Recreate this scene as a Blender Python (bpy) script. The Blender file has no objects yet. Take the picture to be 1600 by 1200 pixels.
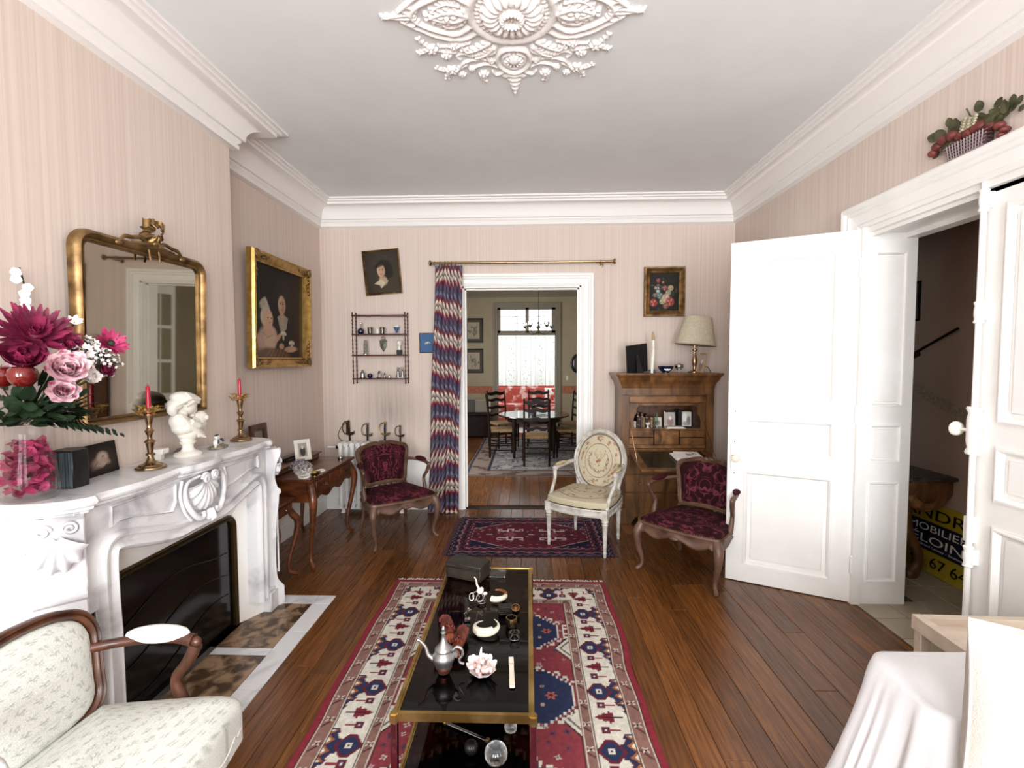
import bpy, bmesh, math, random
import numpy as np
from mathutils import Matrix, Vector, Euler
random.seed(7); rng = np.random.RandomState(7)
PI = math.pi
S = bpy.context.scene; C = S.collection
# ---------------------------------------------------------------- camera, world, lights, exposure
cam = bpy.data.cameras.new('camera'); cam.sensor_width = 36; cam.sensor_fit = 'HORIZONTAL'
cam.lens = 750/1600*36; cam.clip_start = .02; cam.clip_end = 100
co = bpy.data.objects.new('camera', cam); C.objects.link(co); S.camera = co
def _cam():
    p, yw, r = .0509, -.0325, -.0035
    cp, sp, cy, sy = math.cos(p), math.sin(p), math.cos(yw), math.sin(yw)
    fw = Vector((sy*cp, cy*cp, -sp)); rt = Vector((cy, -sy, 0)); up = rt.cross(fw)
    r2 = rt*math.cos(r)+up*math.sin(r); u2 = -rt*math.sin(r)+up*math.cos(r)
    m = Matrix((r2, u2, -fw)).transposed().to_4x4(); m.translation = (0, 0, 1.55); return m
co.matrix_world = _cam()
W = bpy.data.worlds.new('sky'); S.world = W; W.use_nodes = True
W.node_tree.nodes['Background'].inputs[0].default_value = (.86, .93, 1, 1)
W.node_tree.nodes['Background'].inputs[1].default_value = 2.0
def area(name, loc, rot, sx, sy, power, col=(.95, .98, 1)):
    l = bpy.data.lights.new(name, 'AREA'); l.shape = 'RECTANGLE'; l.size = sx; l.size_y = sy; l.energy = power; l.color = col
    o = bpy.data.objects.new(name, l); C.objects.link(o); o.location = loc; o.rotation_euler = rot; return o
# daylight entering through the two tall windows in the wall behind the camera
area('window_daylight', (-.95, -2.42, 1.75), (PI/2+.3, 0, 0), 1.25, 2.4, 205)
area('window_daylight', (.95, -2.42, 1.75), (PI/2+.3, 0, 0), 1.25, 2.4, 205)
# daylight of the dining room window
area('window_daylight', (0, 12.9, 2.3), (-PI/2-.25, 0, 0), 4.2, 2.4, 35)
# added fill lamp outside the view, brightens the dining room from the left
area('window_daylight', (-2.6, 6.6, 1.6), (0, -PI/2, 0), 1.3, 2.0, 125)
S.view_settings.view_transform = 'Standard'; S.view_settings.look = 'None'; S.view_settings.gamma = 1
S.view_settings.use_curve_mapping = False; S.view_settings.exposure = 0.0
cy_ = S.cycles; cy_.use_denoising = True; cy_.max_bounces = 8; cy_.diffuse_bounces = 5; cy_.glossy_bounces = 4
cy_.transmission_bounces = 8; cy_.transparent_max_bounces = 12; cy_.caustics_reflective = False; cy_.caustics_refractive = False
cy_.sample_clamp_indirect = 6
# ---------------------------------------------------------------- colours and materials
def lin(c):
    if isinstance(c, str): c = [int(c[i:i+2], 16)/255 for i in (0, 2, 4)]
    return tuple(x/12.92 if x <= .04045 else ((x+.055)/1.055)**2.4 for x in c)
def L4(c): return (*lin(c), 1)
def mat(name, c='808080', rough=.5, metal=0, c2=None, sc=8, stretch=(1, 1, 1), det=4, lo=.35, hi=.65, bump=0, bsc=60, bst=(1, 1, 1),
        trans=0, ior=1.45, coat=0, sheen=0, spec=None, attr=False, rnd=0, emit=0, wave=None, alpha=1, dist=0, geo=False):
    m = bpy.data.materials.new(name); m.use_nodes = True; nt = m.node_tree; N = nt.nodes; K = nt.links
    b = N['Principled BSDF']; b.inputs['Roughness'].default_value = rough; b.inputs['Metallic'].default_value = metal
    b.inputs['Transmission Weight'].default_value = trans; b.inputs['IOR'].default_value = ior
    b.inputs['Coat Weight'].default_value = coat; b.inputs['Sheen Weight'].default_value = sheen; b.inputs['Alpha'].default_value = alpha
    if spec is not None: b.inputs['Specular IOR Level'].default_value = spec
    b.inputs['Base Color'].default_value = L4(c)
    tc = N.new('ShaderNodeTexCoord')
    def coord(st):
        mp = N.new('ShaderNodeMapping'); mp.inputs['Scale'].default_value = st
        if geo:
            g = N.new('ShaderNodeNewGeometry'); K.new(g.outputs['Position'], mp.inputs[0])
        else: K.new(tc.outputs['Object'], mp.inputs[0])
        if rnd:
            oi = N.new('ShaderNodeObjectInfo'); ml = N.new('ShaderNodeMath'); ml.operation = 'MULTIPLY'; ml.inputs[1].default_value = 37
            K.new(oi.outputs['Random'], ml.inputs[0]); K.new(ml.outputs[0], mp.inputs[1])
        return mp.outputs[0]
    src = None
    if attr:
        a = N.new('ShaderNodeVertexColor'); a.layer_name = 'Col'; src = a.outputs[0]
    if c2 is not None:
        if wave:
            n = N.new('ShaderNodeTexWave'); n.bands_direction = wave; n.inputs['Scale'].default_value = sc; n.inputs['Distortion'].default_value = dist
            n.inputs['Detail'].default_value = det; n.inputs['Detail Scale'].default_value = 1.5
        else:
            n = N.new('ShaderNodeTexNoise'); n.inputs['Scale'].default_value = sc; n.inputs['Detail'].default_value = det; n.inputs['Distortion'].default_value = dist
        K.new(coord(stretch), n.inputs['Vector'])
        r = N.new('ShaderNodeValToRGB'); r.color_ramp.elements[0].position = lo; r.color_ramp.elements[1].position = hi
        r.color_ramp.elements[0].color = L4(c); r.color_ramp.elements[1].color = L4(c2)
        K.new(n.outputs[1] if wave else n.outputs[0], r.inputs[0])
        if src:
            mx = N.new('ShaderNodeMix'); mx.data_type = 'RGBA'; mx.blend_type = 'MULTIPLY'; mx.inputs[0].default_value = 1
            K.new(src, mx.inputs[6]); K.new(r.outputs[0], mx.inputs[7]); src = mx.outputs[2]
        else: src = r.outputs[0]
    if rnd:
        oi = N.new('ShaderNodeObjectInfo'); mr = N.new('ShaderNodeMapRange'); mr.inputs[3].default_value = 1-rnd; mr.inputs[4].default_value = 1+rnd
        K.new(oi.outputs['Random'], mr.inputs[0]); hs = N.new('ShaderNodeHueSaturation'); K.new(mr.outputs[0], hs.inputs['Value'])
        if src: K.new(src, hs.inputs['Color'])
        else: hs.inputs['Color'].default_value = L4(c)
        src = hs.outputs[0]
    if src: K.new(src, b.inputs['Base Color'])
    if emit:
        b.inputs['Emission Strength'].default_value = emit; b.inputs['Emission Color'].default_value = L4(c)
    if bump:
        n = N.new('ShaderNodeTexNoise'); n.inputs['Scale'].default_value = bsc; n.inputs['Detail'].default_value = 3
        K.new(coord(bst), n.inputs['Vector']); bp = N.new('ShaderNodeBump'); bp.inputs['Strength'].default_value = bump; bp.inputs['Distance'].default_value = .003
        K.new(n.outputs[0], bp.inputs['Height']); K.new(bp.outputs[0], b.inputs['Normal'])
    return m
M = {}
M['paper'] = mat('pink_striped_wallpaper', 'cdbcb1', .75, c2='d8c9be', sc=1, stretch=(90, 90, .3), det=3, bump=.12, bsc=1, bst=(260, 260, 8), spec=.25)
M['ceil'] = mat('ceiling_paint', 'e4e6e6', .8, c2='e8eaea', sc=3, bump=.05, bsc=200, spec=.2)
M['plaster'] = mat('white_plaster', 'ebe7e4', .6, bump=.05, bsc=90)
M['white'] = mat('white_gloss_paint', 'eeece8', .35, c2='f3f1ee', sc=5, bump=.04, bsc=30, bst=(1, 1, .2), spec=.4)
M['warmwhite'] = mat('old_white_paint', 'e2dcd2', .45, c2='d6cfc4', sc=3)
M['oak'] = mat('oak_parquet', '4e2d14', .27, c2='794a21', sc=3, stretch=(28, 1.6, 10), det=6, lo=.3, hi=.72, rnd=.28, bump=.06, bsc=5, bst=(60, 3, 10))
M['oakd'] = mat('dark_parquet_joint', '1e0f07', .6)
M['tile'] = mat('hall_floor_tile', 'b5a892', .35, c2='a3957f', sc=3, rnd=.1)
M['marble'] = mat('white_marble', 'e0dfe0', .22, c2='aeadb1', sc=3, det=10, lo=.5, hi=.72, dist=1.8, spec=.5)
M['brownmarble'] = mat('brown_marble', '4a3626', .3, c2='9c8064', sc=13, det=9, lo=.42, hi=.6, dist=.6)
M['slate'] = mat('soot_slate', '3c3836', .6, c2='5a544f', sc=4)
M['gold'] = mat('gilded_wood', '5e4628', .36, .7, c2='a88658', sc=14, det=6, lo=.35, hi=.7, bump=.2, bsc=70)
M['brightgold'] = mat('bright_gilding', 'a8843e', .3, .8, c2='c8a466', sc=20, bump=.15, bsc=80)
M['brass'] = mat('brass', 'c2a566', .3, 1, c2='94783f', sc=12, det=5)
M['oldbrass'] = mat('aged_brass', '9a8062', .22, 1)
M['bronze'] = mat('dark_bronze', '4a3a22', .4, .8)
M['silver'] = mat('silver_metal', 'b5b3b0', .22, 1, c2='9a9896', sc=10)
M['pewter'] = mat('pewter', '8f8f90', .33, .9, c2='b0b0b0', sc=14)
M['steel'] = mat('dark_steel', '2a2826', .35, .8)
M['mirror'] = mat('mirror_glass', 'a9a296', .03, 1)
M['glass'] = mat('clear_glass', 'ffffff', .02, 0, trans=1, ior=1.45, alpha=.18)
M['crystal'] = mat('cut_crystal', 'f4f6f6', .04, 0, trans=1, ior=1.5)
M['smoke'] = mat('smoked_glass', '3e2d22', .03, 0, trans=1, ior=1.24)
M['walnut'] = mat('walnut_wood', '3a1f12', .35, c2='5c3520', sc=3, stretch=(6, 6, 1.5), det=6, coat=.2)
M['chairwood'] = mat('worn_beech_wood', '4a3328', .42, c2='6e5244', sc=9, det=6, bump=.1, bsc=60)
M['desk'] = mat('cherry_wood', '3c1d0e', .3, c2='6a3a1e', sc=2.5, stretch=(3, 3, 9), det=6, coat=.25)
M['burl'] = mat('burl_walnut', '4a2c14', .33, c2='8e6236', sc=5, det=8, lo=.35, hi=.68, dist=2.2, coat=.2)
M['secr'] = mat('figured_walnut', '4c3018', .36, c2='79522d', sc=3, stretch=(5, 5, 1.2), det=6, dist=.6, coat=.15)
M['darkwood'] = mat('dark_stained_wood', '140b07', .45, c2='22130c', spec=.2, sc=6)
M['mahog'] = mat('mahogany', '3a1410', .35, c2='55221a', sc=8)
M['black'] = mat('black_leather', '0b0b0c', .4)
M['blackglass'] = mat('black_fire_screen', '060606', .12)
M['greywhite'] = mat('white_patinated_wood', 'd0ccc4', .5, c2='aaa49b', sc=20, det=6, bump=.15, bsc=60)
M['velvet'] = mat('burgundy_velvet_damask', '260710', .85, attr=True, c2='d8d8d8', sc=300, sheen=0, spec=.2)
M['velvet'].node_tree.nodes['Color Ramp'].color_ramp.elements[0].color = (.75, .75, .75, 1)
M['col'] = mat('painted_colours', 'ffffff', .6, attr=True)
M['textile'] = mat('woven_textile', 'ffffff', .9, attr=True, c2='ffffff', sc=350, bump=.25, bsc=500, spec=.15)
M['textile'].node_tree.nodes['Color Ramp'].color_ramp.elements[0].color = (.72, .72, .72, 1)
M['canvas'] = mat('oil_paint', 'ffffff', .5, attr=True, spec=.25)
M['cloth'] = mat('white_cotton', 'dfdee0', .9, bump=.2, bsc=300, sheen=.2)
M['linen'] = mat('linen_shade', 'cfc5b0', .85, c2='bfb49d', sc=60, bump=.2, bsc=300)
M['cushion'] = mat('ivory_cushion', 'c6c1b9', .95, bump=.6, bsc=220)
M['bust'] = mat('white_bisque', 'ebe7dd', .5, c2='e0dbd0', sc=4)
M['redwax'] = mat('red_candle_wax', 'b01030', .3, coat=.3)
M['green'] = mat('leaf_green', '14241a', .55, c2='263c22', sc=9)
M['petalpink'] = mat('pink_petals', 'b8396a', .6, c2='8a1c44', sc=22)
M['petaldark'] = mat('crimson_petals', '560e2c', .6, c2='8c2048', sc=18)
M['petalpale'] = mat('pale_rose_petals', 'e2c4ca', .6, c2='9a3a58', sc=48, lo=.44, hi=.66)
M['petalwhite'] = mat('white_petals', 'f2ebe8', .6)
M['apple'] = mat('red_apple', '4a0509', .12, c2='64100c', sc=14, coat=.6)
M['ivory'] = mat('ivory', 'e9e4d8', .3, c2='d6cdb8', sc=10)
M['terracotta'] = mat('brown_seed_pod', '4d1f1a', .5, c2='7a3a2a', sc=30)
M['wood'] = mat('pale_wood', 'b89a74', .5, c2='a08460', sc=8)
M['palewood'] = mat('limed_wood', 'd8cabb', .45, c2='cbbba9', sc=4, stretch=(1, 6, 6))
M['navy'] = mat('navy_glaze', '111a3a', .15, coat=.5)
M['hallwall'] = mat('hall_wallpaper', 'a8917f', .8, c2='b09a88', sc=2)
M['dinwall'] = mat('dining_wallpaper', 'a2977c', .8, c2='aa9f86', sc=2)
M['dinwood'] = mat('grey_painted_woodwork', '8d8474', .6)
M['orange'] = mat('orange_border_paper', '9c5540', .8, c2='b87a5c', sc=40)
M['lace'] = mat('lace_curtain', 'f4f4ee', .8, alpha=.75)
M['redsofa'] = mat('red_floral_upholstery', 'c25a50', .85, c2='f0d2ca', sc=5, det=6, lo=.52, hi=.6)
M['rush'] = mat('rush_seat', '7d6040', .8, c2='9c8058', sc=3, stretch=(60, 3, 3))
M['paperwhite'] = mat('paper', 'dcd6ca', .7)
M['yellow'] = mat('yellow_board', 'a8942c', .5)
M['signblue'] = mat('navy_board', '141a30', .5)
# ---------------------------------------------------------------- mesh helpers
def T(x=0, y=0, z=0, rx=0, ry=0, rz=0, s=1):
    m = Matrix.Translation((x, y, z)) @ Euler((rx, ry, rz)).to_matrix().to_4x4()
    return m @ (Matrix.Diagonal((*s, 1)) if isinstance(s, tuple) else Matrix.Scale(s, 4))
class MB:
    def __init__(s): s.v = []; s.f = []; s.c = []
    def add(s, v, f, m=None, col=None):
        o = len(s.v)
        s.v += [tuple(m @ Vector(p)) for p in v] if m else [tuple(p) for p in v]
        s.f += [[i+o for i in q] for q in f]
        if col is not None: s.c += [(*lin(col), 1)]*len(v)
        return s
    def box(s, x0, x1, y0, y1, z0, z1, m=None, col=None):
        return s.add([(x, y, z) for x in (x0, x1) for y in (y0, y1) for z in (z0, z1)],
            [(0, 1, 3, 2), (4, 6, 7, 5), (0, 4, 5, 1), (2, 3, 7, 6), (0, 2, 6, 4), (1, 5, 7, 3)], m, col)
    def lathe(s, pr, n=20, m=None, col=None):
        v = []; f = []; k = len(pr)
        for i in range(n):
            a = 2*PI*i/n
            v += [(r*math.cos(a), r*math.sin(a), z) for r, z in pr]
        for i in range(n):
            j = (i+1) % n
            f += [(i*k+q, j*k+q, j*k+q+1, i*k+q+1) for q in range(k-1)]
        if pr[0][0] > 1e-5: f.append([i*k for i in range(n)][::-1])
        if pr[-1][0] > 1e-5: f.append([i*k+k-1 for i in range(n)])
        return s.add(v, f, m, col)
    def tube(s, pts, r, n=8, m=None, col=None, closed=False, flat=1.0):
        P = [Vector(p) for p in pts]; k = len(P)
        R = list(r) if isinstance(r, (list, tuple, np.ndarray)) else [r]*k
        if len(R) != k: R = list(np.interp(np.linspace(0, 1, k), np.linspace(0, 1, len(R)), R))
        v = []; f = []; nrm = None
        for i in range(k):
            a = P[(i-1) % k] if closed else P[max(i-1, 0)]; b = P[(i+1) % k] if closed else P[min(i+1, k-1)]
            t = (b-a).normalized() if (b-a).length > 1e-9 else Vector((0, 0, 1))
            if nrm is None:
                nrm = t.orthogonal().normalized()
                if flat != 1: nrm = (Vector((0, 0, 1)).cross(t)); nrm = nrm.normalized() if nrm.length > 1e-6 else t.orthogonal().normalized()
            else: nrm = (nrm - t*nrm.dot(t)).normalized()
            bi = t.cross(nrm)
            v += [P[i] + (nrm*math.cos(2*PI*j/n) + bi*math.sin(2*PI*j/n)*flat)*R[i] for j in range(n)]
        for i in range(k if closed else k-1):
            q = (i+1) % k
            f += [(i*n+j, i*n+(j+1) % n, q*n+(j+1) % n, q*n+j) for j in range(n)]
        if not closed: f += [list(range(n))[::-1], [(k-1)*n+j for j in range(n)]]
        return s.add(v, f, m, col)
    def prism(s, out, z0, z1, m=None, col=None):
        n = len(out)
        return s.add([(x, y, z0) for x, y in out]+[(x, y, z1) for x, y in out],
            [list(range(n))[::-1], list(range(n, 2*n))]+[(i, (i+1) % n, n+(i+1) % n, n+i) for i in range(n)], m, col)
    def ell(s, c, r, n=12, m=None, col=None):
        if not isinstance(r, (tuple, list)): r = (r, r, r)
        k = max(4, n//2)
        pr = [(math.sin(PI*i/k), -math.cos(PI*i/k)) for i in range(k+1)]; pr[0] = (0, -1); pr[-1] = (0, 1)
        mm = Matrix.Translation(c) @ Matrix.Diagonal((*r, 1))
        return s.lathe(pr, n, (m @ mm) if m else mm, col)
    def surf(s, fn, nu, nv, cu=False, cv=False, m=None, col=None):
        v = [fn(i/(nu if cu else nu-1), j/(nv if cv else nv-1)) for i in range(nu) for j in range(nv)]
        f = [(i*nv+j, ((i+1) % nu)*nv+j, ((i+1) % nu)*nv+(j+1) % nv, i*nv+(j+1) % nv)
             for i in range(nu if cu else nu-1) for j in range(nv if cv else nv-1)]
        return s.add(v, f, m, col)
    def rect(s, x0, x1, z0, z1, prof, m=None, col=None):
        """mitred frame in the XZ plane facing -Y; prof = closed loop of (offset outwards, y)"""
        v = []
        for o, d in prof: v += [(x0-o, d, z0-o), (x1+o, d, z0-o), (x1+o, d, z1+o), (x0-o, d, z1+o)]
        k = len(prof)
        return s.add(v, [(p*4+j, p*4+(j+1) % 4, ((p+1) % k)*4+(j+1) % 4, ((p+1) % k)*4+j) for p in range(k) for j in range(4)], m, col)
    def loop(s, out, prof, m=None, col=None, closed=True):
        """sweep of prof (offset outwards, y) along a 2D outline in XZ"""
        n = len(out); v = []
        for i in range(n):
            a = out[(i-1) % n] if closed or i else out[0]; b = out[(i+1) % n] if closed or i < n-1 else out[-1]
            dx, dz = b[0]-a[0], b[1]-a[1]; l = math.hypot(dx, dz) or 1; nx, nz = dz/l, -dx/l
            v += [(out[i][0]+nx*o, d, out[i][1]+nz*o) for o, d in prof]
        k = len(prof); e = n if closed else n-1
        f = [(i*k+p, ((i+1) % n)*k+p, ((i+1) % n)*k+(p+1) % k, i*k+(p+1) % k) for i in range(e) for p in range(k)]
        if not closed: f += [list(range(k)), [(n-1)*k+p for p in range(k)][::-1]]
        return s.add(v, f, m, col)
    def build(s, name, mt, parent=None, bevel=0, smooth=40, seg=1):
        me = bpy.data.meshes.new(name); me.from_pydata(s.v, [], s.f)
        if s.c and len(s.c) == len(s.v):
            a = me.color_attributes.new('Col', 'FLOAT_COLOR', 'POINT'); a.data.foreach_set('color', np.array(s.c, dtype=np.float32).ravel())
        b = bmesh.new(); b.from_mesh(me)
        if bevel: bmesh.ops.bevel(b, geom=[e for e in b.edges if e.calc_face_angle(0) > .5], offset=bevel, segments=seg, affect='EDGES', clamp_overlap=True)
        bg = [f for f in b.faces if len(f.verts) > 12]
        if bg: bmesh.ops.triangulate(b, faces=bg, ngon_method='EAR_CLIP')
        bmesh.ops.recalc_face_normals(b, faces=b.faces); b.to_mesh(me); b.free()
        if smooth:
            me.shade_smooth()
            if smooth < 180: me.set_sharp_from_angle(angle=math.radians(smooth))
        me.materials.append(M[mt] if isinstance(mt, str) else mt)
        o = bpy.data.objects.new(name, me); C.objects.link(o)
        if parent: o.parent = parent
        return o
def gridmesh(name, P, col, mt, parent=None, cu=False, smooth=True):
    """P (n,m,3) points, col (n,m,3) linear colours -> one mesh, fast"""
    n, m_ = P.shape[:2]; idx = np.arange(n*m_).reshape(n, m_)
    if cu: idx = np.vstack([idx, idx[:1]])
    q = np.stack([idx[:-1, :-1], idx[1:, :-1], idx[1:, 1:], idx[:-1, 1:]], -1).reshape(-1, 4)
    me = bpy.data.meshes.new(name); me.vertices.add(n*m_); me.vertices.foreach_set('co', P.astype(np.float32).ravel())
    me.loops.add(q.size); me.loops.foreach_set('vertex_index', q.astype(np.int32).ravel())
    me.polygons.add(len(q)); me.polygons.foreach_set('loop_start', np.arange(0, q.size, 4, dtype=np.int32))
    me.update(calc_edges=True)
    if col is not None:
        a = me.color_attributes.new('Col', 'FLOAT_COLOR', 'POINT')
        a.data.foreach_set('color', np.concatenate([col, np.ones((n, m_, 1))], -1).astype(np.float32).ravel())
    if smooth: me.shade_smooth()
    me.materials.append(M[mt] if isinstance(mt, str) else mt)
    o = bpy.data.objects.new(name, me); C.objects.link(o)
    if parent: o.parent = parent
    return o
def tag(o, label=None, cat=None, group=None, kind=None):
    if label: o['label'] = label
    if cat: o['category'] = cat
    if group: o['group'] = group
    if kind: o['kind'] = kind
    return o
def thing(name, label, cat, loc=(0, 0, 0), rz=0, group=None, rot=None):
    o = bpy.data.objects.new(name, None); o.empty_display_size = .05; C.objects.link(o)
    o.location = loc; o.rotation_euler = rot or (0, 0, rz); return tag(o, label, cat, group)
def place(o, loc, rz=0, rot=None):
    o.location = loc; o.rotation_euler = rot or (0, 0, rz); return o
def struct(name, mb, mt, parent=None, bevel=0, smooth=0):
    o = mb.build(name, mt, parent, bevel, smooth)
    if not parent: o['kind'] = 'structure'
    return o
def copy_tree(o, parent=None):
    c = o.copy(); C.objects.link(c)
    if parent: c.parent = parent
    for ch in list(o.children): copy_tree(ch, c)
    return c
def arc(cx, cz, r, a0, a1, n):
    return [(cx+r*math.cos(a0+(a1-a0)*i/n), cz+r*math.sin(a0+(a1-a0)*i/n)) for i in range(n+1)]
def spl(pts, n=8, closed=False):
    """Catmull-Rom through points (2D or 3D)"""
    P = np.array(pts, float); k = len(P); out = []
    for i in range(k if closed else k-1):
        p = [P[(i+j-1) % k] if closed else P[min(max(i+j-1, 0), k-1)] for j in range(4)]
        for q in range(n):
            t = q/n
            out.append(.5*((2*p[1])+(p[2]-p[0])*t+(2*p[0]-5*p[1]+4*p[2]-p[3])*t*t+(3*p[1]-p[0]-3*p[2]+p[3])*t**3))
    if not closed: out.append(P[-1])
    return [tuple(x) for x in out]
def lc(h): return np.array(lin(h))
class Paint:
    """colour field painter over coordinate arrays X, Y"""
    def __init__(s, X, Y, base): s.X, s.Y = X, Y; s.c = np.empty(X.shape+(3,)); s.c[:] = lc(base)
    def put(s, mask, h, a=1.0):
        a = np.clip(mask.astype(float)*a, 0, 1)[..., None]; s.c = s.c*(1-a)+lc(h)*a; return s
    def el(s, x, y, rx, ry, h, a=1.0, soft=.12, rot=0):
        dx, dy = s.X-x, s.Y-y
        if rot: c_, s_ = math.cos(rot), math.sin(rot); dx, dy = dx*c_+dy*s_, -dx*s_+dy*c_
        d = np.sqrt((dx/rx)**2+(dy/ry)**2); return s.put(np.clip((1-d)/soft+.5, 0, 1), h, a)
    def poly(s, pts, h, a=1.0):
        ins = np.zeros(s.X.shape, bool); n = len(pts)
        for i in range(n):
            x0, y0 = pts[i]; x1, y1 = pts[(i+1) % n]
            if y0 == y1: continue
            cr = ((y0 > s.Y) != (y1 > s.Y)) & (s.X < (x1-x0)*(s.Y-y0)/(y1-y0)+x0); ins ^= cr
        return s.put(ins, h, a)
    def line(s, pts, w, h, a=1.0):
        m = np.zeros(s.X.shape, bool)
        for (x0, y0), (x1, y1) in zip(pts[:-1], pts[1:]):
            dx, dy = x1-x0, y1-y0; l = dx*dx+dy*dy or 1e-9
            t = np.clip(((s.X-x0)*dx+(s.Y-y0)*dy)/l, 0, 1); m |= (s.X-x0-t*dx)**2+(s.Y-y0-t*dy)**2 < w*w
        return s.put(m, h, a)
def vnoise(X, Y, sc=1.0, seed=0, oct=3):
    out = 0; amp = 1; tot = 0
    for o in range(oct):
        r = np.random.RandomState(seed+o); G = r.rand(64, 64); x, y = X*sc*2**o, Y*sc*2**o
        xi, yi = np.floor(x).astype(int), np.floor(y).astype(int); fx, fy = x-xi, y-yi; fx = fx*fx*(3-2*fx); fy = fy*fy*(3-2*fy)
        g = lambda a, b: G[a % 64, b % 64]
        out = out+amp*((g(xi, yi)*(1-fx)+g(xi+1, yi)*fx)*(1-fy)+(g(xi, yi+1)*(1-fx)+g(xi+1, yi+1)*fx)*fy); tot += amp; amp *= .5
    return out/tot
# ---------------------------------------------------------------- the room shell
XL, XR, YB, YF, ZC, XC = -2.12, 2.06, 4.9, -2.3, 3.145, -1.88
b = MB(); b.box(XL-.15, XL, YF, YB, 0, ZC); struct('wall_left', b, 'paper')
b = MB(); b.box(XL, XC, 1.52, 3.04, 0, ZC); struct('wall_chimney', b, 'paper')
b = MB()
b.box(XL-.15, -.66, YB, YB+.15, 0, ZC).box(.54, XR+.3, YB, YB+.15, 0, ZC).box(-.66, .54, YB, YB+.15, 2.29, ZC)
struct('wall_back', b, 'paper')
# soot streaks that years of radiator heat left on the paper above it
pm_ = M['paper'].copy(); pm_.name = 'stained_wallpaper'; nt = pm_.node_tree; pb = nt.nodes['Principled BSDF']; old = pb.inputs['Base Color'].links[0].from_socket
tc = nt.nodes.new('ShaderNodeTexCoord'); mp = nt.nodes.new('ShaderNodeMapping'); mp.inputs['Location'].default_value = (1.42*2.4, 0, -1.02*2.3); mp.inputs['Scale'].default_value = (2.4, 0, 2.3); nt.links.new(tc.outputs['Object'], mp.inputs[0])
gd = nt.nodes.new('ShaderNodeTexGradient'); gd.gradient_type = 'SPHERICAL'; nt.links.new(mp.outputs[0], gd.inputs[0]); m2 = nt.nodes.new('ShaderNodeMapping'); m2.inputs['Scale'].default_value = (26, 1, 1.6); nt.links.new(tc.outputs['Object'], m2.inputs[0])
nz = nt.nodes.new('ShaderNodeTexNoise'); nz.inputs['Scale'].default_value = 1; nt.links.new(m2.outputs[0], nz.inputs[0]); ml = nt.nodes.new('ShaderNodeMath'); ml.operation = 'MULTIPLY'; nt.links.new(gd.outputs[1], ml.inputs[0]); nt.links.new(nz.outputs[0], ml.inputs[1])
mx = nt.nodes.new('ShaderNodeMix'); mx.data_type = 'RGBA'; nt.links.new(ml.outputs[0], mx.inputs[0]); nt.links.new(old, mx.inputs[6]); mx.inputs[7].default_value = L4('6e6058'); nt.links.new(mx.outputs[2], pb.inputs['Base Color'])
bpy.data.objects['wall_back'].data.materials[0] = pm_
b = MB(); DY0, DY1, DZ = 1.57, 3.05, 2.34
b.box(XR, XR+.3, YF, DY0, 0, ZC).box(XR, XR+.3, DY1, YB, 0, ZC).box(XR, XR+.3, DY0, DY1, DZ, ZC)
struct('wall_right', b, 'paper')
b = MB()
b.box(XL-.15, -1.6, YF-.15, YF, 0, ZC).box(-.3, .3, YF-.15, YF, 0, ZC).box(1.6, XR+.3, YF-.15, YF, 0, ZC)
b.box(-1.6, -.3, YF-.15, YF, 2.98, ZC).box(.3, 1.6, YF-.15, YF, 2.98, ZC).box(-1.6, -.3, YF-.15, YF, 0, .5).box(.3, 1.6, YF-.15, YF, 0, .5)
struct('wall_front', b, 'paper')
for i, x in enumerate((-.95, .95)):
    b = MB(); b.rect(x-.6, x+.6, .56, 2.92, [(0, YF-.1), (.05, YF-.1), (.05, YF-.04), (0, YF-.04)])
    b.box(x-.03, x+.03, YF-.1, YF-.05, .56, 2.92).box(x-.6, x+.6, YF-.1, YF-.05, 2.25, 2.31)
    struct('window_%d' % (i+1), b, 'white')
b = MB(); b.box(XL-.15, XR+.3, YF-.15, YB+.15, ZC, ZC+.1); struct('ceiling', b, 'ceil')
# coved cornice following every wall of the room
poly = [(XR, YF), (XR, YB), (XL, YB), (XL, 3.04), (XC, 3.04), (XC, 1.52), (XL, 1.52), (XL, YF)]
segn = [(-1, 0, 1), (0, -1, 1), (1, 0, 1), (0, 1, 2.05), (1, 0, 1), (0, -1, 2.05), (1, 0, 1), (0, 1, 1)]
prof = [(0, 2.885), (.03, 2.9), (.03, 2.925), (.022, 2.93), (.036, 2.948), (.036, 2.962), (.05, 2.966), (.05, 2.975)]
prof += [(.05+.088*(1-math.cos(a)), 2.975+.112*math.sin(a)) for a in np.linspace(0, PI/2, 9)][1:]
prof += [(.15, 3.087), (.15, 3.108), (.168, 3.112), (.168, 3.126), (.19, 3.13), (.19, 3.147), (0, 3.147)]
b = MB(); v = []; n = len(poly); k = len(prof)
for i in range(n):
    a, c_ = segn[(i-1) % n], segn[i]
    for o, z in prof: v.append((poly[i][0]+o*(a[0]*a[2]+c_[0]*c_[2]), poly[i][1]+o*(a[1]*a[2]+c_[1]*c_[2]), z))
b.add(v, [(i*k+p, i*k+p+1, ((i+1) % n)*k+p+1, ((i+1) % n)*k+p) for i in range(n) for p in range(k-1)])
struct('trim_1', b, 'plaster', smooth=30)
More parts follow.
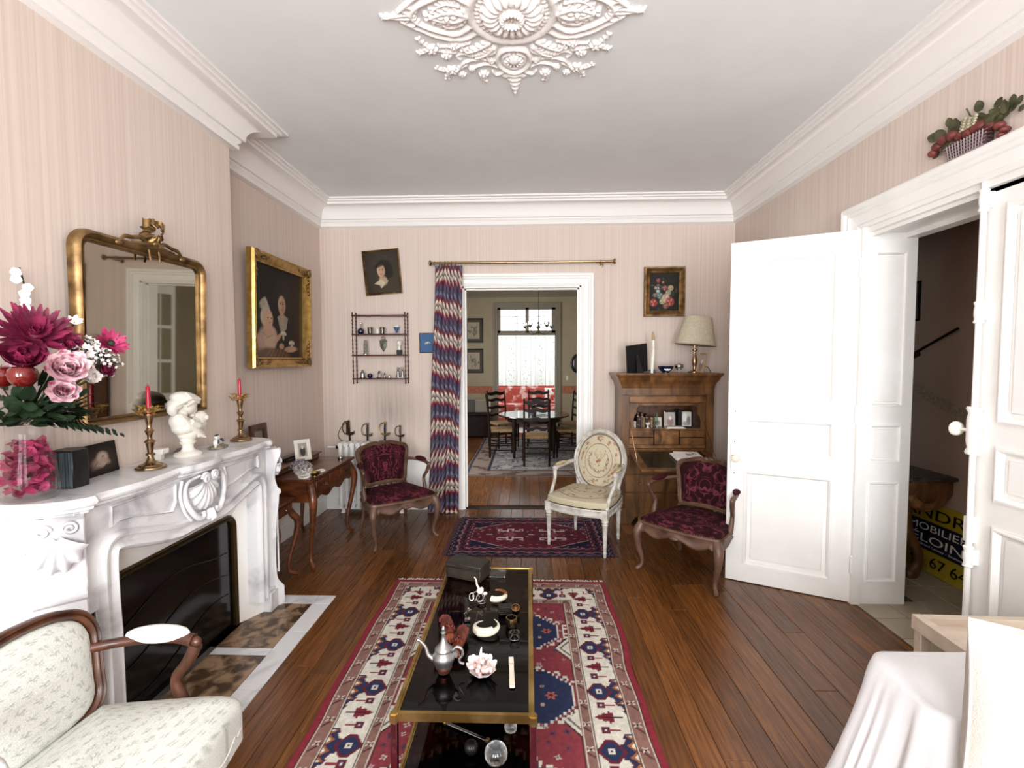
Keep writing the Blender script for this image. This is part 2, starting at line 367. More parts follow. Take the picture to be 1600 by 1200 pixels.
# panelled dado (baseboards)
def dado(name, x0, y0, x1, y1, nx, ny, h=.52):
    b = MB(); L = math.hypot(x1-x0, y1-y0); m = Matrix.Translation((x0, y0, 0)) @ Matrix(((((x1-x0)/L), nx, 0, 0), (((y1-y0)/L), ny, 0, 0), (0, 0, 1, 0), (0, 0, 0, 1)))
    b.box(0, L, 0, .012, 0, h, m).box(0, L, 0, .03, 0, .12, m).box(0, L, 0, .022, .12, .14, m).box(0, L, 0, .028, h-.04, h-.015, m).box(0, L, 0, .036, h-.015, h, m)
    struct(name, b, 'white')
dado('baseboard_back_left', XL, YB, -.8, YB, 0, -1); dado('baseboard_back_right', .68, YB, XR, YB, 0, -1)
dado('baseboard_left', XL, 3.04, XL, YB, 1, 0); dado('baseboard_right', XR, 3.2, XR, YB, -1, 0); dado('baseboard_left_near', XL, YF, XL, 1.52, 1, 0)
# casing of the wide opening to the dining room
def casing_prof(w): return [(0, 0), (0, -.02), (.02, -.028), (.03, -.022), (w*.55, -.026), (w*.6, -.038), (w*.72, -.036), (w*.78, -.048), (w*.93, -.052), (w, -.045), (w, 0)]
def casing(name, x0, x1, z1, w, m=None):
    b = MB(); pr = casing_prof(w); v = []
    for o, d in pr: v += [(x0-o, d, 0), (x0-o, d, z1+o), (x1+o, d, z1+o), (x1+o, d, 0)]
    k = len(pr); b.add(v, [(p*4+j, p*4+j+1, ((p+1) % k)*4+j+1, ((p+1) % k)*4+j) for p in range(k) for j in range(3)], m)
    b.add([(x0-o, d, 0) for o, d in pr], [list(range(k))], m); b.add([(x1+o, d, 0) for o, d in pr], [list(range(k))], m)
    return struct(name, b, 'white')
casing('trim_2', -.66, .54, 2.29, .125, Matrix.Translation((0, YB, 0)))
b = MB(); b.box(-.66, -.645, YB-.01, YB+.2, 0, 2.29).box(.525, .54, YB-.01, YB+.2, 0, 2.29).box(-.66, .54, YB-.01, YB+.2, 2.275, 2.29)
b.box(-.645, -.63, YB+.06, YB+.1, 0, 2.28).box(.51, .525, YB+.06, YB+.1, 0, 2.28).box(-.66, .54, YB+.06, YB+.1, 2.262, 2.28)
struct('trim_3', b, 'white')
# casing, lining and reveal panels of the double door in the right wall
RM = Matrix(((0, 1, 0, XR), (1, 0, 0, 0), (0, 0, 1, 0), (0, 0, 0, 1)))          # local x -> world y, local y -> world x
casing('trim_4', DY0, DY1, DZ, .15, RM)
def panelled(b, x0, x1, z0, z1, holes, t, y=0, raise_=.012, m=None, fr=.03, mould=.03):
    """stile-and-rail slab facing -Y with its panels recessed and moulded: front face at y, thickness t"""
    xs = sorted({x0, x1, *[h[0] for h in holes], *[h[1] for h in holes]}); zs = sorted({z0, z1, *[h[2] for h in holes], *[h[3] for h in holes]})
    for i in range(len(xs)-1):
        for j in range(len(zs)-1):
            cx, cz = (xs[i]+xs[i+1])/2, (zs[j]+zs[j+1])/2
            if not any(h[0] < cx < h[1] and h[2] < cz < h[3] for h in holes): b.box(xs[i], xs[i+1], y, y+t, zs[j], zs[j+1], m)
def panel_mb(h, y, t, m=None, s=1.0):
    x0, x1, z0, z1 = h; b = MB(); g = .018*s
    # raised moulding round the panel, then the flat field with its bevelled edge
    b.rect(x0+g, x1-g, z0+g, z1-g, [(-.012*s, y+.01), (-.008*s, y-.002*s), (.002*s, y-.014*s), (.009*s, y-.014*s), (.011*s, y-.004), (g, y-.006), (g, y+.01), (-.012*s, y+.012)], m)
    a = .055*s
    b.rect(x0+a, x1-a, z0+a, z1-a, [(0, y+.004), (.004, y+.013), (.03*s, y+.016), (.032*s, y+.022), (0, y+.022)], m)
    b.box(x0+a, x1-a, y+.004, y+t-.008, z0+a, z1-a, m).box(x0+.01, x1-.01, y+.014, y+t-.01, z0+.01, z1-.01, m)
    return b
LH = [(.10, .62, 1.25, 2.22), (.10, .62, .90, 1.15), (.10, .62, .12, .79)]
def door_leaf(name, flip=False):
    """leaf .72 wide hinged at x=0, decorated face towards -Y"""
    t = bpy.data.objects.new(name, None); C.objects.link(t); t['kind'] = 'structure'
    b = MB(); panelled(b, 0, .72, .006, 2.335, LH, .04); b.build('stiles_and_rails', 'white', t, smooth=0)
    for h in LH: panel_mb(h, 0, .04).build('panel', 'white', t, smooth=0)
    return t
d1 = door_leaf('door_1'); th = math.atan2(.31, -.62)
# hinge at the far jamb; the leaf swings into the room towards the back wall
d1.location = (2.035, 3.04, 0); d1.rotation_euler = (0, 0, th)
# the decorated face must look into the room: local -Y after rotation th points away, so mirror the leaf thickness
d1.scale = (1, -1, 1)
b = MB(); m = T(.665, -.0, .87, PI/2); b.lathe([(.022, 0), (.022, .006), (.009, .01), (.009, .03), (.02, .036), (.027, .048), (.024, .06), (.01, .066), (0, .067)], 20, m); b.build('door_knob', 'ivory', d1)
b = MB(); b.box(.645, .7, -.004, 0, .74, 1.22); b.box(.652, .70, -.012, 0, .80, .96); b.build('lock_plate', 'white', d1, .002)
b = MB(); b.box(.683, .689, -.0135, -.012, .865, .885)
for z in (.76, .84, .98, 1.19): b.lathe([(.004, 0), (.004, .002)], 8, T(.675, -.004 if z > .96 or z < .8 else -.012, z, PI/2))
b.build('keyhole', 'steel', d1)
for z in (.25, 1.2, 2.1):
    b = MB(); b.lathe([(.004, -.06), (.009, -.055), (.009, .055), (.004, .06)], 10, T(-.004, -.008, z)); b.build('hinge', 'white', d1)
# closed right leaf with its cremone bolt
d2 = door_leaf('door_2'); d2.location = (XR+.03, 1.572, 0); d2.rotation_euler = (0, 0, PI/2)
# after a +90 degree turn local -Y faces +X, so mirror as well
d2.scale = (1, -1, 1.004)
b = MB(); b.tube([(.70, -.03, .02), (.70, -.03, 2.33)], .0125, 10); b.build('bolt_rod', 'white', d2)
for z in (.12, .62, 1.26, 1.75, 2.25):
    b = MB(); b.lathe([(.016, -.05), (.021, -.045), (.016, -.03), (.019, -.012), (.019, .012), (.016, .03), (.021, .045), (.016, .05)], 12, T(.70, -.03, z)); b.box(.68, .72, -.03, 0, z-.035, z+.035); b.build('bolt_guide', 'white', d2)
b = MB(); b.lathe([(.03, -.11), (.034, -.1), (.024, -.08), (.03, -.05), (.03, .05), (.024, .08), (.034, .1), (.03, .11)], 14, T(.70, -.03, 1.21, s=(1, .8, 1)));b.build('bolt_case', 'white', d2)
b = MB(); b.lathe([(.008, 0), (.008, .04), (.02, .045), (.032, .055), (.034, .066), (.026, .074), (0, .078)], 18, T(.71, -.045, 1.21, 0, PI/2, 0)); b.build('bolt_knob', 'ivory', d2)
b = MB(); b.box(.70, .745, -.02, .02, .68, .8); b.build('latch_keeper', 'white', d2, .003)
b = MB(); b.box(.72, .735, 0, .045, .006, 2.335); b.build('edge_stile', 'white', d2)
# reveal (lining of the thick wall) with three panels, head lining
b = MB(); rv = [(2.12, 2.31, 1.25, 2.2), (2.12, 2.31, .9, 1.14), (2.12, 2.31, .14, .78)]
panelled(b, 2.06, 2.37, 0, DZ, rv, .03, 3.03); t5 = struct('trim_5', b, 'white')
for h in rv: panel_mb(h, 3.03, .03, None, .6).build('panel', 'white', t5, smooth=0)
b = MB(); b.box(2.06, 2.38, DY0, DY1, DZ-.03, DZ).box(2.09, 2.12, DY0, DY1, DZ-.05, DZ-.02).box(2.3, 2.38, DY0, DY1, DZ-.06, DZ-.02).box(2.06, 2.37, DY0-.005, DY0+.003, 0, DZ).box(2.035, 2.09, 3.02, 3.05, 0, DZ)
struct('trim_6', b, 'white')
# ---------------------------------------------------------------- parquet: every board is a piece of the floor
b = MB(); b.box(XL-.15, XR, YF-.15, YB+.15, -.1, -.012); fl = struct('floor', b, 'oakd')
def boards(parent, x0, x1, y0, y1, w, Lm, mt='oak', skip=None, seed=1):
    R = random.Random(seed); x = x0; cache = {}; far = []
    while x < x1-.01:
        xe = min(x+w, x1); y = y0-R.random()*Lm
        while y < y1:
            L = Lm*R.uniform(.7, 1.25); ya, yb = max(y, y0), min(y+L, y1)
            if yb-ya > .03 and not (skip and skip(x, xe, ya, yb)):
                hw, hl = (xe-x)/2-.0008, (yb-ya)/2-.0008
                m = MB(); e = .0018
                m.add([(-hw, -hl, -.01), (hw, -hl, -.01), (hw, hl, -.01), (-hw, hl, -.01), (-hw, -hl, -e), (hw, -hl, -e), (hw, hl, -e), (-hw, hl, -e),
                       (-hw+e, -hl+e, 0), (hw-e, -hl+e, 0), (hw-e, hl-e, 0), (-hw+e, hl-e, 0)],
                      [(0, 1, 5, 4), (1, 2, 6, 5), (2, 3, 7, 6), (3, 0, 4, 7), (4, 5, 9, 8), (5, 6, 10, 9), (6, 7, 11, 10), (7, 4, 8, 11), (8, 9, 10, 11)])
                o = m.build('board', mt, parent, smooth=0); o.location = ((x+xe)/2, (ya+yb)/2, 0)
            y += L
        x = xe
def under(x, xe, ya, yb):   # boards that could never be seen: under the mantelpiece and the large rug
    return (xe < -1.3 and ya > 1.45 and yb < 3.06) or (x > -.85 and xe < .45 and ya > .5 and yb < 3.2)
boards(fl, XL, XR, .3, YB, .115, 1.6, skip=under, seed=4)
b = MB(); b.box(XL, XR, YF, .3, -.012, 0); b.build('rear_boards', 'oak', fl, smooth=0)['kind'] = 'stuff'
# hearth set into the floor: white marble border, brown marble fields, sooty slate at the fire
t = thing('hearth', 'fireplace hearth of brown marble panels framed by white marble strips, set in the parquet', 'hearth', (-1.5, 2.28, 0))
def slab(nm, x0, x1, y0, y1, mt): MB().box(x0+1.5, x1+1.5, y0-2.28, y1-2.28, -.008, .006).build(nm, mt, t, .0015)
slab('border_slab', -1.37, -1.26, 2.62, 2.93, 'marble'); slab('border_slab', -1.37, -1.26, 2.14, 2.618, 'marble'); slab('border_slab', -1.37, -1.26, 1.55, 2.138, 'marble')
slab('border_slab', -1.37, -1.26, 2.932, 3.04, 'marble'); slab('border_slab', -1.72, -1.372, 2.932, 3.04, 'marble'); slab('border_slab', -1.68, -1.372, 2.4, 2.46, 'marble')
slab('marble_field', -1.74, -1.372, 2.462, 2.93, 'brownmarble'); slab('marble_field', -1.68, -1.372, 1.7, 2.398, 'brownmarble'); slab('marble_field', -1.68, -1.372, 1.55, 1.698, 'brownmarble')
slab('fire_slab', -1.9, -1.682, 1.75, 2.78, 'slate')
# ---------------------------------------------------------------- hall behind the double door
b = MB(); b.box(XR, 3.1, .5, 5.2, -.1, -.012); hf = struct('floor_hall', b, 'slate')
ty = 1.5
for i in range(5):
    for j in range(16):
        x0, y0 = 2.07+i*.2, 1.6+j*.21
        if x0 > 2.34 and False: continue
        if y0+.2 > 3.03 and x0 < 2.36:
            if y0 > 3.03: continue
        m = MB(); m.box(-.097, .097, -.102, .102, -.01, 0); o = m.build('floor_tile', 'tile', hf, .002, 0); o.location = (x0+.1, y0+.105, 0)
b = MB(); b.box(2.95, 3.1, .5, 5.2, 0, 3.1); struct('wall_hall_right', b, 'hallwall')
b = MB(); b.box(2.36, 3.1, 5.05, 5.2, 0, 3.1).box(2.36, 3.1, .5, .6, 0, 3.1); struct('wall_hall_end', b, 'hallwall')
b = MB(); b.box(2.36, 3.1, .5, 5.2, 3.1, 3.2); struct('ceiling_hall', b, 'ceil')
b = MB(); pts = [(2.9, 1.08), (3.37, 1.14), (3.55, 1.2), (3.95, 1.38), (4.6, 1.75)]
b.add([(2.949, y, z) for y, z in pts]+[(2.945, y, z+.085) for y, z in pts], [(i, i+1, 6+i, 5+i) for i in range(4)]); struct('trim_7', b, mat('tan_border_paper', '8a7f70', .8, c2='a89c86', sc=60))
# ---------------------------------------------------------------- dining room and veranda
YD = 10.0
b = MB(); b.box(-2.5, -2.4, YB+.15, 5.9, 0, 3.0).box(-2.5, -2.4, 7.3, YD, 0, 3.0).box(-2.5, -2.4, 5.9, 7.3, 0, .5).box(-2.5, -2.4, 5.9, 7.3, 2.7, 3.0); struct('wall_dining_left', b, 'dinwall')  # unseen wall; its opening is added to let the fill lamp in
b = MB(); b.box(2.36, 2.46, YB+.15, YD, 0, 3.0); struct('wall_dining_right', b, 'dinwall')
b = MB(); b.box(-2.5, -.7, YD, YD+.15, 0, 3.0).box(.66, 2.46, YD, YD+.15, 0, 3.0).box(-.7, .66, YD, YD+.15, 2.72, 3.0); struct('wall_dining_back', b, 'dinwall')
b = MB(); b.box(-2.5, 2.46, YB+.15, YD+.15, 3.0, 3.1); struct('ceiling_dining', b, mat('dining_ceiling', 'c9b8a4', .8))
b = MB(); pr = [(0, 2.84), (-.02, 2.85), (-.02, 2.87), (-.05, 2.9), (-.09, 2.95), (-.09, 2.97), (-.12, 2.98), (-.12, 3), (0, 3)]
b.add([(x, YD+d, z) for x in (-2.4, 2.36) for d, z in pr], [(i, i+1, 10+i, 9+i) for i in range(8)]); struct('trim_8', b, 'dinwood')
b = MB(); b.box(-2.5, 2.46, YB+.15, YD+.15, -.1, -.012); fd = struct('floor_dining', b, 'oakd')
boards(fd, -1.7, 1.2, YB+.15, 6.35, .115, 1.5, seed=9)
boards(fd, -1.7, -.8, 6.35, 8.6, .115, 1.5, seed=3)
b = MB(); b.box(-.8, 2.4, 6.35, YD+.15, -.012, 0).box(-2.4, -.8, 8.6, YD+.15, -.012, 0).box(-2.4, -1.7, YB+.15, 8.6, -.012, 0).box(1.2, 2.4, YB+.15, 6.35, -.012, 0); b.build('distant_boards', 'oak', fd, smooth=0)['kind'] = 'stuff'
# orange dado border strips either side of the veranda door
for i, (a, c_) in enumerate(((-2.4, -.74), (.72, 2.36))):
    b = MB(); b.box(a, c_, YD-.008, YD-.001, .84, 1.0); struct('trim_%d' % (9+i), b, 'orange')
# grey woodwork of the veranda opening: pilasters, head, two transom lights
b = MB(); b.rect(-.62, .58, -.2, 2.62, [(0, YD-.03), (.05, YD-.03), (.05, YD-.045), (.1, YD-.045), (.1, YD), (0, YD)]); b.box(-.7, .66, YD, YD+.06, 2.05, 2.15).box(-.04, .03, YD+.0, YD+.05, 2.1, 2.66)
b.box(-.7, -.56, YD, YD+.05, 2.1, 2.7).box(.5, .66, YD, YD+.05, 2.1, 2.7).box(-.7, .66, YD, YD+.05, 2.58, 2.72).box(-.7, -.61, YD, YD+.12, 0, 2.1).box(.57, .66, YD, YD+.12, 0, 2.1)
tr = struct('window_3', b, 'dinwood')
for x0, x1 in ((-.56, -.04), (.03, .5)):
    b = MB(); w = x1-x0
    b.box(x0, x1, YD+.02, YD+.035, 2.44, 2.448)
    for q in (.36, .68): b.box(x0+w*q-.004, x0+w*q+.004, YD+.02, YD+.035, 2.15, 2.44)
    b.box(x0, x1, YD+.02, YD+.03, 2.29, 2.296); b.build('leaded_bar', 'steel', tr, smooth=0)
    b = MB(); b.box(x0, x1, YD+.026, YD+.029, 2.15, 2.58); b.build('pane', 'glass', tr, smooth=0)
b = MB(); b.box(-2.2, 2.2, YD+.15, 12.4, -.1, -.001); struct('floor_veranda', b, mat('veranda_tile', 'd8d4cc', .5))
b = MB(); b.box(-2.3, -2.2, YD+.15, 12.4, 0, .9).box(2.2, 2.3, YD+.15, 12.4, 0, .9).box(-2.3, 2.3, 12.3, 12.4, 0, .75)
for x in (-1.5, -.9, -.3, .3, .9, 1.5): b.box(x-.025, x+.025, 12.3, 12.36, .75, 2.9)
b.box(-2.3, 2.3, 12.3, 12.36, 2.85, 2.95); struct('wall_veranda', b, 'white')
# glazed white door standing open in the dining room (seen in the mirror)
b = MB(); gl = bpy.data.objects.new('door_3', None); C.objects.link(gl); gl['kind'] = 'structure'; gl.location = (1.30, 5.8, 0); gl.rotation_euler = (0, 0, 2.214); gl.scale = (.42, 1, 1)
hs = [(.1, .36, 1.0+.44*i, 1.4+.44*i) for i in range(3)]+[(.4, .66, 1.0+.44*i, 1.4+.44*i) for i in range(3)]
panelled(b, 0, .76, 0, 2.4, hs, .035); b.build('glazed_frame', 'white', gl, smooth=0)
for h in hs: MB().box(h[0], h[1], .015, .018, h[2], h[3]).build('pane', 'glass', gl, smooth=0)
# ---------------------------------------------------------------- fireplace (local x = world Y, facing +X)
def stack(b, out, prof, m=None, cap0=True, cap1=True):
    """solid with plan outline out (XY, ccw) and profile of (inset, z)"""
    n = len(out); v = []
    for o, z in prof:
        for i in range(n):
            a, c_ = out[(i-1) % n], out[(i+1) % n]; dx, dy = c_[0]-a[0], c_[1]-a[1]; l = math.hypot(dx, dy) or 1
            v.append((out[i][0]-dy/l*o, out[i][1]+dx/l*o, z))
    k = len(prof); f = [(p*n+i, p*n+(i+1) % n, (p+1)*n+(i+1) % n, (p+1)*n+i) for p in range(k-1) for i in range(n)]
    if cap0: f.append(list(range(n))[::-1])
    if cap1: f.append([(k-1)*n+i for i in range(n)])
    return b.add(v, f, m)
def spiral(cx, cz, r, turns, y, d=1, a0=0, n=22):
    return [(cx+d*r*(1-.8*i/n)*math.cos(a0+turns*2*PI*i/n), y-.006*i/n, cz+r*(1-.8*i/n)*math.sin(a0+turns*2*PI*i/n)) for i in range(n+1)]
def shell_mb(cx, cz, y, R, a0, a1, ribs, dep, sx=1.0):
    b = MB()
    def f(u, v):
        a = a0+(a1-a0)*u; w = math.cos(u*ribs*2*PI); r = R*(.12+.88*v)*(1+.06*w*v)
        return (cx+r*math.cos(a)*sx, y-dep*math.sin(PI*min(1, v*.9+.12))**.6-.012*(w*.5+.5)*v-.0*v, cz+r*math.sin(a))
    b.surf(f, ribs*8+1, 12)
    def g(u, v):
        a = a0+(a1-a0)*u; w = math.cos(u*ribs*2*PI); r = R*(1+.06*w); q = f(u, 1)
        return (q[0], q[1]*(1-v)+y*v+.02*v, q[2])
    b.surf(g, ribs*8+1, 2); return b
fp = thing('fireplace', 'carved white marble fireplace with serpentine opening and scallop shell on the left wall', 'fireplace', (XC, 2.27, 0), PI/2)
half = [(.72, 0), (.72, -.15), (.70, -.22), (.66, -.28), (.62, -.306), (.595, -.312), (.57, -.294), (.5, -.304), (.38, -.318), (.25, -.308), (.15, -.292), (.12, -.31), (.06, -.326), (0, -.33)]
out = [(-x, y) for x, y in half]+[(x, y) for x, y in half[::-1][1:]]
b = MB(); stack(b, out, [(.03, 1.0), (.026, 1.008), (.012, 1.014), (.01, 1.024), (.0, 1.03), (-.004, 1.04), (0, 1.052), (.007, 1.06)]); b.build('mantel_shelf', 'marble', fp, smooth=35)
oh = spl([(.565, .62), (.565, .78), (.55, .85), (.50, .885), (.42, .878), (.30, .845), (.17, .815), (.07, .815), (0, .815)], 6)
jam = [(.56, .10), (.56, .3), (.56, .5)]
crv = jam+oh; full = crv+[(-x, z) for x, z in crv[::-1][1:]]
b = MB(); b.loop(full, [(0, -.25), (0, -.285), (-.01, -.300), (-.022, -.298), (-.028, -.284), (-.045, -.280), (-.052, -.290), (-.064, -.298), (-.076, -.290), (-.082, -.27), (-.082, -.18)][::-1], closed=False)
o_ = b.build('arched_moulding', 'marble', fp, smooth=50)
# flat frieze above the curve
b = MB(); top = [p for p in full if p[1] > .55]
n = len(top); b.add([(x, -.272, z) for x, z in top]+[(max(-.63, min(.63, x*1.12)), -.272, 1.008 if z > .62 else z) for x, z in top], [(i, i+1, n+i+1, n+i) for i in range(n-1)])
b.box(-.64, .64, -.27, 0, .96, 1.005); b.build('frieze', 'marble', fp, smooth=0)
for sgn in (-1, 1):
    q = [(.50, .985), (.50, .915), (.47, .93), (.40, .925), (.30, .90), (.19, .875), (.17, .91), (.165, .985)]
    q = [(sgn*x, z) for x, z in q]; q = q if sgn < 0 else q[::-1]
    b = MB(); b.loop(q, [(0, -.27), (0, -.278), (.004, -.283), (.009, -.278), (.009, -.27)]); b.build('frieze_panel', 'marble', fp, smooth=60)
    # raised inner jamb fillets, block feet
    b = MB(); b.box(sgn*.555-.0, sgn*.65, -.305, -.16, 0, .12).box(sgn*.56, sgn*.645, -.295, -.16, .12, .14); b.build('jamb_foot', 'marble', fp, .004)
    b = MB(); b.box(sgn*.60, sgn*.69, -.2, 0, 0, 1.0).box(sgn*.59, sgn*.71, -.2, 0, 0, .12).box(sgn*.6, sgn*.66, -.27, -.17, .1, .9); b.build('side_cheek', 'marble', fp, .003)
    # angled console pilaster
    m = T(sgn*.643, -.212, 0, 0, 0, sgn*math.radians(48))
    sil = spl([(0, 0), (.1, 0)], 1)+[(.1, .12), (.085, .14)]+spl([(.078, .15), (.06, .19), (.055, .3), (.062, .5), (.08, .66), (.083, .71)], 4)+[(.095, .715), (.095, .74), (.085, .745)]+spl([(.075, .76), (.062, .82), (.072, .9), (.098, .96), (.092, 1.0)], 4)+[(0, 1.0)]
    b = MB(); b.prism([(p[0], p[1]) for p in sil], -.072, .072, m @ Matrix(((0, 0, 1, 0), (-1, 0, 0, 0), (0, 1, 0, 0), (0, 0, 0, 1)))); b.build('console_pilaster', 'marble', fp, .004, 40)
    b = shell_mb(0, .955, -.085, .13, math.radians(200), math.radians(340), 5, .022, .62); b.v = [tuple(m @ Vector(p)) for p in b.v]; b.build('leaf_carving', 'marble', fp, smooth=60)
    for s2 in (-1, 1): MB().tube(spiral(s2*.035, .975, .022, 1.5, -.1, -s2), .007, 6, m).build('scroll_carving', 'marble', fp, smooth=60)
    MB().rect(-.045, .045, .22, .64, [(0, -.07), (0, -.078), (.005, -.08), (.008, -.076), (.008, -.07)], m).build('pilaster_panel', 'marble', fp, smooth=60)
# central scallop shell in its cartouche
shell_mb(0, .985, -.29, .155, math.radians(190), math.radians(350), 8, .03, .72).build('scallop_shell', 'marble', fp, smooth=70)
b = MB()
for sgn in (-1, 1):
    b.tube(spiral(sgn*.03, .985, .026, 1.6, -.33, sgn), .008, 8)
    pts = [(sgn*x, -.305-d, z) for x, z, d in spl([(.05, 1.0, .01), (.125, .98, .0), (.14, .91, 0), (.11, .84, .01), (.07, .80, .015), (.045, .805, .02), (.05, .825, .02)], 6)]
    b.tube(pts, [.006, .013, .013, .009], 8)
    b.tube([(sgn*x, -.3, z) for x, z in spl([(.15, 1.0), (.165, .93), (.14, .85), (.1, .80)], 6)], .007, 8)
b.build('cartouche_scroll', 'marble', fp, smooth=70)
b = MB(); b.ell((0, -.325, .80), (.035, .02, .03), 14).tube([(0, -.335, .83), (0, -.345, .79), (0, -.33, .765)], [.008, .014, .004], 8); b.build('cartouche_drop', 'marble', fp, smooth=70)
# white splayed insert plates and the fire screen
b = MB(); b.add([(-.57, -.262, .9), (.57, -.262, .9), (.405, -.17, .66), (-.405, -.17, .66)], [(0, 1, 2, 3)])
b.add([(-.57, -.262, 0), (-.57, -.262, .9), (-.405, -.17, .66), (-.405, -.17, 0)], [(0, 1, 2, 3)]).add([(.57, -.262, 0), (.57, -.262, .9), (.405, -.17, .66), (.405, -.17, 0)], [(0, 1, 2, 3)])
b.build('splayed_insert', M['white'], fp, smooth=0)
o3 = [(-.4, .0), (-.4, .59)]+arc(-.35, .59, .05, PI, PI/2, 6)[1:]+arc(.35, .59, .05, PI/2, 0, 6)+[(.4, 0)]
b = MB(); b.loop(o3, [(0, -.14), (0, -.18), (-.01, -.19), (-.016, -.18), (-.024, -.186), (-.034, -.172), (-.034, -.14)], closed=False); b.build('screen_frame', 'bronze', fp, smooth=40)
b = MB(); b.box(-.4, .4, -.165, -.155, .006, .645); b.build('fire_screen', 'blackglass', fp, smooth=0)
b = MB()
for k in range(3):
    b.tube([(x, -.168, .15+.16*k+.05*math.sin(x*7+k)+.1*x) for x in np.linspace(-.36, .36, 14)], .0025, 5)
b.build('screen_ridge', 'steel', fp)
# ---------------------------------------------------------------- overmantel mirror, leaning forward a little
mr = thing('wall_mirror', 'gilt framed wall mirror with ribbon bow crest above the fireplace', 'mirror', (XC+.016, 2.285, 1.25), rot=(.022, 0, PI/2-.02))
W2, H2 = .335, .80
ol = [(-W2, .055), (-W2, H2-.03)]+arc(-W2+.03, H2-.03, .03, PI, PI/2, 5)[1:]+arc(W2-.03, H2-.03, .03, PI/2, 0, 5)+[(W2, .055)]
b = MB(); b.loop(ol, [(0, -.012), (0, -.026), (-.006, -.03), (-.01, -.022), (-.014, -.022), (-.022, -.038), (-.034, -.046), (-.046, -.038), (-.052, -.018), (-.052, 0), (0, 0)]); b.build('gilt_frame', 'gold', mr, smooth=50)
b = MB(); b.box(-W2-.004, W2+.004, -.016, -.01, .05, H2+.004); b.build('mirror_glass', 'mirror', mr, smooth=0)
b = MB()
for s_ in (-1, 1):
    b.tube([(s_*x, -.045, z) for x, z in spl([(.03, H2+.05), (.07, H2+.075), (.12, H2+.065), (.16, H2+.06), (.19, H2+.03)], 5)], [.011, .009, .01, .005], 8)
    b.tube([(s_*x, -.05, z) for x, z in spl([(.02, H2+.055), (.06, H2+.05), (.13, H2+.045)], 5)], [.012, .004], 8)
    b.ell((s_*.19, -.045, H2+.025), (.018, .01, .012), 10)
b.build('laurel_branch', 'gold', mr)
def bow(u, v):
    a = 2*PI*u; R = .043+.006*math.sin(2*a); w = .021*(v-.5)*2; pl = .005*math.sin(a*13)
    return ((R+w+pl)*math.cos(a)*1.05, -.055+.008*math.sin(a*11+1)-.012*math.cos(v*PI), H2+.115+(R+w+pl)*math.sin(a))
b = MB(); b.surf(bow, 90, 6, cu=True)
for x0, x1 in ((-.01, -.075), (.01, .06)):
    b.surf(lambda u, v: (x0+(x1-x0)*u+.0, -.06+.008*math.sin(u*9), H2+.155+.01*math.sin(u*6)+.022*(v-.5)*(1+u)), 14, 4)
b.ell((0, -.06, H2+.06), (.022, .016, .014), 10).tube([(-.02, -.058, H2+.05), (0, -.068, H2+.04), (.02, -.058, H2+.05)], .008, 6)
b.tube([(-.03, -.05, H2+.03), (-.028, -.056, H2-.02)], .005, 6).tube([(.03, -.05, H2+.03), (.03, -.056, H2-.02)], .005, 6); b.build('ribbon_bow', 'gold', mr, smooth=60)
# ---------------------------------------------------------------- things on the mantelshelf (z = 1.06)
ZM = 1.0605
def remesh(mb, name, mt, parent=None, vox=.004, it=4, sub=0):
    o = mb.build('tmp', mt, None, smooth=0); r = o.modifiers.new('r', 'REMESH'); r.mode = 'VOXEL'; r.voxel_size = vox
    s_ = o.modifiers.new('s', 'SMOOTH'); s_.iterations = it; s_.factor = .6
    dg = bpy.context.evaluated_depsgraph_get(); me = bpy.data.meshes.new_from_object(o.evaluated_get(dg)); me.name = name
    me.materials.clear(); me.materials.append(M[mt]); me.shade_smooth()
    bpy.data.objects.remove(o); n = bpy.data.objects.new(name, me); C.objects.link(n)
    if parent: n.parent = parent
    return n
# candlesticks
def candlestick():
    t = thing('candlestick', '', 'candlestick')
    sq = []
    b = MB(); b.lathe([(.060, 0), (.062, .004), (.060, .010), (.05, .014), (.046, .02), (.03, .026), (.018, .036), (.012, .05), (.010, .058), (.019, .062), (.019, .067), (.011, .074), (.014, .10), (.018, .118), (.024, .122), (.018, .13), (.010, .136), (.010, .15), (.016, .165), (.02, .172), (.012, .18), (.010, .19), (.013, .21), (.018, .232), (.019, .25), (.013, .252), (.012, .24)], 8 if False else 16)
    b.build('stem', 'oldbrass', t, smooth=35); return t
def candle_ring(t0, lab):
    t = thing('candle_ring', lab, 'candle ring', group='gold candle rings')
    b = MB(); R = random.Random(3)
    for i in range(26):
        a = i*2*PI/26*1.0+R.uniform(-.1, .1); r = R.uniform(.02, .038); z = R.uniform(-.012, .014); m = T(math.cos(a)*r, math.sin(a)*r, z, R.uniform(-.5, .5), R.uniform(-.8, .3), a)
        b.add([(-.008, 0, 0), (0, -.006, .002), (.016, 0, .004), (0, .006, .002), (0, 0, .005)], [(0, 1, 4), (1, 2, 4), (2, 3, 4), (3, 0, 4), (0, 3, 2, 1)], m)
    b.build('leaves', 'brightgold', t, smooth=0)
    b = MB()
    for i in range(10): a = i*.628; b.ell((math.cos(a)*.025, math.sin(a)*.025, .006+.006*(i % 2)), .0055, 8)
    b.tube([(math.cos(a)*.017, math.sin(a)*.017, 0) for a in np.linspace(0, 2*PI, 16, endpoint=False)], .0035, 6, closed=True)
    b.build('berries', 'brightgold', t); return t
c1 = candlestick(); c1['label'] = 'nearer brass candlestick with crimson candle, standing left of the white bust'; c1['group'] = 'brass candlesticks'; c1.location = (-1.715, 2.11, ZM)
c2 = copy_tree(c1); c2['label'] = 'farther brass candlestick with crimson candle, at the right end of the mantelshelf'; c2.location = (-1.755, 2.865, ZM)
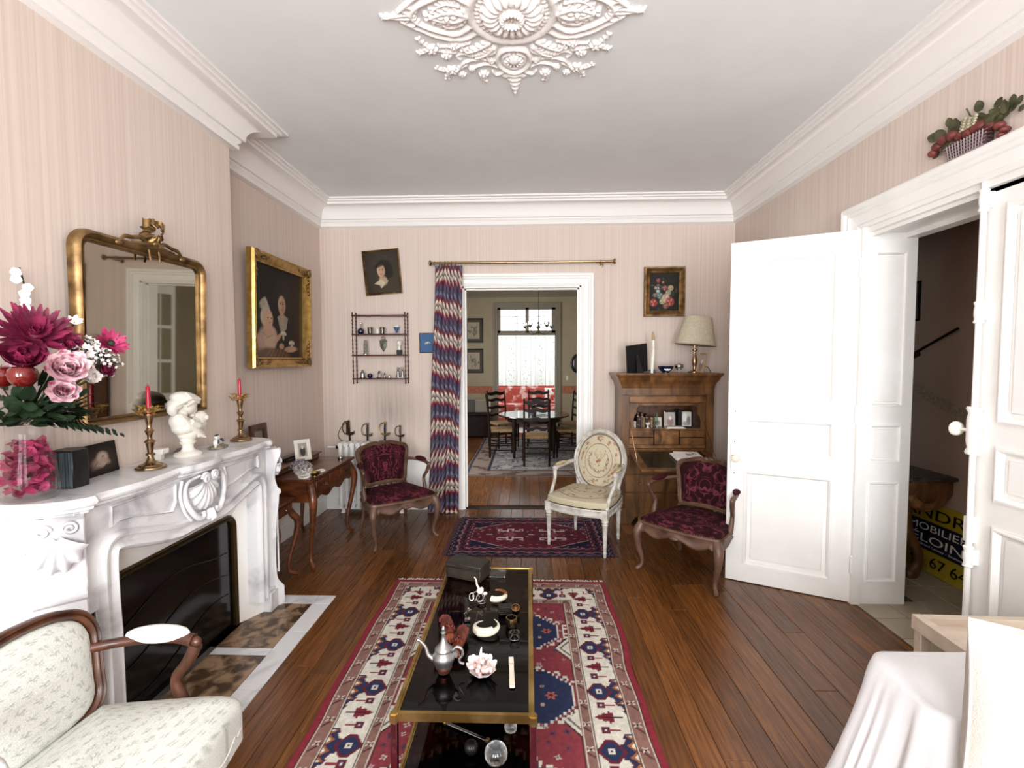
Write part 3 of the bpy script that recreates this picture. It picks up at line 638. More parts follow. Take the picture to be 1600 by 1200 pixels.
for (x, y), w in (((-1.715, 2.11), 'nearer'), ((-1.755, 2.865), 'farther')):
    r = candle_ring(None, 'gold leaf candle ring on the %s brass candlestick' % w); r.location = (x, y, ZM+.262); r.scale = (1.3, 1.3, 1.4)
    t = thing('candle', 'crimson tapered candle in the %s brass candlestick' % w, 'candle', (x, y, ZM+.24), group='red candles')
    b = MB(); b.lathe([(.0105, 0), (.0105, .03), (.009, .1), (.0085, .132), (.004, .138), (0, .139)], 12); b.build('wax', 'redwax', t); b = MB(); b.tube([(0, 0, .137), (.001, 0, .147)], .0012, 5); b.build('wick', 'black', t)
# white bust: woman in a turban bending over a child
t = thing('sculpture', 'white porcelain bust of a turbaned woman bending to kiss a child, before the mirror', 'sculpture', (-1.755, 2.405, ZM), .0); t.scale = (1, 1.22, 1.04)
b = MB(); b.lathe([(.058, 0), (.06, .006), (.056, .014), (.048, .018), (.03, .026), (.024, .04), (.024, .055), (.034, .066), (.036, .072), (.02, .075)], 28); b.build('socle', 'bust', t)
b = MB()   # x out of the wall, y towards the right of the picture; the woman bends over to the right
def E(c, r, rx=0, ry=0, rz=0): b.ell((0, 0, 0), r, 20, T(*c, rx, ry, rz))
E((0, .0, .082), (.03, .034, .022)); E((0, .005, .11), (.042, .05, .035)); E((0, -.02, .15), (.05, .052, .045)); E((0, -.045, .175), (.045, .035, .045), .3); E((0, .03, .125), (.04, .04, .035))
E((0, -.03, .21), (.026, .026, .04), -.5)                                                    # neck
E((0, .004, .247), (.040, .042, .044), -.35); E((0, .028, .226), (.028, .020, .026), -.5)      # skull, jaw
b.tube([(0, .040, .258), (0, .054, .234), (0, .046, .228)], [.006, .009, .006], 8)             # nose
E((0, .040, .214), (.012, .010, .005)); E((0, .038, .206), (.013, .010, .006)); E((0, .032, .196), (.014, .012, .010))
for s_ in (-1, 1): E((s_*.016, .037, .249), (.010, .007, .005))
E((0, -.012, .285), (.050, .066, .034), -.22); E((0, -.062, .262), (.038, .036, .028), .5); E((0, -.082, .236), (.022, .02, .03), .3)
for k in range(5): b.tube([(.03-.012*k, -.09, .255-.004*k), (.052-.006*k, -.03, .288+.006*k), (.046-.008*k, .03, .278+.005*k), (.02-.01*k, .055, .262)], [.004, .008, .008, .004], 6)
b.tube([(-.04, .03, .262), (0, .052, .263), (.04, .03, .262), (.047, -.01, .268), (.04, -.05, .25)], .007, 8)
E((0, .082, .178), (.034, .036, .036)); E((0, .060, .186), (.022, .018, .022)); b.tube([(0, .052, .196), (0, .044, .200)], [.006, .003], 6); E((0, .05, .165), (.024, .026, .022)); E((.012, .088, .145), (.014, .02, .012)); E((.034, .088, .178), (.006, .010, .012))
b.tube([(.045, -.03, .17), (.05, .01, .15), (.04, .05, .142), (.02, .075, .15)], [.018, .016, .013, .010], 10)       # her arm round the child
for k in range(8):
    b.tube([(.045*math.cos(.25*k-.2), -.075+.012*k, .205-.008*k), (.056*math.cos(.2*k-.4), -.04+.014*k, .15-.006*k), (.046, .02+.006*k, .105-.004*k), (.03, .03+.004*k, .085)], [.004, .006, .006, .003], 6)
o = remesh(b, 'bust_figures', 'bust', t, .0022, 2)
# birds figurine
t = thing('bird_figurine', 'small porcelain figurine of two white birds with dark wings on a leafy base', 'figurine', (-1.745, 2.63, ZM), .3)
b = MB()
for a in np.linspace(0, 2*PI, 9): b.ell((.03*math.cos(a), .06*math.sin(a), .005), (.02, .026, .006), 10)
b.ell((0, 0, .005), (.03, .055, .006)); b.build('leafy_base', mat('brown_porcelain', '6a5340', .3, c2='b9b5a2', sc=60), t)
for q, (y, s_) in enumerate(((-.03, 1), (.022, -1))):
    b = MB(); m = T(0, y, .035, .35*s_, 0, .2*s_)
    b.ell((0, 0, 0), (.016, .028, .018), 14, m).ell((0, .022*s_*1, .02), (.011, .013, .011), 12, m).tube([(0, -.02*s_, 0), (0, -.055*s_, -.006)], [.01, .003], 8, m, flat=.4).tube([(0, 0, -.01), (0, 0, -.03)], .004, 6, m); b.build('bird', 'bust', t)
    b = MB(); b.ell((.012, -.005*s_, .006), (.006, .024, .01), 10, m).ell((.0, .024*s_, .028), (.009, .01, .006), 10, m).tube([(0, .033*s_, .02), (0, .042*s_, .017)], [.003, .001], 6, m); b.build('wing', mat('slate_blue_glaze', '3b4254', .3), t)
# black album, photo card, small box and booklet
t = thing('photo_album', 'thick black album standing upright on the mantelshelf beside the glass vase', 'album', (-1.79, 1.81, ZM), .12)
b = MB(); b.prism([(-.05, -.04), (.045, -.055), (.052, .015), (.0, .055), (-.05, .04)], 0, .145); b.build('cover', 'black', t, .003)
b = MB()
for k in range(7): b.box(-.04+.013*k, -.036+.013*k, -.058+.0005*k, -.045, .004, .14)
b.box(-.045, .042, -.054, -.04, .006, .14); b.build('pages', mat('dark_page_block', '20242a', .35, c2='59666c', sc=3, stretch=(90, 2, .8)), t, smooth=0)
t = thing('photo_card', 'dark photograph of a newborn held in hands, propped on the mantelshelf', 'photograph', (-1.835, 1.995, ZM), rot=(-.12, 0, PI/2+.12))
X, Z = np.meshgrid(np.linspace(0, 1, 90), np.linspace(0, 1, 70), indexing='ij')
p = Paint(X, Z, '15100e'); p.el(.5, .45, .42, .34, '3a2c26', .9, .9).el(.42, .4, .2, .16, '9a8478', .8, .7, .3).el(.55, .55, .16, .17, 'b8a394', .9, .6).el(.6, .42, .17, .1, 'a08a7c', .8, .6, -.5).el(.35, .3, .16, .08, '6e5a50', .8, .6, .5).el(.57, .57, .05, .02, '3a2a24', .8, .6, .5)
for k in range(4): p.el(.4+.06*k, .36-.02*k, .022, .1, 'c4b0a4', .6, .6, -.7)
gridmesh('print', np.stack([(X-.5)*.19, X*0-.002, Z*.135], -1), p.c, 'canvas', t); MB().box(-.096, .096, 0, .003, 0, .136).build('card', 'black', t, smooth=0)
t = thing('trinket_box', 'small white box on a stand between the near candlestick and the bust', 'box', (-1.825, 2.30, ZM), .2)
MB().box(-.03, .03, -.03, .03, .03, .055).build('lid_box', 'bust', t, .002); MB().box(-.015, .015, -.015, .015, 0, .03).build('pedestal', 'bust', t, .002)
t = thing('booklet', 'dark brown booklet lying behind the white bust', 'book', (-1.82, 2.47, ZM), .5); MB().box(-.035, .035, -.06, .06, .003, .016).build('pages', 'paperwhite', t, smooth=0); MB().box(-.037, .037, -.062, .062, 0, .003).box(-.037, .037, -.062, .062, .016, .019).box(-.037, -.035, -.062, .062, 0, .019).build('cover', 'walnut', t, smooth=0)
# ---------------------------------------------------------------- vase and bouquet
vz = thing('flower_vase', 'tall flared glass vase filled with pink silk petals on the mantelshelf end', 'vase', (-1.775, 1.635, ZM))
vp = [(.072, 0), (.078, .006), (.082, .03), (.08, .08), (.07, .14), (.058, .2), (.055, .24), (.062, .28), (.078, .305)]
b = MB(); b.lathe(vp+[(.074, .305), (.058, .28), (.051, .24), (.054, .2), (.066, .14), (.076, .08), (.078, .03), (.07, .018), (0, .016)], 40); b.build('glass_body', 'glass', vz, smooth=60)
b = MB(); R = random.Random(5)
def petal(b, m, L=.03, w=.02, cup=.4, nu=4, nv=5, wav=.0):
    def f(u, v):
        t_ = u; ww = w*math.sin(PI*min(.97, .12+.85*t_))**.7; x = (v-.5)*2*ww
        return (x, t_*L, cup*L*t_*t_+cup*abs(x)*.7+wav*math.sin(v*9+u*5))
    b.surf(f, nu, nv, m=m)
for i in range(260):
    z = R.uniform(.028, .2); r = np.interp(z, [0, .08, .14, .2], [.066, .066, .056, .045])*math.sqrt(R.uniform(.35, 1)); a = R.uniform(0, 2*PI)
    petal(b, T(r*math.cos(a)*.86, r*math.sin(a)*.86, z, R.uniform(-1, 1), R.uniform(-1, 1), R.uniform(0, 6)), R.uniform(.022, .034), R.uniform(.015, .022), R.uniform(.1, .4), wav=.001)
b.build('silk_petals', 'petalpink', vz, smooth=180)['kind'] = 'stuff'
VP = Vector((-1.775, 1.635, ZM+.27)); CAM = Vector((0, 0, 1.55))
def face_mat(P, tilt=None):
    d = (CAM-P).normalized()*.75+(P-VP).normalized()*.6; d.normalize(); return Matrix.Translation(P) @ d.to_track_quat('Z', 'Y').to_matrix().to_4x4()
def bloom(name, lab, P, R_, mt, rings, seed=0, stemmed=True, core=None, wav=.12):
    t = thing(name, lab, 'flower', P, group='silk flowers of the bouquet'); P = Vector(P); m0 = face_mat(P); m0.translation = (0, 0, 0)
    rr = random.Random(seed); b = MB()
    for (n, r0, L, w, el, cup) in rings:
        for k in range(n):
            a = 2*PI*k/n+rr.uniform(-.15, .15)+n
            petal(b, m0 @ T(0, 0, 0, 0, 0, a) @ T(0, r0*R_, .1*R_*(1-L), el+rr.uniform(-.12, .12)), L*R_*rr.uniform(.88, 1.05), w*R_, cup, 5, 5, wav*.03*R_)
    b.build('petals', mt, t, smooth=180)
    if core: c_ = MB(); c_.ell((0, 0, .12*R_), (.22*R_, .22*R_, .14*R_), 10, m0); c_.build('flower_centre', core, t)
    if stemmed: c_ = MB(); c_.tube(spl([m0 @ Vector((0, 0, -.05*R_)), m0 @ Vector((0, 0, -.6*R_)), (VP-P)*.7+Vector((0, 0, .02)), (VP-P)], 4), .003, 5); c_.build('stem', 'green', t)
    return t
mum = [(22, .05, 1.0, .11, .12, .25), (20, .04, .9, .11, .4, .3), (16, .02, .72, .1, .7, .3), (12, 0, .5, .1, 1.0, .3)]
peo = [(8, .1, .9, .42, .25, .5), (8, .08, .8, .36, .55, .6), (8, .04, .65, .3, .85, .6), (7, 0, .5, .22, 1.1, .5), (5, 0, .35, .16, 1.3, .4)]
ran = [(9, .1, .9, .4, .35, .7), (9, .08, .75, .34, .8, .8), (8, .05, .6, .28, 1.15, .8), (7, 0, .45, .2, 1.35, .8)]
ger = [(14, .12, .9, .16, .2, .2), (12, .1, .8, .15, .4, .25), (8, .05, .4, .1, .7, .2)]
bloom('chrysanthemum', 'large dark crimson chrysanthemum at the top of the bouquet', (-1.70, 1.61, 1.635), .115, 'petaldark', mum, 1, core='petaldark')
bloom('ranunculus', 'crimson ranunculus bloom at left of the bouquet', (-1.72, 1.585, 1.545), .085, 'petaldark', ran, 2)
bloom('carnation', 'crimson pink carnation beside the large chrysanthemum', (-1.63, 1.66, 1.60), .045, 'petaldark', ran, 12)
bloom('peony', 'pale pink peony in the middle of the bouquet', (-1.57, 1.58, 1.515), .075, 'petalpale', peo, 3)
bloom('peony', 'pale pink peony hanging lowest over the vase rim', (-1.575, 1.57, 1.445), .055, 'petalpale', peo, 4)
bloom('peony', 'pale peony bud at far left edge of the bouquet', (-1.78, 1.6, 1.49), .05, 'petalpale', peo, 14)
bloom('gerbera', 'bright pink gerbera at upper right of the bouquet', (-1.585, 1.78, 1.615), .062, 'petalpink', ger, 5, core='green')
bloom('carnation', 'small crimson carnation at lower right of the bouquet', (-1.57, 1.73, 1.51), .036, 'petaldark', ran, 6)
bloom('rose', 'white and pink rose at lower right of the bouquet', (-1.59, 1.69, 1.485), .04, 'petalwhite', ran, 7)
def cluster(name, lab, P, R_, n, r_, mt, seed):
    t = thing(name, lab, 'flower', P, group='silk flowers of the bouquet'); rr = random.Random(seed); b = MB(); s_ = MB()
    for k in range(n):
        d = Vector((rr.gauss(0, 1), rr.gauss(0, 1), rr.gauss(0, 1))).normalized()*R_*rr.uniform(.5, 1); q = d.to_track_quat('Z', 'Y').to_matrix().to_4x4(); q.translation = d
        for j in range(5): petal(b, q @ T(0, 0, 0, .35, 0, j*2*PI/5), r_, r_*.38, .2, 3, 3)
        s_.tube([d*.98, d*.3], .0012, 4)
    b.build('florets', mt, t, smooth=180); s_.tube([(0, 0, 0), (VP-Vector(P))*.6+Vector((0, 0, -.0)), VP-Vector(P)], .0025, 5); s_.build('stem', 'green', t); return t
cluster('hyacinth', 'cluster of small whitish pink florets right of the carnations', (-1.615, 1.70, 1.585), .055, 60, .016, 'petalwhite', 1)
cluster('gypsophila', 'spray of tiny white florets under the pink gerbera', (-1.575, 1.735, 1.545), .06, 70, .008, 'petalwhite', 2)
t = thing('orchid_spray', 'tall spike of white orchid blossoms rising above the bouquet', 'flower', (-1.84, 1.70, 1.62), group='silk flowers of the bouquet')
b = MB(); pts = spl([(0, 0, -.2), (0, 0, 0), (.0, .02, .15), (.0, 0, .27)], 6); b.tube(pts, .003, 5); b.build('stem', 'green', t); b = MB(); R = random.Random(8)
for k in range(9):
    z = .05+.025*k; c_ = Vector((R.uniform(-.0, .03), R.uniform(-.03, .03), z)); q = (CAM-Vector((-1.84, 1.7, 1.7))).to_track_quat('Z', 'Y').to_matrix().to_4x4(); q.translation = c_
    for j in range(5): petal(b, q @ T(0, 0, 0, .4, 0, j*2*PI/5+k), .02, .011, .25, 4, 3)
b.build('blossoms', 'petalwhite', t, smooth=180)
bloom('lily', 'small white lily bud between leaves at the top of the bouquet', (-1.655, 1.71, 1.69), .03, 'petalwhite', [(6, .05, 1, .3, .5, .4)], 9)
for k, (P, lab) in enumerate((((-1.74, 1.53, 1.50), 'shiny red apple at left among the flowers'), ((-1.665, 1.53, 1.50), 'shiny red apple at right among the flowers'))):
    t = thing('apple', lab, 'apple', P, group='decorative apples in the bouquet'); b = MB()
    b.lathe([(0, -.026), (.008, -.033), (.022, -.032), (.036, -.014), (.041, .005), (.036, .024), (.022, .033), (.01, .031), (0, .024)], 24); b.build('fruit', 'apple', t, smooth=180)
    b = MB(); b.tube([(0, 0, .024), (.003, 0, .04)], .002, 5).tube([(0, 0, -.03), (VP-Vector(P)).xyz], .0025, 5); b.build('pick', 'walnut', t)
# foliage
t = thing('foliage', 'dark green leaves and fern fronds of the bouquet above the vase', 'foliage', VP); b = MB(); R = random.Random(11)
for k in range(170):
    a = R.uniform(-PI, PI); el = R.uniform(-.6, 1.0); r = R.uniform(.02, .17)
    d = Vector((math.cos(a)*math.cos(el), math.sin(a)*math.cos(el), math.sin(el))); d.x = abs(d.x)*.9-.06; P = Vector((max(d.x*r, -.07), d.y*r, abs(d.z)*r*1.1+.0))
    q = d.to_track_quat('Y', 'Z').to_matrix().to_4x4(); q.translation = P; petal(b, q @ T(0, 0, 0, 0, R.uniform(-.6, .6), 0), R.uniform(.045, .08), R.uniform(.012, .022), .1, 5, 4)
b.build('leaves', 'green', t, smooth=180); b = MB()
for k in range(9):
    a = .2+.16*k; base = Vector((.04, .02, .02)); tip = base+Vector((.1+.06*math.sin(k), .03+.018*k, .07-.02*k)); 
    for j in range(9):
        c_ = base.lerp(tip, (j+2)/11); dr = (tip-base).normalized()
        for s_ in (-1, 1):
            q = (dr+Vector((0, s_*.8, -.3))).to_track_quat('Y', 'Z').to_matrix().to_4x4(); q.translation = c_; petal(b, q, .05*(1-j*.07), .008, .05, 3, 3)
b.build('fern_fronds', 'green', t, smooth=180); b = MB()
for s_ in (-.03, .02): b.surf(lambda u, v: (.1+.03*u+s_, .03+.07*u, .33-.06*u+.022*(v-.5)*math.sin(PI*min(.98, u+.05))), 10, 4)
b.build('blade_leaf', 'green', t, smooth=180)
# ---------------------------------------------------------------- cabriole armchairs
def damask(X, Z, base='2c0812', hi='7c3040', sc=1.0, seed=0):
    """symmetrical velvet scroll pattern; X is mirrored about 0"""
    p = Paint(X, Z, base); A = np.abs(X)
    n = vnoise(A*1.0+3, Z*1.0+3, 9*sc, seed, 2); n2 = vnoise(A+9, Z+5, 22*sc, seed+5, 2)
    g = np.abs(np.sin((n*22+n2*7))); m = np.clip((.62-g)/.25, 0, 1)*np.clip((n2-.40)/.12, 0, 1)
    p.put(m, hi, .85)
    d = np.abs(np.sin(np.hypot(A, (Z-.0))*60*sc+n*9)); p.put(np.clip((.3-d)/.2, 0, 1)*(n > .55), '7e3444', .5)
    return p.c
def sprig(X, Z):
    p = Paint(X, Z, 'e6e7e0'); gx, gz = .052, .036
    rz = np.floor(Z/gz); u = (X+.5*gx*(rz % 2)) % gx-gx/2; v = Z % gz-gz/2
    for (x, z, rx, ry) in ((0, 0, .006, .003), (-.010, .003, .007, .0025), (.010, .004, .006, .003), (.004, -.007, .006, .002), (-.006, .009, .004, .002), (.014, -.004, .003, .002)):
        p.put((((u-x)/rx)**2+((v-z)/ry)**2) < 1, 'b2b8aa', .8)
    p.put((np.abs((Z/(gz*3)) % 1-.5) > .46), 'd2d5ca', .5)
    return p.c
def dome(name, out, center, mt, paint, parent, depth, y0, plane='XZ', rim=.0, n=46, m=None, power=.35):
    """upholstered pad: radial grid inside outline out (2D list) bulging by depth"""
    O = np.array(out, float); k = len(O); t = np.linspace(0, 1, n); c_ = np.array(center)
    P2 = c_[None, None, :]+(O[:, None, :]-c_)*t[None, :, None]; h = depth*(1-t**4)**.5*(1-.25*t**2)
    h = np.broadcast_to(h, P2.shape[:2])
    P = np.stack([P2[..., 0], y0-h, P2[..., 1]], -1) if plane == 'XZ' else np.stack([P2[..., 0], P2[..., 1], y0+h], -1)
    col = paint(P2[..., 0], P2[..., 1])
    # close the back with a rim ring
    e = P[:, -1:, :].copy(); 
    if plane == 'XZ': e[..., 1] += rim
    else: e[..., 2] -= rim
    P = np.concatenate([P, e], 1); col = np.concatenate([col, col[:, -1:, :]], 1)
    if m is not None:
        A = np.array(m); P = P @ A[:3, :3].T+A[:3, 3]
    return gridmesh(name, P, col, mt, parent, cu=True)
def nails(b, pts, r=.0035, m=None):
    for p in pts: b.add([(p[0]-r, p[1], p[2]-r), (p[0]+r, p[1], p[2]-r), (p[0]+r, p[1], p[2]+r), (p[0]-r, p[1], p[2]+r), (p[0], p[1]-r*.9, p[2])], [(0, 1, 4), (1, 2, 4), (2, 3, 4), (3, 0, 4)], m)
def bergere(name, lab, loc, rz, wood, fab, paint, nail, k=1.0, grp=None, boxed=False):
    t = thing(name, lab, 'armchair', loc, rz, grp); t.scale = (k, k, k)
    # plan of the seat, front towards -Y
    pl = spl([(0, -.275), (.12, -.27), (.22, -.255), (.295, -.235), (.305, -.16), (.275, .02), (.235, .22), (.20, .245), (0, .25)], 6)
    plan = pl+[(-x, y) for x, y in pl[::-1][1:-1]]
    n = len(plan)
    # seat rail with serpentine lower edge
    def dip(x, y): return .305+.022*math.cos(x*21)*(1 if y < -.1 else .4)-.02*(abs(x) > .24)*(y < -.1)
    v = []; f = []
    for i, (x, y) in enumerate(plan):
        a, c_ = plan[i-1], plan[(i+1) % n]; dx, dy = c_[0]-a[0], c_[1]-a[1]; l = math.hypot(dx, dy); nx, ny = dy/l, -dx/l
        z0 = dip(x, y)
        for o, z in ((-.02, z0), (.006, z0), (.012, z0+.012), (.002, z0+.022), (.0, .362), (.008, .37), (.004, .385), (-.02, .385)): v.append((x+nx*o, y+ny*o, z))
    f = [(i*8+q, ((i+1) % n)*8+q, ((i+1) % n)*8+(q+1) % 8, i*8+(q+1) % 8) for i in range(n) for q in range(8)]
    b = MB(); b.add(v, f)
    if not boxed: b.ell((0, -.287, .325), (.035, .01, .014), 10)
    b.build('seat_rail', 'bust' if boxed else wood, t, smooth=50)
    inner = [(x*(1.05 if boxed else .975), y*(1.03 if boxed else .975)) for x, y in plan]
    dome('seat', inner, (0, 0), fab, lambda a, c_: paint(a, c_), t, .10 if boxed else .06, .385, 'XY', .12 if boxed else .02, 64)
    for sx in ((-.8, .8) if boxed else (-1, 1)):
        dy_ = .06 if boxed else 0; b = MB(); pts = [(x, y+dy_, z) for x, y, z in spl([(sx*.272, -.225, .37), (sx*.29, -.245, .32), (sx*.298, -.258, .27), (sx*.29, -.25, .18), (sx*.272, -.232, .09), (sx*.272, -.236, .035), (sx*.288, -.262, .012), (sx*.292, -.27, .008)], 5)]
        b.tube(pts, [.026, .034, .03, .022, .016, .013, .015, .013], 12).ell((sx*.29, -.265+dy_, .011), (.015, .017, .011), 10); b.ell((sx*.292, -.262+dy_, .30), (.022, .02, .03), 10); b.build('leg', wood, t)
        b = MB(); b.tube(spl([(sx*.205, .215, .40), (sx*.205, .23, .28), (sx*.21, .245, .15), (sx*.222, .285, .012)], 5), [.022, .02, .016, .015], 10); b.build('leg', wood, t)
    # back: cartouche frame leaning backwards
    R = T(0, .215, .40, -.2, 0, 0)
    hb = spl([(0, .055), (.10, .05), (.165, .04), (.19, .065), (.205, .16), (.228, .28), (.236, .335), (.215, .375), (.15, .395), (.08, .415), (.035, .408), (0, .418)], 6)
    if boxed: hb = spl([(0, .03), (.10, .032), (.17, .05), (.205, .09), (.215, .16), (.228, .25), (.232, .315), (.205, .372), (.15, .405), (.08, .422), (0, .428)], 6)
    bo = hb+[(-x, z) for x, z in hb[::-1][1:-1]]
    b = MB(); b.loop(bo, [(-.014, -.002), (-.012, -.018), (-.002, -.026), (.006, -.018), (.012, -.026), (.02, -.02), (.022, .012), (.01, .02), (-.014, .012)], R)
    if not boxed: b.ell((-.02, -.022, .425), (.022, .012, .014), 8, R).ell((.02, -.022, .425), (.022, .012, .014), 8, R)
    b.build('back_frame', wood, t, smooth=55)
    ib = [(x*.935, .22+(z-.22)*.935) for x, z in bo]
    dome('backrest', ib, (0, .22), fab, lambda a, c_: paint(a, c_-.22), t, .03, -.008, 'XZ', .004, 58, R)
    b = MB(); b.prism([(x, z) for x, z in ib], -.004, .0, R @ Matrix(((1, 0, 0, 0), (0, 0, -1, .010), (0, 1, 0, 0), (0, 0, 0, 1)))); b.build('back_panel', 'textile' if False else wood, t, smooth=0)
    for sx in (-1, 1):
        b = MB(); b.tube([tuple(R @ Vector((sx*.185, 0, .07))), (sx*.2, .22, .39)], [.02, .022], 8); b.build('back_stile', wood, t)
        A = R @ Vector((sx*.215, -.005, .25))
        b = MB(); pts = spl([tuple(A), (sx*.25, A.y-.06, A.z-.0), (sx*.285, .10, A.z+.0), (sx*.305, .0, A.z-.005), (sx*.31, -.06, A.z-.015)], 5)
        g_ = 1.35 if boxed else 1; b.tube(pts, [.014*g_, .013*g_, .014*g_, .015*g_, .018*g_], 10)
        b.ell((sx*.31, -.068, A.z-.022), (.017, .024, .022), 10)
        sup = spl([(sx*.31, -.07, A.z-.03), (sx*.3, -.045, A.z-.09), (sx*.288, -.005, A.z-.15), (sx*.288, -.02, .43), (sx*.285, -.04, .37)], 5)
        b.tube(sup, [.017*g_, .016*g_, .014*g_, .017*g_, .022*g_], 10); b.build('arm', wood, t)
        pad = MB(); m_ = T(sx*.292, .065, A.z+.016, 0, 0, sx*.16); pad.ell((0, 0, 0), (.03, .115, .034) if boxed else (.026, .085, .022), 16, m_)
        if fab == 'textile': pad.c = [(*lin('e9e9e4'), 1)]*len(pad.v)
        else: pad.c = [(*lin('451420'), 1)]*len(pad.v)
        pad.build('arm_pad', fab, t)
    if nail:
        b = MB(); pts = []
        for i in range(0, n, 1):
            x, y = plan[i]
            if y < -.02:
                x2, y2 = plan[(i+1) % n]; L = math.hypot(x2-x, y2-y); q = max(1, int(L/.011))
                for j in range(q): pts.append((x+(x2-x)*j/q, y+(y2-y)*j/q, .388))
        for x, y, z in pts: b.ell((x*1.01, y*1.01, z), .0048, 6)
        for i in range(len(ib)):
            x, z = ib[i]; x2, z2 = ib[(i+1) % len(ib)]; L = math.hypot(x2-x, z2-z); q = max(1, int(L/.012))
            for j in range(q): b.ell(tuple(R @ Vector((x+(x2-x)*j/q, -.016, z+(z2-z)*j/q))), .0045, 6)
        b.build('nail_heads', 'brass', t)['kind'] = 'stuff'
    return t
red = lambda x, z: damask(x, z, seed=3)
bergere('cabriole_armchair', 'burgundy damask cabriole armchair beside the white radiator, left of the doorway', (-1.175, 4.15, 0), math.radians(38), 'chairwood', 'velvet', red, True, .97, 'pair of burgundy armchairs')
bergere('cabriole_armchair', 'burgundy damask cabriole armchair with nailed edge, before the open secretary desk', (1.20, 3.50, 0), math.radians(-43), 'chairwood', 'velvet', lambda x, z: damask(x, z, hi='7c3644', seed=8), True, 1.0, 'pair of burgundy armchairs').scale = (1, 1, .95)
bergere('cabriole_armchair', 'walnut framed armchair in white sprigged fabric, in the near left corner', (-1.227, 1.30, 0), math.radians(88), 'walnut', 'textile', sprig, False, .92, None, True)
# ---------------------------------------------------------------- medallion armchair
def floral(X, Z, R1, R2, seed=1):
    p = Paint(X, Z, 'cbc0a6'); rr = random.Random(seed)
    r = np.hypot(X/R1, Z/R2)
    p.put(np.abs(r-.63) < .016, '8e6c44', .8); p.put(np.abs(r-.985) < .02, '5e4028', .7)
    for k in range(64):
        a = rr.uniform(0, 2*PI); q = rr.uniform(.72, .93); h = rr.choice(['7a5a36', '6c5434', '8a4a34', '5e5a34', '9a6a48', 'a8483c'])
        p.el(R1*q*math.cos(a), R2*q*math.sin(a), .009, .004, h, .85, .5, rr.uniform(0, PI))
    for k in range(9):
        a = k*2*PI/9+.3; h = 'a03c34' if k % 2 == 0 else '9a6a4c'
        for j in range(5): p.el(R1*.83*math.cos(a)+.007*math.cos(j*1.26), R2*.83*math.sin(a)+.007*math.sin(j*1.26), .006, .005, h, .9, .4)
    pts = [(R1*.45*math.cos(a), R2*.42*math.sin(a)) for a in np.linspace(PI*.8, PI*2.1, 14)]; p.line(pts, .0022, '8a6a40', .8)
    for (x, z) in pts:
        for j in range(3): p.el(x+rr.uniform(-.014, .014), z+rr.uniform(-.014, .014), .008, .0035, rr.choice(['7c5c38', '6a4e30', '8c5840']), .8, .5, rr.uniform(0, PI))
    p.line([(0, -.05), (.02, 0), (.05, .05), (.06, .09)], .002, '8a6a40', .8).line([(-.0, .0), (-.04, .06), (-.02, .1)], .002, '8a6a40', .8)
    for k in range(26): a = rr.uniform(0, 6.28); q = rr.uniform(.1, .5); p.el(R1*q*math.cos(a), R2*q*math.sin(a), .007, .0035, rr.choice(['8a6440', '9c7a50', '74502e']), .7, .5, rr.uniform(0, PI))
    p.el(.005, 0, .02, .012, '9c6440', .85, .4, .4).el(-.012, -.012, .014, .007, '84502e', .85, .4, -.6)
    return p.c
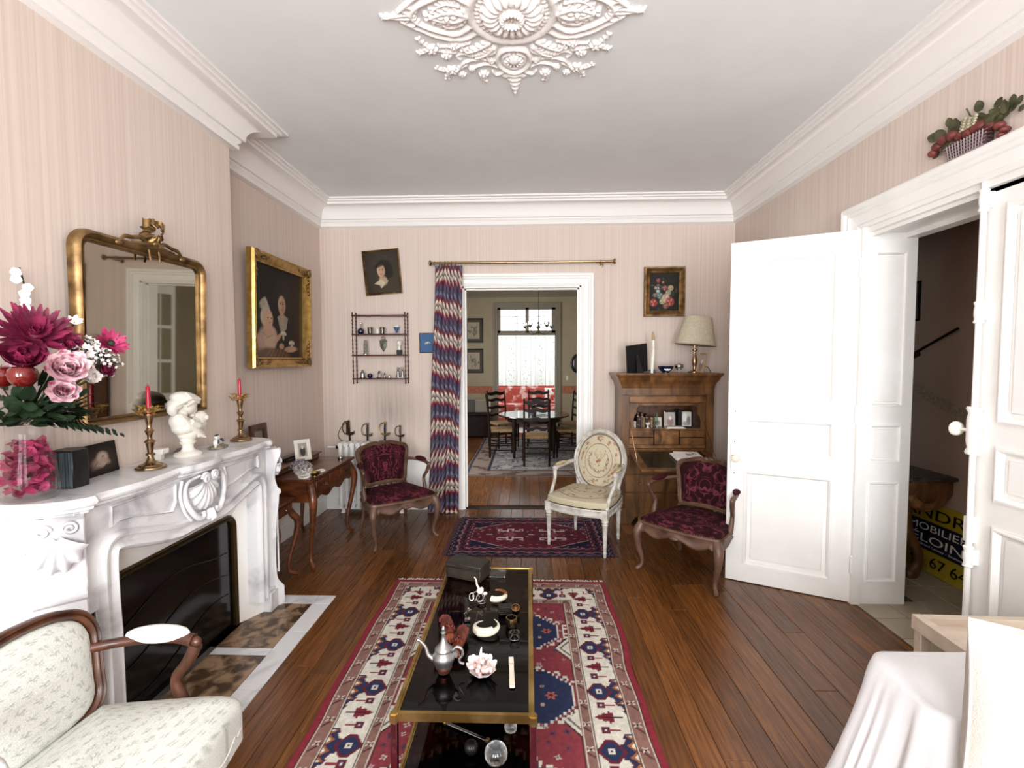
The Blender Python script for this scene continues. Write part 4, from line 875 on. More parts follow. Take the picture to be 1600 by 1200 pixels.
def medallion(loc, rz):
    t = thing('medallion_armchair', 'white painted oval-back armchair with floral tapestry, beside the doorway', 'armchair', loc, rz); w = 'greywhite'
    pl = spl([(0, -.285), (.13, -.275), (.235, -.245), (.262, -.225)], 6)+spl([(.262, -.2), (.255, 0), (.225, .2)], 4)+spl([(.2, .225), (0, .235)], 4)
    plan = pl+[(-x, y) for x, y in pl[::-1][1:-1]]; n = len(plan); v = []
    for i, (x, y) in enumerate(plan):
        a, c_ = plan[i-1], plan[(i+1) % n]; dx, dy = c_[0]-a[0], c_[1]-a[1]; l = math.hypot(dx, dy); nx, ny = dy/l, -dx/l
        for o, z in ((-.03, .315), (.008, .315), (.012, .325), (.002, .332), (.002, .358), (.01, .366), (.006, .376), (-.03, .376)): v.append((x+nx*o, y+ny*o, z))
    b = MB(); b.add(v, [(i*8+q, ((i+1) % n)*8+q, ((i+1) % n)*8+(q+1) % 8, i*8+(q+1) % 8) for i in range(n) for q in range(8)]); b.build('seat_rail', w, t, smooth=45)
    # cushion: boxed sides then domed top
    N_ = 60; O = np.array([(x*.985, y*.985) for x, y in plan]); tt = np.linspace(0, 1, N_); P2 = O[:, None, :]*tt[None, :, None]
    h = .43+.03*(1-tt**2); h = np.broadcast_to(h, P2.shape[:2]); P = np.stack([P2[..., 0], P2[..., 1], h], -1)
    for q, z in ((1.012, .42), (1.015, .40), (1.0, .376)): P = np.concatenate([P, np.stack([O[:, None, 0]*q, O[:, None, 1]*q, np.full((n, 1), z)], -1)], 1)
    col = floral(P[..., 0], P[..., 1]*1.1, .25, .25, 5); col[:, N_:] = lc('c6bb9f'); gridmesh('seat', P, col, 'textile', t, cu=True)
    b = MB(); b.tube([(x*1.0, y*1.0, .379) for x, y in plan], .004, 6, closed=True); b.build('piping', 'bronze', t)
    for sx in (-1, 1):
        for sy, yy in ((-1, -.235), (1, .2)):
            x = sx*(.245 if sy < 0 else .2); b = MB(); b.box(x-.026, x+.026, yy-.026, yy+.026, .305, .38)
            b.lathe([(.009, 0), (.012, .01), (.012, .03), (.016, .036), (.012, .045), (.021, .25), (.026, .262), (.018, .272), (.027, .282), (.027, .296), (.02, .306)], 16, T(x, yy, 0)); b.build('leg', w, t, smooth=35)
    R = T(0, .215, .385, -.21, 0, 0); ov = [(.215*math.sin(a), .27-.255*math.cos(a)) for a in np.linspace(0, 2*PI, 56, endpoint=False)]
    b = MB(); b.loop(ov, [(-.012, -.004), (-.01, -.02), (.0, -.028), (.01, -.02), (.018, -.028), (.028, -.02), (.03, .01), (.01, .022), (-.012, .012)], R); b.build('back_frame', w, t, smooth=50)
    iv = [(x*.93, .27+(z-.27)*.93) for x, z in ov]
    dome('backrest', iv, (0, .27), 'textile', lambda a, c_: floral(a, c_-.27, .2, .235, 2), t, .03, -.008, 'XZ', .004, 70, R)
    b = MB(); b.prism(iv, 0, .008, R @ Matrix(((1, 0, 0, 0), (0, 0, -1, .015), (0, 1, 0, 0), (0, 0, 0, 1)))); b.build('back_panel', w, t, smooth=0)
    for sx in (-1, 1):
        b = MB(); b.tube([(sx*.2, .21, .36), tuple(R @ Vector((sx*.185, .005, .06))), tuple(R @ Vector((sx*.205, .0, .14)))], [.022, .018, .014], 10); b.build('back_stile', w, t)
        A = R @ Vector((sx*.212, -.005, .255)); b = MB()
        b.tube(spl([tuple(A), (sx*.24, A.y-.07, A.z), (sx*.262, .06, A.z-.01), (sx*.268, -.05, A.z-.015)], 5), [.016, .017, .018, .018], 10)
        b.ell((sx*.27, -.07, A.z-.018), (.024, .03, .024), 12)
        b.tube(spl([(sx*.27, -.075, A.z-.03), (sx*.266, -.085, A.z-.1), (sx*.255, -.15, .47), (sx*.25, -.21, .39), (sx*.248, -.225, .36)], 5), [.018, .015, .014, .02, .022], 10); b.build('arm', w, t)
        p_ = MB(); p_.ell((0, 0, 0), (.022, .095, .017), 14, T(sx*.262, .035, A.z+.01, 0, 0, sx*.12)); Xn = np.array([(q[0], q[1]) for q in p_.v]); rr = random.Random(4)
        p_.c = [(*lin(rr.choice(['d4c4a0', 'd4c4a0', 'c9b890', '9c7a4c'])), 1) for _ in p_.v]; p_.build('arm_pad', 'textile', t)
    return t
medallion((.505, 4.02, 0), math.radians(-30))
# ---------------------------------------------------------------- rugs (woven pattern carried by a fine mesh)
def rug_mesh(name, x0, x1, y0, y1, cell, colfn, z=.012, wav=.003, seed=0, taper=0):
    nx, ny = int((x1-x0)/cell), int((y1-y0)/cell)
    X, Y = np.meshgrid(np.linspace(0, x1-x0, nx), np.linspace(0, y1-y0, ny), indexing='ij')
    c_ = colfn(X, Y); h = z+wav*(vnoise(X, Y, 3, seed, 2)-.5)
    ed = vnoise(Y, X*0, 2.5, seed+3, 2)-.5; e2 = vnoise(Y, X*0+7, 2.5, seed+4, 2)-.5
    wx = X+ed*.03*np.clip(1-X/.3, 0, 1)+e2*.05*np.clip(1-(x1-x0-X)/.3, 0, 1)
    edge = (np.arange(nx)[:, None] == 0) | (np.arange(nx)[:, None] == nx-1) | (np.arange(ny)[None] == 0) | (np.arange(ny)[None] == ny-1)
    h = np.where(edge, .001, h)
    return gridmesh(name, np.stack([x0+wx, y0+Y, h], -1), c_, 'textile')
RW, RL = 1.46, 2.95
def big_rug(X, Y):
    V = RL-Y; U = X                                   # V runs from the far end towards the camera
    RED, NAVY, CREAM, ROSE, OR, WINE = '8e3e46', '2c3656', 'e2dccf', '8e6a60', 'a8663c', '6c2430'
    p = Paint(U, V, RED); rr = np.random.RandomState(3)
    d = np.minimum(np.minimum(U, RW-U), np.minimum(V+.0, RL-V)); side = np.minimum(U, RW-U) <= np.minimum(V, RL-V)
    s = np.where(side, V, U+.05)
    n = vnoise(U, V, 60, 2, 2)
    p.put(d < .035, '8c2f3b')
    for a, w in ((.035, .07), (.26, .055)):
        m = (d >= a) & (d < a+w); p.put(m, ROSE); q = d-a
        sg = (s+q*.9) % .13; p.put(m & (np.abs(sg-.065) < .006) & (q > .012) & (q < w-.01), '5a3434')
        u = (s % .13)-.01; cx = np.where(u > .065, u-.13, u)
        p.put(m & (((np.abs(cx-(q-w/2)*.9) < .004) | (np.abs(cx+(q-w/2)*.9) < .004)) & (np.hypot(cx, q-w/2) < .02)), 'd8d0c4'); p.put(m & (np.hypot(cx, q-w/2) < .005), '3a2a34')
        p.put(np.abs(d-a) < .003, '2e2226'); p.put(np.abs(d-a-w) < .003, '2e2226'); p.put(np.abs(d-a-.006) < .002, 'd9cfc0'); p.put(np.abs(d-a-w+.006) < .002, 'd9cfc0')
    bo = (d >= .105) & (d < .26); p.put(bo, CREAM); q = d-.105; P = .34; u = s % P
    def hexa(cx, cq, rx, rq): return (np.abs(u-cx)/rx+np.maximum(0, np.abs(q-cq)-rq*.4)/rq*1.0) < 1
    # navy half lozenges on the outer side, toothed
    zz = .066-np.abs(u-.09)*.52+.006*np.sign(np.sin(u*120)); p.put(bo & (q < zz+.006), WINE); p.put(bo & (q < zz), NAVY)
    tri = np.abs(((u+.02) % .055)-.0275); p.put(bo & (q < .034-tri*1.2) & (np.abs(u-.09) < .08), OR); p.put(bo & (q < .018-tri*1.2) & (np.abs(u-.09) < .08), CREAM)
    p.put(bo & hexa(.09, .100, .058, .044), WINE); p.put(bo & hexa(.09, .100, .046, .034), NAVY); p.put(bo & (np.abs(u-.09) < .014) & (np.abs(q-.1) < .014), CREAM); p.put(bo & (np.abs(u-.09) < .006) & (np.abs(q-.1) < .006), NAVY)
    for cx in (.178, .322):
        p.put(bo & (np.abs(u-cx) < .019) & (np.abs(q-.105) < .019), WINE); p.put(bo & (np.abs(u-cx) < .010) & (np.abs(q-.105) < .010), '3a3f5e'); p.put(bo & (np.abs(u-cx) < .005) & (np.abs(q-.105) < .005), CREAM); p.put(bo & (np.abs(u-cx) < .005) & (q > .04) & (q < .09), RED)
    tw = .034*np.clip((.148-q)/.075, 0, 1)*(q > .06)*(1+.16*np.sign(np.sin(q*260))); p.put(bo & (np.abs(u-.25) < tw), '7a2a36'); p.put(bo & (np.abs(u-.25) < tw*.15), '4a1a24'); p.put(bo & (np.abs(u-.25) < .004) & (q < .07) & (q > .02), '3c3030')
    fi = d >= .315
    # diamonds along the field edge
    e = np.minimum(U, RW-U)-.315
    for vc in (.78, 1.28, 1.8, 2.3):
        dd = np.abs(V-vc)*.8+e; p.put(fi & (dd < .085), '2e2226'); p.put(fi & (dd < .075), CREAM); p.put(fi & (dd < .055), '6c685c'); p.put(fi & (dd < .042), CREAM)
    # toothed navy medallions on the axis
    x = np.abs(U-RW/2)
    for vc, hh, ww in ((.62, .24, .37), (1.14, .27, .41), (1.72, .30, .41), (2.3, .27, .40)):
        t = np.abs(V-vc)/hh
        tq = np.floor(t*hh/.017)*.017/hh; w = np.where(tq < .22, ww, np.where(tq < .58, ww-(tq-.22)*ww*.75, np.where(tq < .66, ww*.60, np.maximum(ww*.56-(tq-.66)*ww*1.3, .03)))); te = .016*(np.floor(t*hh/.017) % 2)
        p.put(fi & (t < 1.0) & (x < w+.028+te), CREAM); p.put(fi & (t < 1.0) & (x < w+.018), '3e2830'); p.put(fi & (t < 1.0) & (x < w+.012), RED); p.put(fi & (t < .99) & (x < w-.002), CREAM); p.put(fi & (t < .98) & (x < w-.012), NAVY)
        p.put(fi & (t < .35) & (np.abs(x-.03) < .045) & ((((V-vc)+x) % .024) < .011), 'b08a7a')
        for (dx, dv, r, h) in ((.16, 0, .024, 'b85a4c'), (.3, 0, .028, 'c46a58'), (.2, .07, .018, 'c8a890'), (.2, -.07, .018, 'c8a890'), (.13, .09, .014, OR), (.13, -.09, .014, OR), (.26, .06, .012, 'd0b8a4'), (.26, -.06, .012, 'd0b8a4')):
            rad = np.hypot(x-dx, V-vc-dv); ang = np.arctan2(V-vc-dv, x-dx); p.put(fi & (rad < r*(.75+.25*np.cos(ang*6))), h); p.put(fi & (rad < r*.35), '5a2030')
    free = fi & (np.abs(p.c-lc(RED)).sum(-1) < .01)
    for k in range(420):
        a, c_ = rr.uniform(.33, RW-.33), rr.uniform(.33, RL-.33); r = rr.uniform(.010, .019)
        rad = np.hypot(U-a, V-c_); ang = np.arctan2(V-c_, U-a); p.put(free & (rad < r*(.7+.3*np.cos(ang*4+k))), rr.choice(['cdbcb0', 'b8a0a0', '4a4460'])); p.put(free & (rad < r*.3), '5a2030')
    p.put(np.ones(U.shape, bool), '3a2020', .10); c_ = p.c*(.82+.36*n[..., None])
    st = (.93+.14*vnoise(U*.3, V*3, 9, 8, 2))[..., None]; return c_*st
YR = 3.27
o = rug_mesh('patterned_rug', -.925, -.925+RW, YR-RL, YR, .0045, big_rug, .012, .003, 1); tag(o, 'long red oriental rug with white tree border and navy medallions under the coffee table', 'rug')
b = MB(); R = random.Random(2)
for k in range(210):
    x = -.91+1.43*k/210+R.uniform(-.003, .003); b.tube([(x, YR-.01, .008), (x+R.uniform(-.008, .008), YR+.015, .007), (x+R.uniform(-.014, .014), YR+R.uniform(.025, .045), .003)], [.002, .003, .001], 4)
fo = b.build('fringe', 'petalwhite', o); fo['kind'] = 'stuff'
def small_rug(X, Y):
    W_, L_ = 1.33, .92; p = Paint(X, Y, '521e28'); d = np.minimum(np.minimum(X, W_-X), np.minimum(Y, L_-Y)); n = vnoise(X, Y, 40, 4, 2)
    p.put(d < .15, '231a2c'); side = np.minimum(X, W_-X) < np.minimum(Y, L_-Y); s = np.where(side, Y, X)
    for a, h in ((.02, '8c7470'), (.155, 'a8949c'), (.09, '7a3038')): p.put(np.abs(d-a+.008*np.sign(np.sin(s*90))) < .004, h, .8)
    z = np.abs((s % .12)-.06); p.put((np.abs(d-.055-z*.45) < .005), '9a8488', .8); p.put((np.abs(d-.12-z*.3) < .004), '8a3a40', .9); p.put((d < .15) & (d > .03) & (np.hypot((s % .12)-.06, (d-.075)*1.4) < .016), '8e4048')
    x, y = X-W_/2, Y-L_/2; f = d > .165
    p.put(f & ((np.abs(x)*.7+np.abs(y)*1.3) > .52), '1f1a30'); p.put(f & (np.abs((np.abs(x)*.7+np.abs(y)*1.3)-.52) < .008), 'a88c90'); p.put(f & (np.abs((np.abs(x)*.7+np.abs(y)*1.3)-.47) < .004), '7c3440')
    p.put(f & (np.abs(y) < .005) & (np.abs(x) < .38), 'c4b0ac')
    for cx in (-.17, .2):
        u, v = np.abs(x-cx), np.abs(y)
        p.put(f & ((u+v) < .16), '5e2430'); p.put(f & (np.abs(u+v-.16) < .006), '2a1c30')
        h_ = 'cbbcb8'; p.put(f & (u+v < .075), '7c4048'); p.put(f & (np.abs(u-.022) < .005) & (v > .05) & (v < .13), h_); p.put(f & (np.abs(v-.13) < .006) & (u < .03), h_); p.put(f & (np.abs(v-.085) < .006) & (u > .02) & (u < .11), h_); p.put(f & (np.abs(u-.11) < .005) & (v > .085) & (v < .12), h_); p.put(f & (np.abs(v-.12) < .006) & (u > .075) & (u < .115), h_); p.put(f & (np.abs(u+v-.075) < .004), '2a1c30')
    rr = np.random.RandomState(6)
    for k in range(170):
        a, c_ = rr.uniform(.17, W_-.17), rr.uniform(.17, L_-.17); dd = np.abs(X-a)+np.abs(Y-c_); p.put(f & (dd < .014), rr.choice(['8a4048', '2a2440', '9c848c', '6a2830']), .8)
    return p.c*(.95+.7*n[..., None])
o = rug_mesh('patterned_rug', -.65, .68, 3.7, 4.62, .0075, small_rug, .010, .003, 5); tag(o, 'small dark burgundy rug with white hooked motifs in front of the dining room doorway', 'rug')
b = MB()
for k in range(120):
    y = 3.71+.9*k/120
    for x, s_ in ((-.65, -1), (.68, 1)): b.tube([(x, y, .006), (x+s_*R.uniform(.02, .04), y+R.uniform(-.006, .006), .003)], .0022, 4)
b.build('fringe', mat('dark_fringe', '4a2e34', .9), o)['kind'] = 'stuff'
# ---------------------------------------------------------------- coffee table
TX0, TX1, TY0, TY1, TZ = -.435, .02, 1.47, 2.56, .42
t = thing('coffee_table', 'narrow brass coffee table with smoked glass top standing on the long rug', 'coffee table', ((TX0+TX1)/2, (TY0+TY1)/2, .013))
hx, hy = (TX1-TX0)/2, (TY1-TY0)/2; h0 = TZ-.013
def rail(nm, z0, z1, w, mt):
    b = MB(); pr = [(0, z0), (w, z0), (w, z1), (w*.35, z1), (w*.3, z1-.004), (0, z1-.004)]; v = []
    for o_, z in pr: v += [(-hx+w-o_, -hy+w-o_, z), (hx-w+o_, -hy+w-o_, z), (hx-w+o_, hy-w+o_, z), (-hx+w-o_, hy-w+o_, z)]
    k = 6; b.add(v, [(p*4+j, p*4+(j+1) % 4, ((p+1) % k)*4+(j+1) % 4, ((p+1) % k)*4+j) for p in range(k) for j in range(4)]); return b.build(nm, mt, t, smooth=0)
rail('brass_rim', h0-.028, h0, .018, 'brass'); MB().box(-hx+.014, hx-.014, -hy+.014, hy-.014, h0-.012, h0-.0045).build('glass_top', 'smoke', t, smooth=0)
rail('lower_rim', .14, .16, .014, 'brass'); MB().box(-hx+.012, hx-.012, -hy+.012, hy-.012, .148, .1555).build('glass_shelf', 'smoke', t, smooth=0)
mr_ = mat('oxblood_lacquer', '3a0c12', .2, coat=.5)
for sx in (-1, 1):
    for sy in (-1, 1):
        x, y = sx*(hx-.004), sy*(hy-.004); g = MB().box(x-.011, x+.011, y-.011, y+.011, 0, h0-.03).build('leg', mr_, t, .002)
        MB().box(x-.013, x+.013, y-.013, y+.013, h0-.034, h0+.001).build('corner_cap', 'brass', t, .004, seg=2); MB().box(x-.012, x+.012, y-.012, y+.012, .135, .165).box(x-.012, x+.012, y-.012, y+.012, 0, .012).build('leg_ferrule', 'brass', t, .001)
TZ += .0005
def at(t, loc, rz=0): t.location = loc; t.rotation_euler = (0, 0, rz); return t
# carved box
t = thing('wooden_box', 'dark carved wooden box with lid at the far end of the coffee table', 'box', (-.315, 2.455, TZ), -.38); t.scale = (.88, .9, .9)
m = mat('dark_olive_wood', '1c1812', .5, c2='332c22', sc=12, bump=.4, bsc=120)
MB().box(-.115, .115, -.062, .062, 0, .062).build('box_body', m, t, .003); MB().box(-.118, .118, -.065, .065, .064, .088).build('box_lid', m, t, .004); b = MB(); b.rect(-.1, .1, .01, .055, [(0, -.062), (0, -.066), (.005, -.066), (.005, -.062)]); b.build('carved_border', m, t, smooth=0)
t = thing('crystal_dish', 'small rectangular crystal dish beside the carved box', 'dish', (-.165, 2.47, TZ), -.05); t.scale = (1, .9, .5)
b = MB(); b.rect(-.035, .035, -.028, .028, [(0, 0), (.012, -.0), (.014, .022), (.006, .022), (.004, .006), (0, .006)], T(rx=-PI/2, s=(1, -1, 1)) if False else Matrix(((1, 0, 0, 0), (0, 0, 1, 0), (0, 1, 0, 0), (0, 0, 0, 1)))); b.box(-.036, .036, -.029, .029, 0, .006); b.build('dish', 'crystal', t, smooth=0)
# silver teapot
t = thing('teapot', 'pewter teapot with tall domed lid and curved spout on the coffee table', 'teapot', (-.305, 1.675, TZ), 0); t.scale = (.8,)*3
b = MB(); b.lathe([(.022, 0), (.024, .004), (.018, .012), (.022, .02), (.04, .04), (.05, .062), (.052, .078), (.044, .092), (.036, .1), (.037, .104)], 28); b.build('pot_body', 'pewter', t, smooth=60)
b = MB(); b.lathe([(.039, .104), (.04, .11), (.03, .122), (.016, .138), (.010, .16), (.009, .178), (.013, .184), (.006, .19), (.010, .2), (.004, .212), (0, .216)], 24); b.build('lid', 'pewter', t, smooth=60)
b = MB(); b.tube(spl([(-.045, 0, .06), (-.07, 0, .08), (-.082, .0, .115), (-.105, 0, .142), (-.118, 0, .148)], 5), [.014, .010, .007, .006, .007], 10); b.build('spout', 'pewter', t)
b = MB(); b.tube(spl([(.04, 0, .1), (.06, 0, .118), (.082, 0, .108), (.084, 0, .08), (.07, 0, .06), (.076, 0, .045), (.092, 0, .04)], 5), [.006, .007, .006, .006, .005], 8); b.lathe([(.013, -.008), (.015, 0), (.013, .008)], 12, T(.052, 0, .085, PI/2)); b.build('handle', 'pewter', t)
MB().lathe([(.026, 0), (.03, .012), (.036, .022)], 20, T(0, 0, .001)).build('copper_base', mat('copper', 'a8705c', .3, .9), t)
# shell ornament
def conch(b, c_, s_, m=None, a=0):
    pts = [(c_[0]+s_*(.9-.8*k/26)*math.cos(a+k*.42)*.5, c_[1]+s_*(.9-.8*k/26)*math.sin(a+k*.42)*.5, c_[2]+s_*.02*k) for k in range(27)]
    b.tube(pts, [s_*.4, s_*.3, s_*.16, s_*.05], 10, m)
t = thing('seashell', 'large ruffled white and pink seashell cluster in the middle of the coffee table', 'seashell', (-.165, 1.66, TZ), .2)
b = MB()
def ruf(u, v):
    a = 2*PI*u; r = .052*(.15+.85*v)*(1+.1*math.sin(a*7)*v); return (r*math.cos(a), r*math.sin(a)*1.15, .006+.03*v**2+.005*math.sin(a*7)*v)
b.surf(ruf, 80, 8, cu=True); b.build('shell_bowl', 'petalwhite', t, smooth=180); b = MB(); R = random.Random(4)
for k in range(16):
    a = k*.4; r = .014+.024*(k % 3)/2; b.ell((r*math.cos(a), r*math.sin(a)+.004, .022+.012*R.random()), (R.uniform(.007, .013), R.uniform(.007, .013), R.uniform(.008, .014)), 8)
conch(b, (.012, -.022, .03), .03); conch(b, (0, .03, .03), .028, a=1); b.build('coral_nodules', mat('pink_shell', 'e8d4cf', .35, c2='c79a98', sc=40), t)
b = MB(); 
for k in range(7): b.ell((-.038+.012*k, .045+.006*math.sin(k*2), .035), (.010, .009, .015), 8)
b.tube([(0, .05, .04), (.004, .056, .07)], [.006, .002], 6); b.build('shell_frill', 'petalwhite', t)
# tusk bracelets
def tusk(b, R_, a0, a1, r0, z0, z1, m=None): 
    b.tube([(R_*math.cos(a), R_*math.sin(a), z0+(z1-z0)*q) for q, a in zip(np.linspace(0, 1, 22), np.linspace(a0, a1, 22))], [r0, r0*.95, r0*.75, r0*.3, .001], 10, m)
t = thing('tusk_bracelet', 'large white bracelet of curved boar tusks in the middle of the coffee table', 'bracelet', (-.172, 1.94, TZ), 0); t.scale = (.95,)*3
b = MB(); tusk(b, .052, -2.2, .95, .016, .018, .03); b.build('tusk', 'ivory', t); b = MB(); tusk(b, .052, -1.0, -4.3, .016, .03, .02); b.build('tusk', 'ivory', t); b = MB(); tusk(b, .05, -2.9, -.4, .013, .014, .012); b.build('tusk', 'ivory', t)
b = MB(); b.tube([(0, -.052, .03), (.0, 0, .045), (-.02, .05, .075), (-.035, .06, .085)], .0012, 5); b.build('wire', 'steel', t)
t = thing('tusk_bracelet', 'small open white tusk bracelet beside the twisted white animal figurine', 'bracelet', (-.145, 2.215, TZ), .3)
b = MB(); tusk(b, .04, -2.5, 1.3, .014, .015, .02); b.build('tusk', 'ivory', t); b = MB(); b.tube([(.04*math.cos(a), .04*math.sin(a), .022) for a in np.linspace(-.5, 1.6, 10)], [.009, .004], 8); b.build('amber_band', mat('amber', '7a4420', .3), t)
t = thing('sculpture', 'tangled white wire and bone figurine standing on the far half of the table', 'figurine', (-.225, 2.20, TZ), 0); t.scale = (.78,)*3
b = MB(); b.ell((0, 0, .055), (.022, .02, .018), 12).ell((.01, -.008, .07), (.013, .012, .012), 10).ell((.03, 0, .04), (.014, .01, .01), 10).tube(spl([(0, 0, .06), (-.02, .02, .08), (-.025, .02, .11), (-.035, .01, .135)], 5), [.008, .006, .005, .003], 8); b.build('figure', 'ivory', t)
b = MB(); 
for c_, r in (((-.025, 0), .022), ((.0, -.02), .02), ((.012, -.04), .022), ((-.05, -.01), .014)): b.tube([(c_[0]+r*math.cos(a), c_[1]+r*math.sin(a)*.8, .006+.035*(c_[1] > -.03)*(.5+.5*math.sin(a))) for a in np.linspace(0, 2*PI, 18, endpoint=False)], .003, 6, closed=True)
b.tube([(0, 0, .05), (-.03, -.02, .0)], .003, 6).tube([(.02, 0, .05), (.035, -.02, .0)], .003, 6); b.build('wire_loops', 'silver', t)
t = thing('statuette', 'tiny pewter standing statuette behind the brown seed pods', 'figurine', (-.262, 2.02, TZ), 0)
b = MB(); b.box(-.012, .012, -.01, .01, 0, .008).tube([(0, 0, .008), (0, 0, .03), (.003, 0, .045)], [.004, .008, .005], 8).ell((.004, 0, .053), .005, 8).tube([(0, 0, .04), (-.014, 0, .03), (-.01, 0, .022)], .0025, 6).tube([(0, 0, .04), (.016, 0, .05)], .0025, 6).tube([(0, 0, .03), (0, 0, .015), (.01, 0, .008)], .004, 6); b.build('figure', 'silver', t)
# seed pods
for P, rz, L, lab in (((-.335, 1.93, TZ), .35, .11, 'longer dark knobbly seed pod at the left edge of the coffee table'), ((-.272, 1.84, TZ), -.15, .13, 'reddish brown knobbly seed pod with splayed end behind the teapot')):
    t = thing('seed_pod', lab, 'seed pod', P, rz, 'brown seed pods'); b = MB(); rr = random.Random(int(L*1000))
    b.tube(spl([(0, L*.5, .03), (.004, 0, .024), (0, -L*.45, .014)], 6), [.018, .024, .022, .02], 12)
    for k in range(110): a = rr.uniform(0, PI); y = rr.uniform(-L*.4, L*.5); b.ell((.023*math.cos(a), y, .024+.023*math.sin(a)), .0045, 6)
    b.build('pod', 'terracotta', t); b = MB()
    for k in range(6): a = -2.6+k*.4; b.tube([(0, -L*.45, .014), (.02*math.cos(a), -L*.5+.02*math.sin(a), .014), (.034*math.cos(a), -L*.5+.034*math.sin(a), .008)], [.009, .008, .003], 7)
    b.build('splayed_tip', mat('orange_husk', '7c3a28', .5, c2='9c5438', sc=50), t)
# rings, letter opener, folded item
def ringlet(lab, P, r, w, h, rot, mt):
    t = thing('napkin_ring', lab, 'ring', P, rot=rot, group='napkin rings on the coffee table'); b = MB(); b.lathe([(r-w, -h), (r, -h), (r+w*.3, 0), (r, h), (r-w, h), (r-w*1.2, 0), (r-w, -h)], 28); b.build('ring', mt, t, smooth=60)
ringlet('upright dark brass napkin ring in the right row of the coffee table', (-.07, 1.985, TZ+.018), .024, .004, .018, (0, 0, 0), 'oldbrass')
ringlet('wide horn coloured napkin ring in front of the dark brass one', (-.055, 2.08, TZ+.02), .019, .003, .014, (.5, 0, 0), 'oldbrass')
ringlet('clear glass napkin ring at the right of the coffee table', (-.055, 1.895, TZ+.012), .021, .005, .012, (0, 0, 0), 'crystal')
t = thing('letter_opener', 'flat pale bone letter opener lying at the right of the coffee table', 'letter opener', (-.06, 1.69, TZ), .06)
MB().box(-.009, .009, -.095, .03, 0, .004).build('blade', 'ivory', t, .0015); MB().box(-.0095, .0095, .033, .075, 0, .005).build('handle', 'ivory', t, .002); MB().box(-.010, .010, .029, .034, 0, .0055).build('collar', 'wood', t, .001)
t = thing('carved_block', 'dark slatted wooden block standing near the tusk bracelet', 'ornament', (-.1, 2.085, TZ), .2)
m = mat('black_slatted_wood', '17120f', .5)
for k in range(4): MB().box(-.03, .03, -.02, .02, .002+.009*k, .008+.009*k).build('slat', m, t, .001)
for x in (-.02, .02): MB().box(x-.003, x+.003, -.012, .012, 0, .037).build('post', m, t)
# lower shelf
ZS = .013+.1562
t = thing('knobbed_rod', 'thin glass rod with brass knobs lying on the lower glass shelf', 'rod', (-.23, 1.70, ZS+.010), -.45)
b = MB(); b.tube([(-.095, 0, 0), (.095, 0, 0)], .0045, 10); b.build('shaft', 'crystal', t); b = MB(); b.lathe([(.004, -.1), (.009, -.097), (.009, -.088), (.004, -.085)], 12, T(ry=PI/2)).lathe([(.004, .1), (.009, .097), (.009, .088), (.004, .085)], 12, T(ry=PI/2)); b.build('knobs', 'brass', t)
def ball(lab, P, r, mt, nm='crystal_ball'):
    t = thing(nm, lab, 'paperweight', P, group='glass paperweights on the lower shelf'); b = MB(); n = 24
    b.surf(lambda u, v: ((r+.0012*math.cos(u*2*PI*20))*math.sin(PI*v)*math.cos(2*PI*u), (r+.0012*math.cos(u*2*PI*20))*math.sin(PI*v)*math.sin(2*PI*u), r-r*math.cos(PI*v)), 80, 20, cu=True); b.build('ball', mt, t, smooth=180)
ball('large ribbed crystal ball at the near end of the lower shelf', (-.11, 1.57, ZS), .038, 'crystal')
b_ = ball('round flat crystal disc paperweight on the right of the lower shelf', (-.065, 1.71, ZS), .022, 'crystal')
ball('small dark silver ball left of the large crystal ball', (-.20, 1.61, ZS), .024, 'steel')
# ---------------------------------------------------------------- secretary desk with open fall front
SX0, SX1, SY0, SY1 = .88, 1.73, 4.50, 4.86; cx = (SX0+SX1)/2; hw = (SX1-SX0)/2
t = thing('secretary_desk', 'tall figured walnut secretary with open fall front and pigeonholes, right of the doorway', 'desk', (cx, SY0, 0)); D = SY1-SY0
b = MB(); b.box(-hw, -hw+.025, .021, D, .08, 1.279).box(hw-.025, hw, .021, D, .08, 1.279).box(-hw, hw, D-.015, D, .08, 1.28).box(-hw+.001, hw-.001, .022, D, 1.24, 1.2785).box(-hw+.02, hw-.02, .0, D, .69, .712).box(-hw, hw, .012, D, .10, .64).box(-hw, -hw+.07, -.004, .0195, .641, 1.2145).box(hw-.07, hw, -.004, .0195, .641, 1.2145).box(-hw, hw, -.004, .02, 1.215, 1.28).box(-hw+.07, hw-.07, -.003, .02, .64, .712)
b.build('carcass', 'secr', t, .002, 0)
pr = [(0, 1.275), (.004, 1.28), (.006, 1.30), (.016, 1.33), (.034, 1.352), (.04, 1.37), (.045, 1.385), (.058, 1.395), (.062, 1.405), (.062, 1.418), (.055, 1.42)]
b = MB(); v = []
for o, z in pr: v += [(-hw-o, D, z), (-hw-o, -o, z), (hw+o, -o, z), (hw+o, D, z)]
k = len(pr); b.add(v, [(p*4+j, p*4+j+1, p*4+5+j, p*4+4+j) for p in range(k-1) for j in range(3)]+[(k*4-4, k*4-3, k*4-2, k*4-1), (0, 3, 2, 1)]+[(p*4+3, p*4, p*4+4, p*4+7) for p in range(k-1)]); b.build('cornice', 'secr', t, smooth=50)
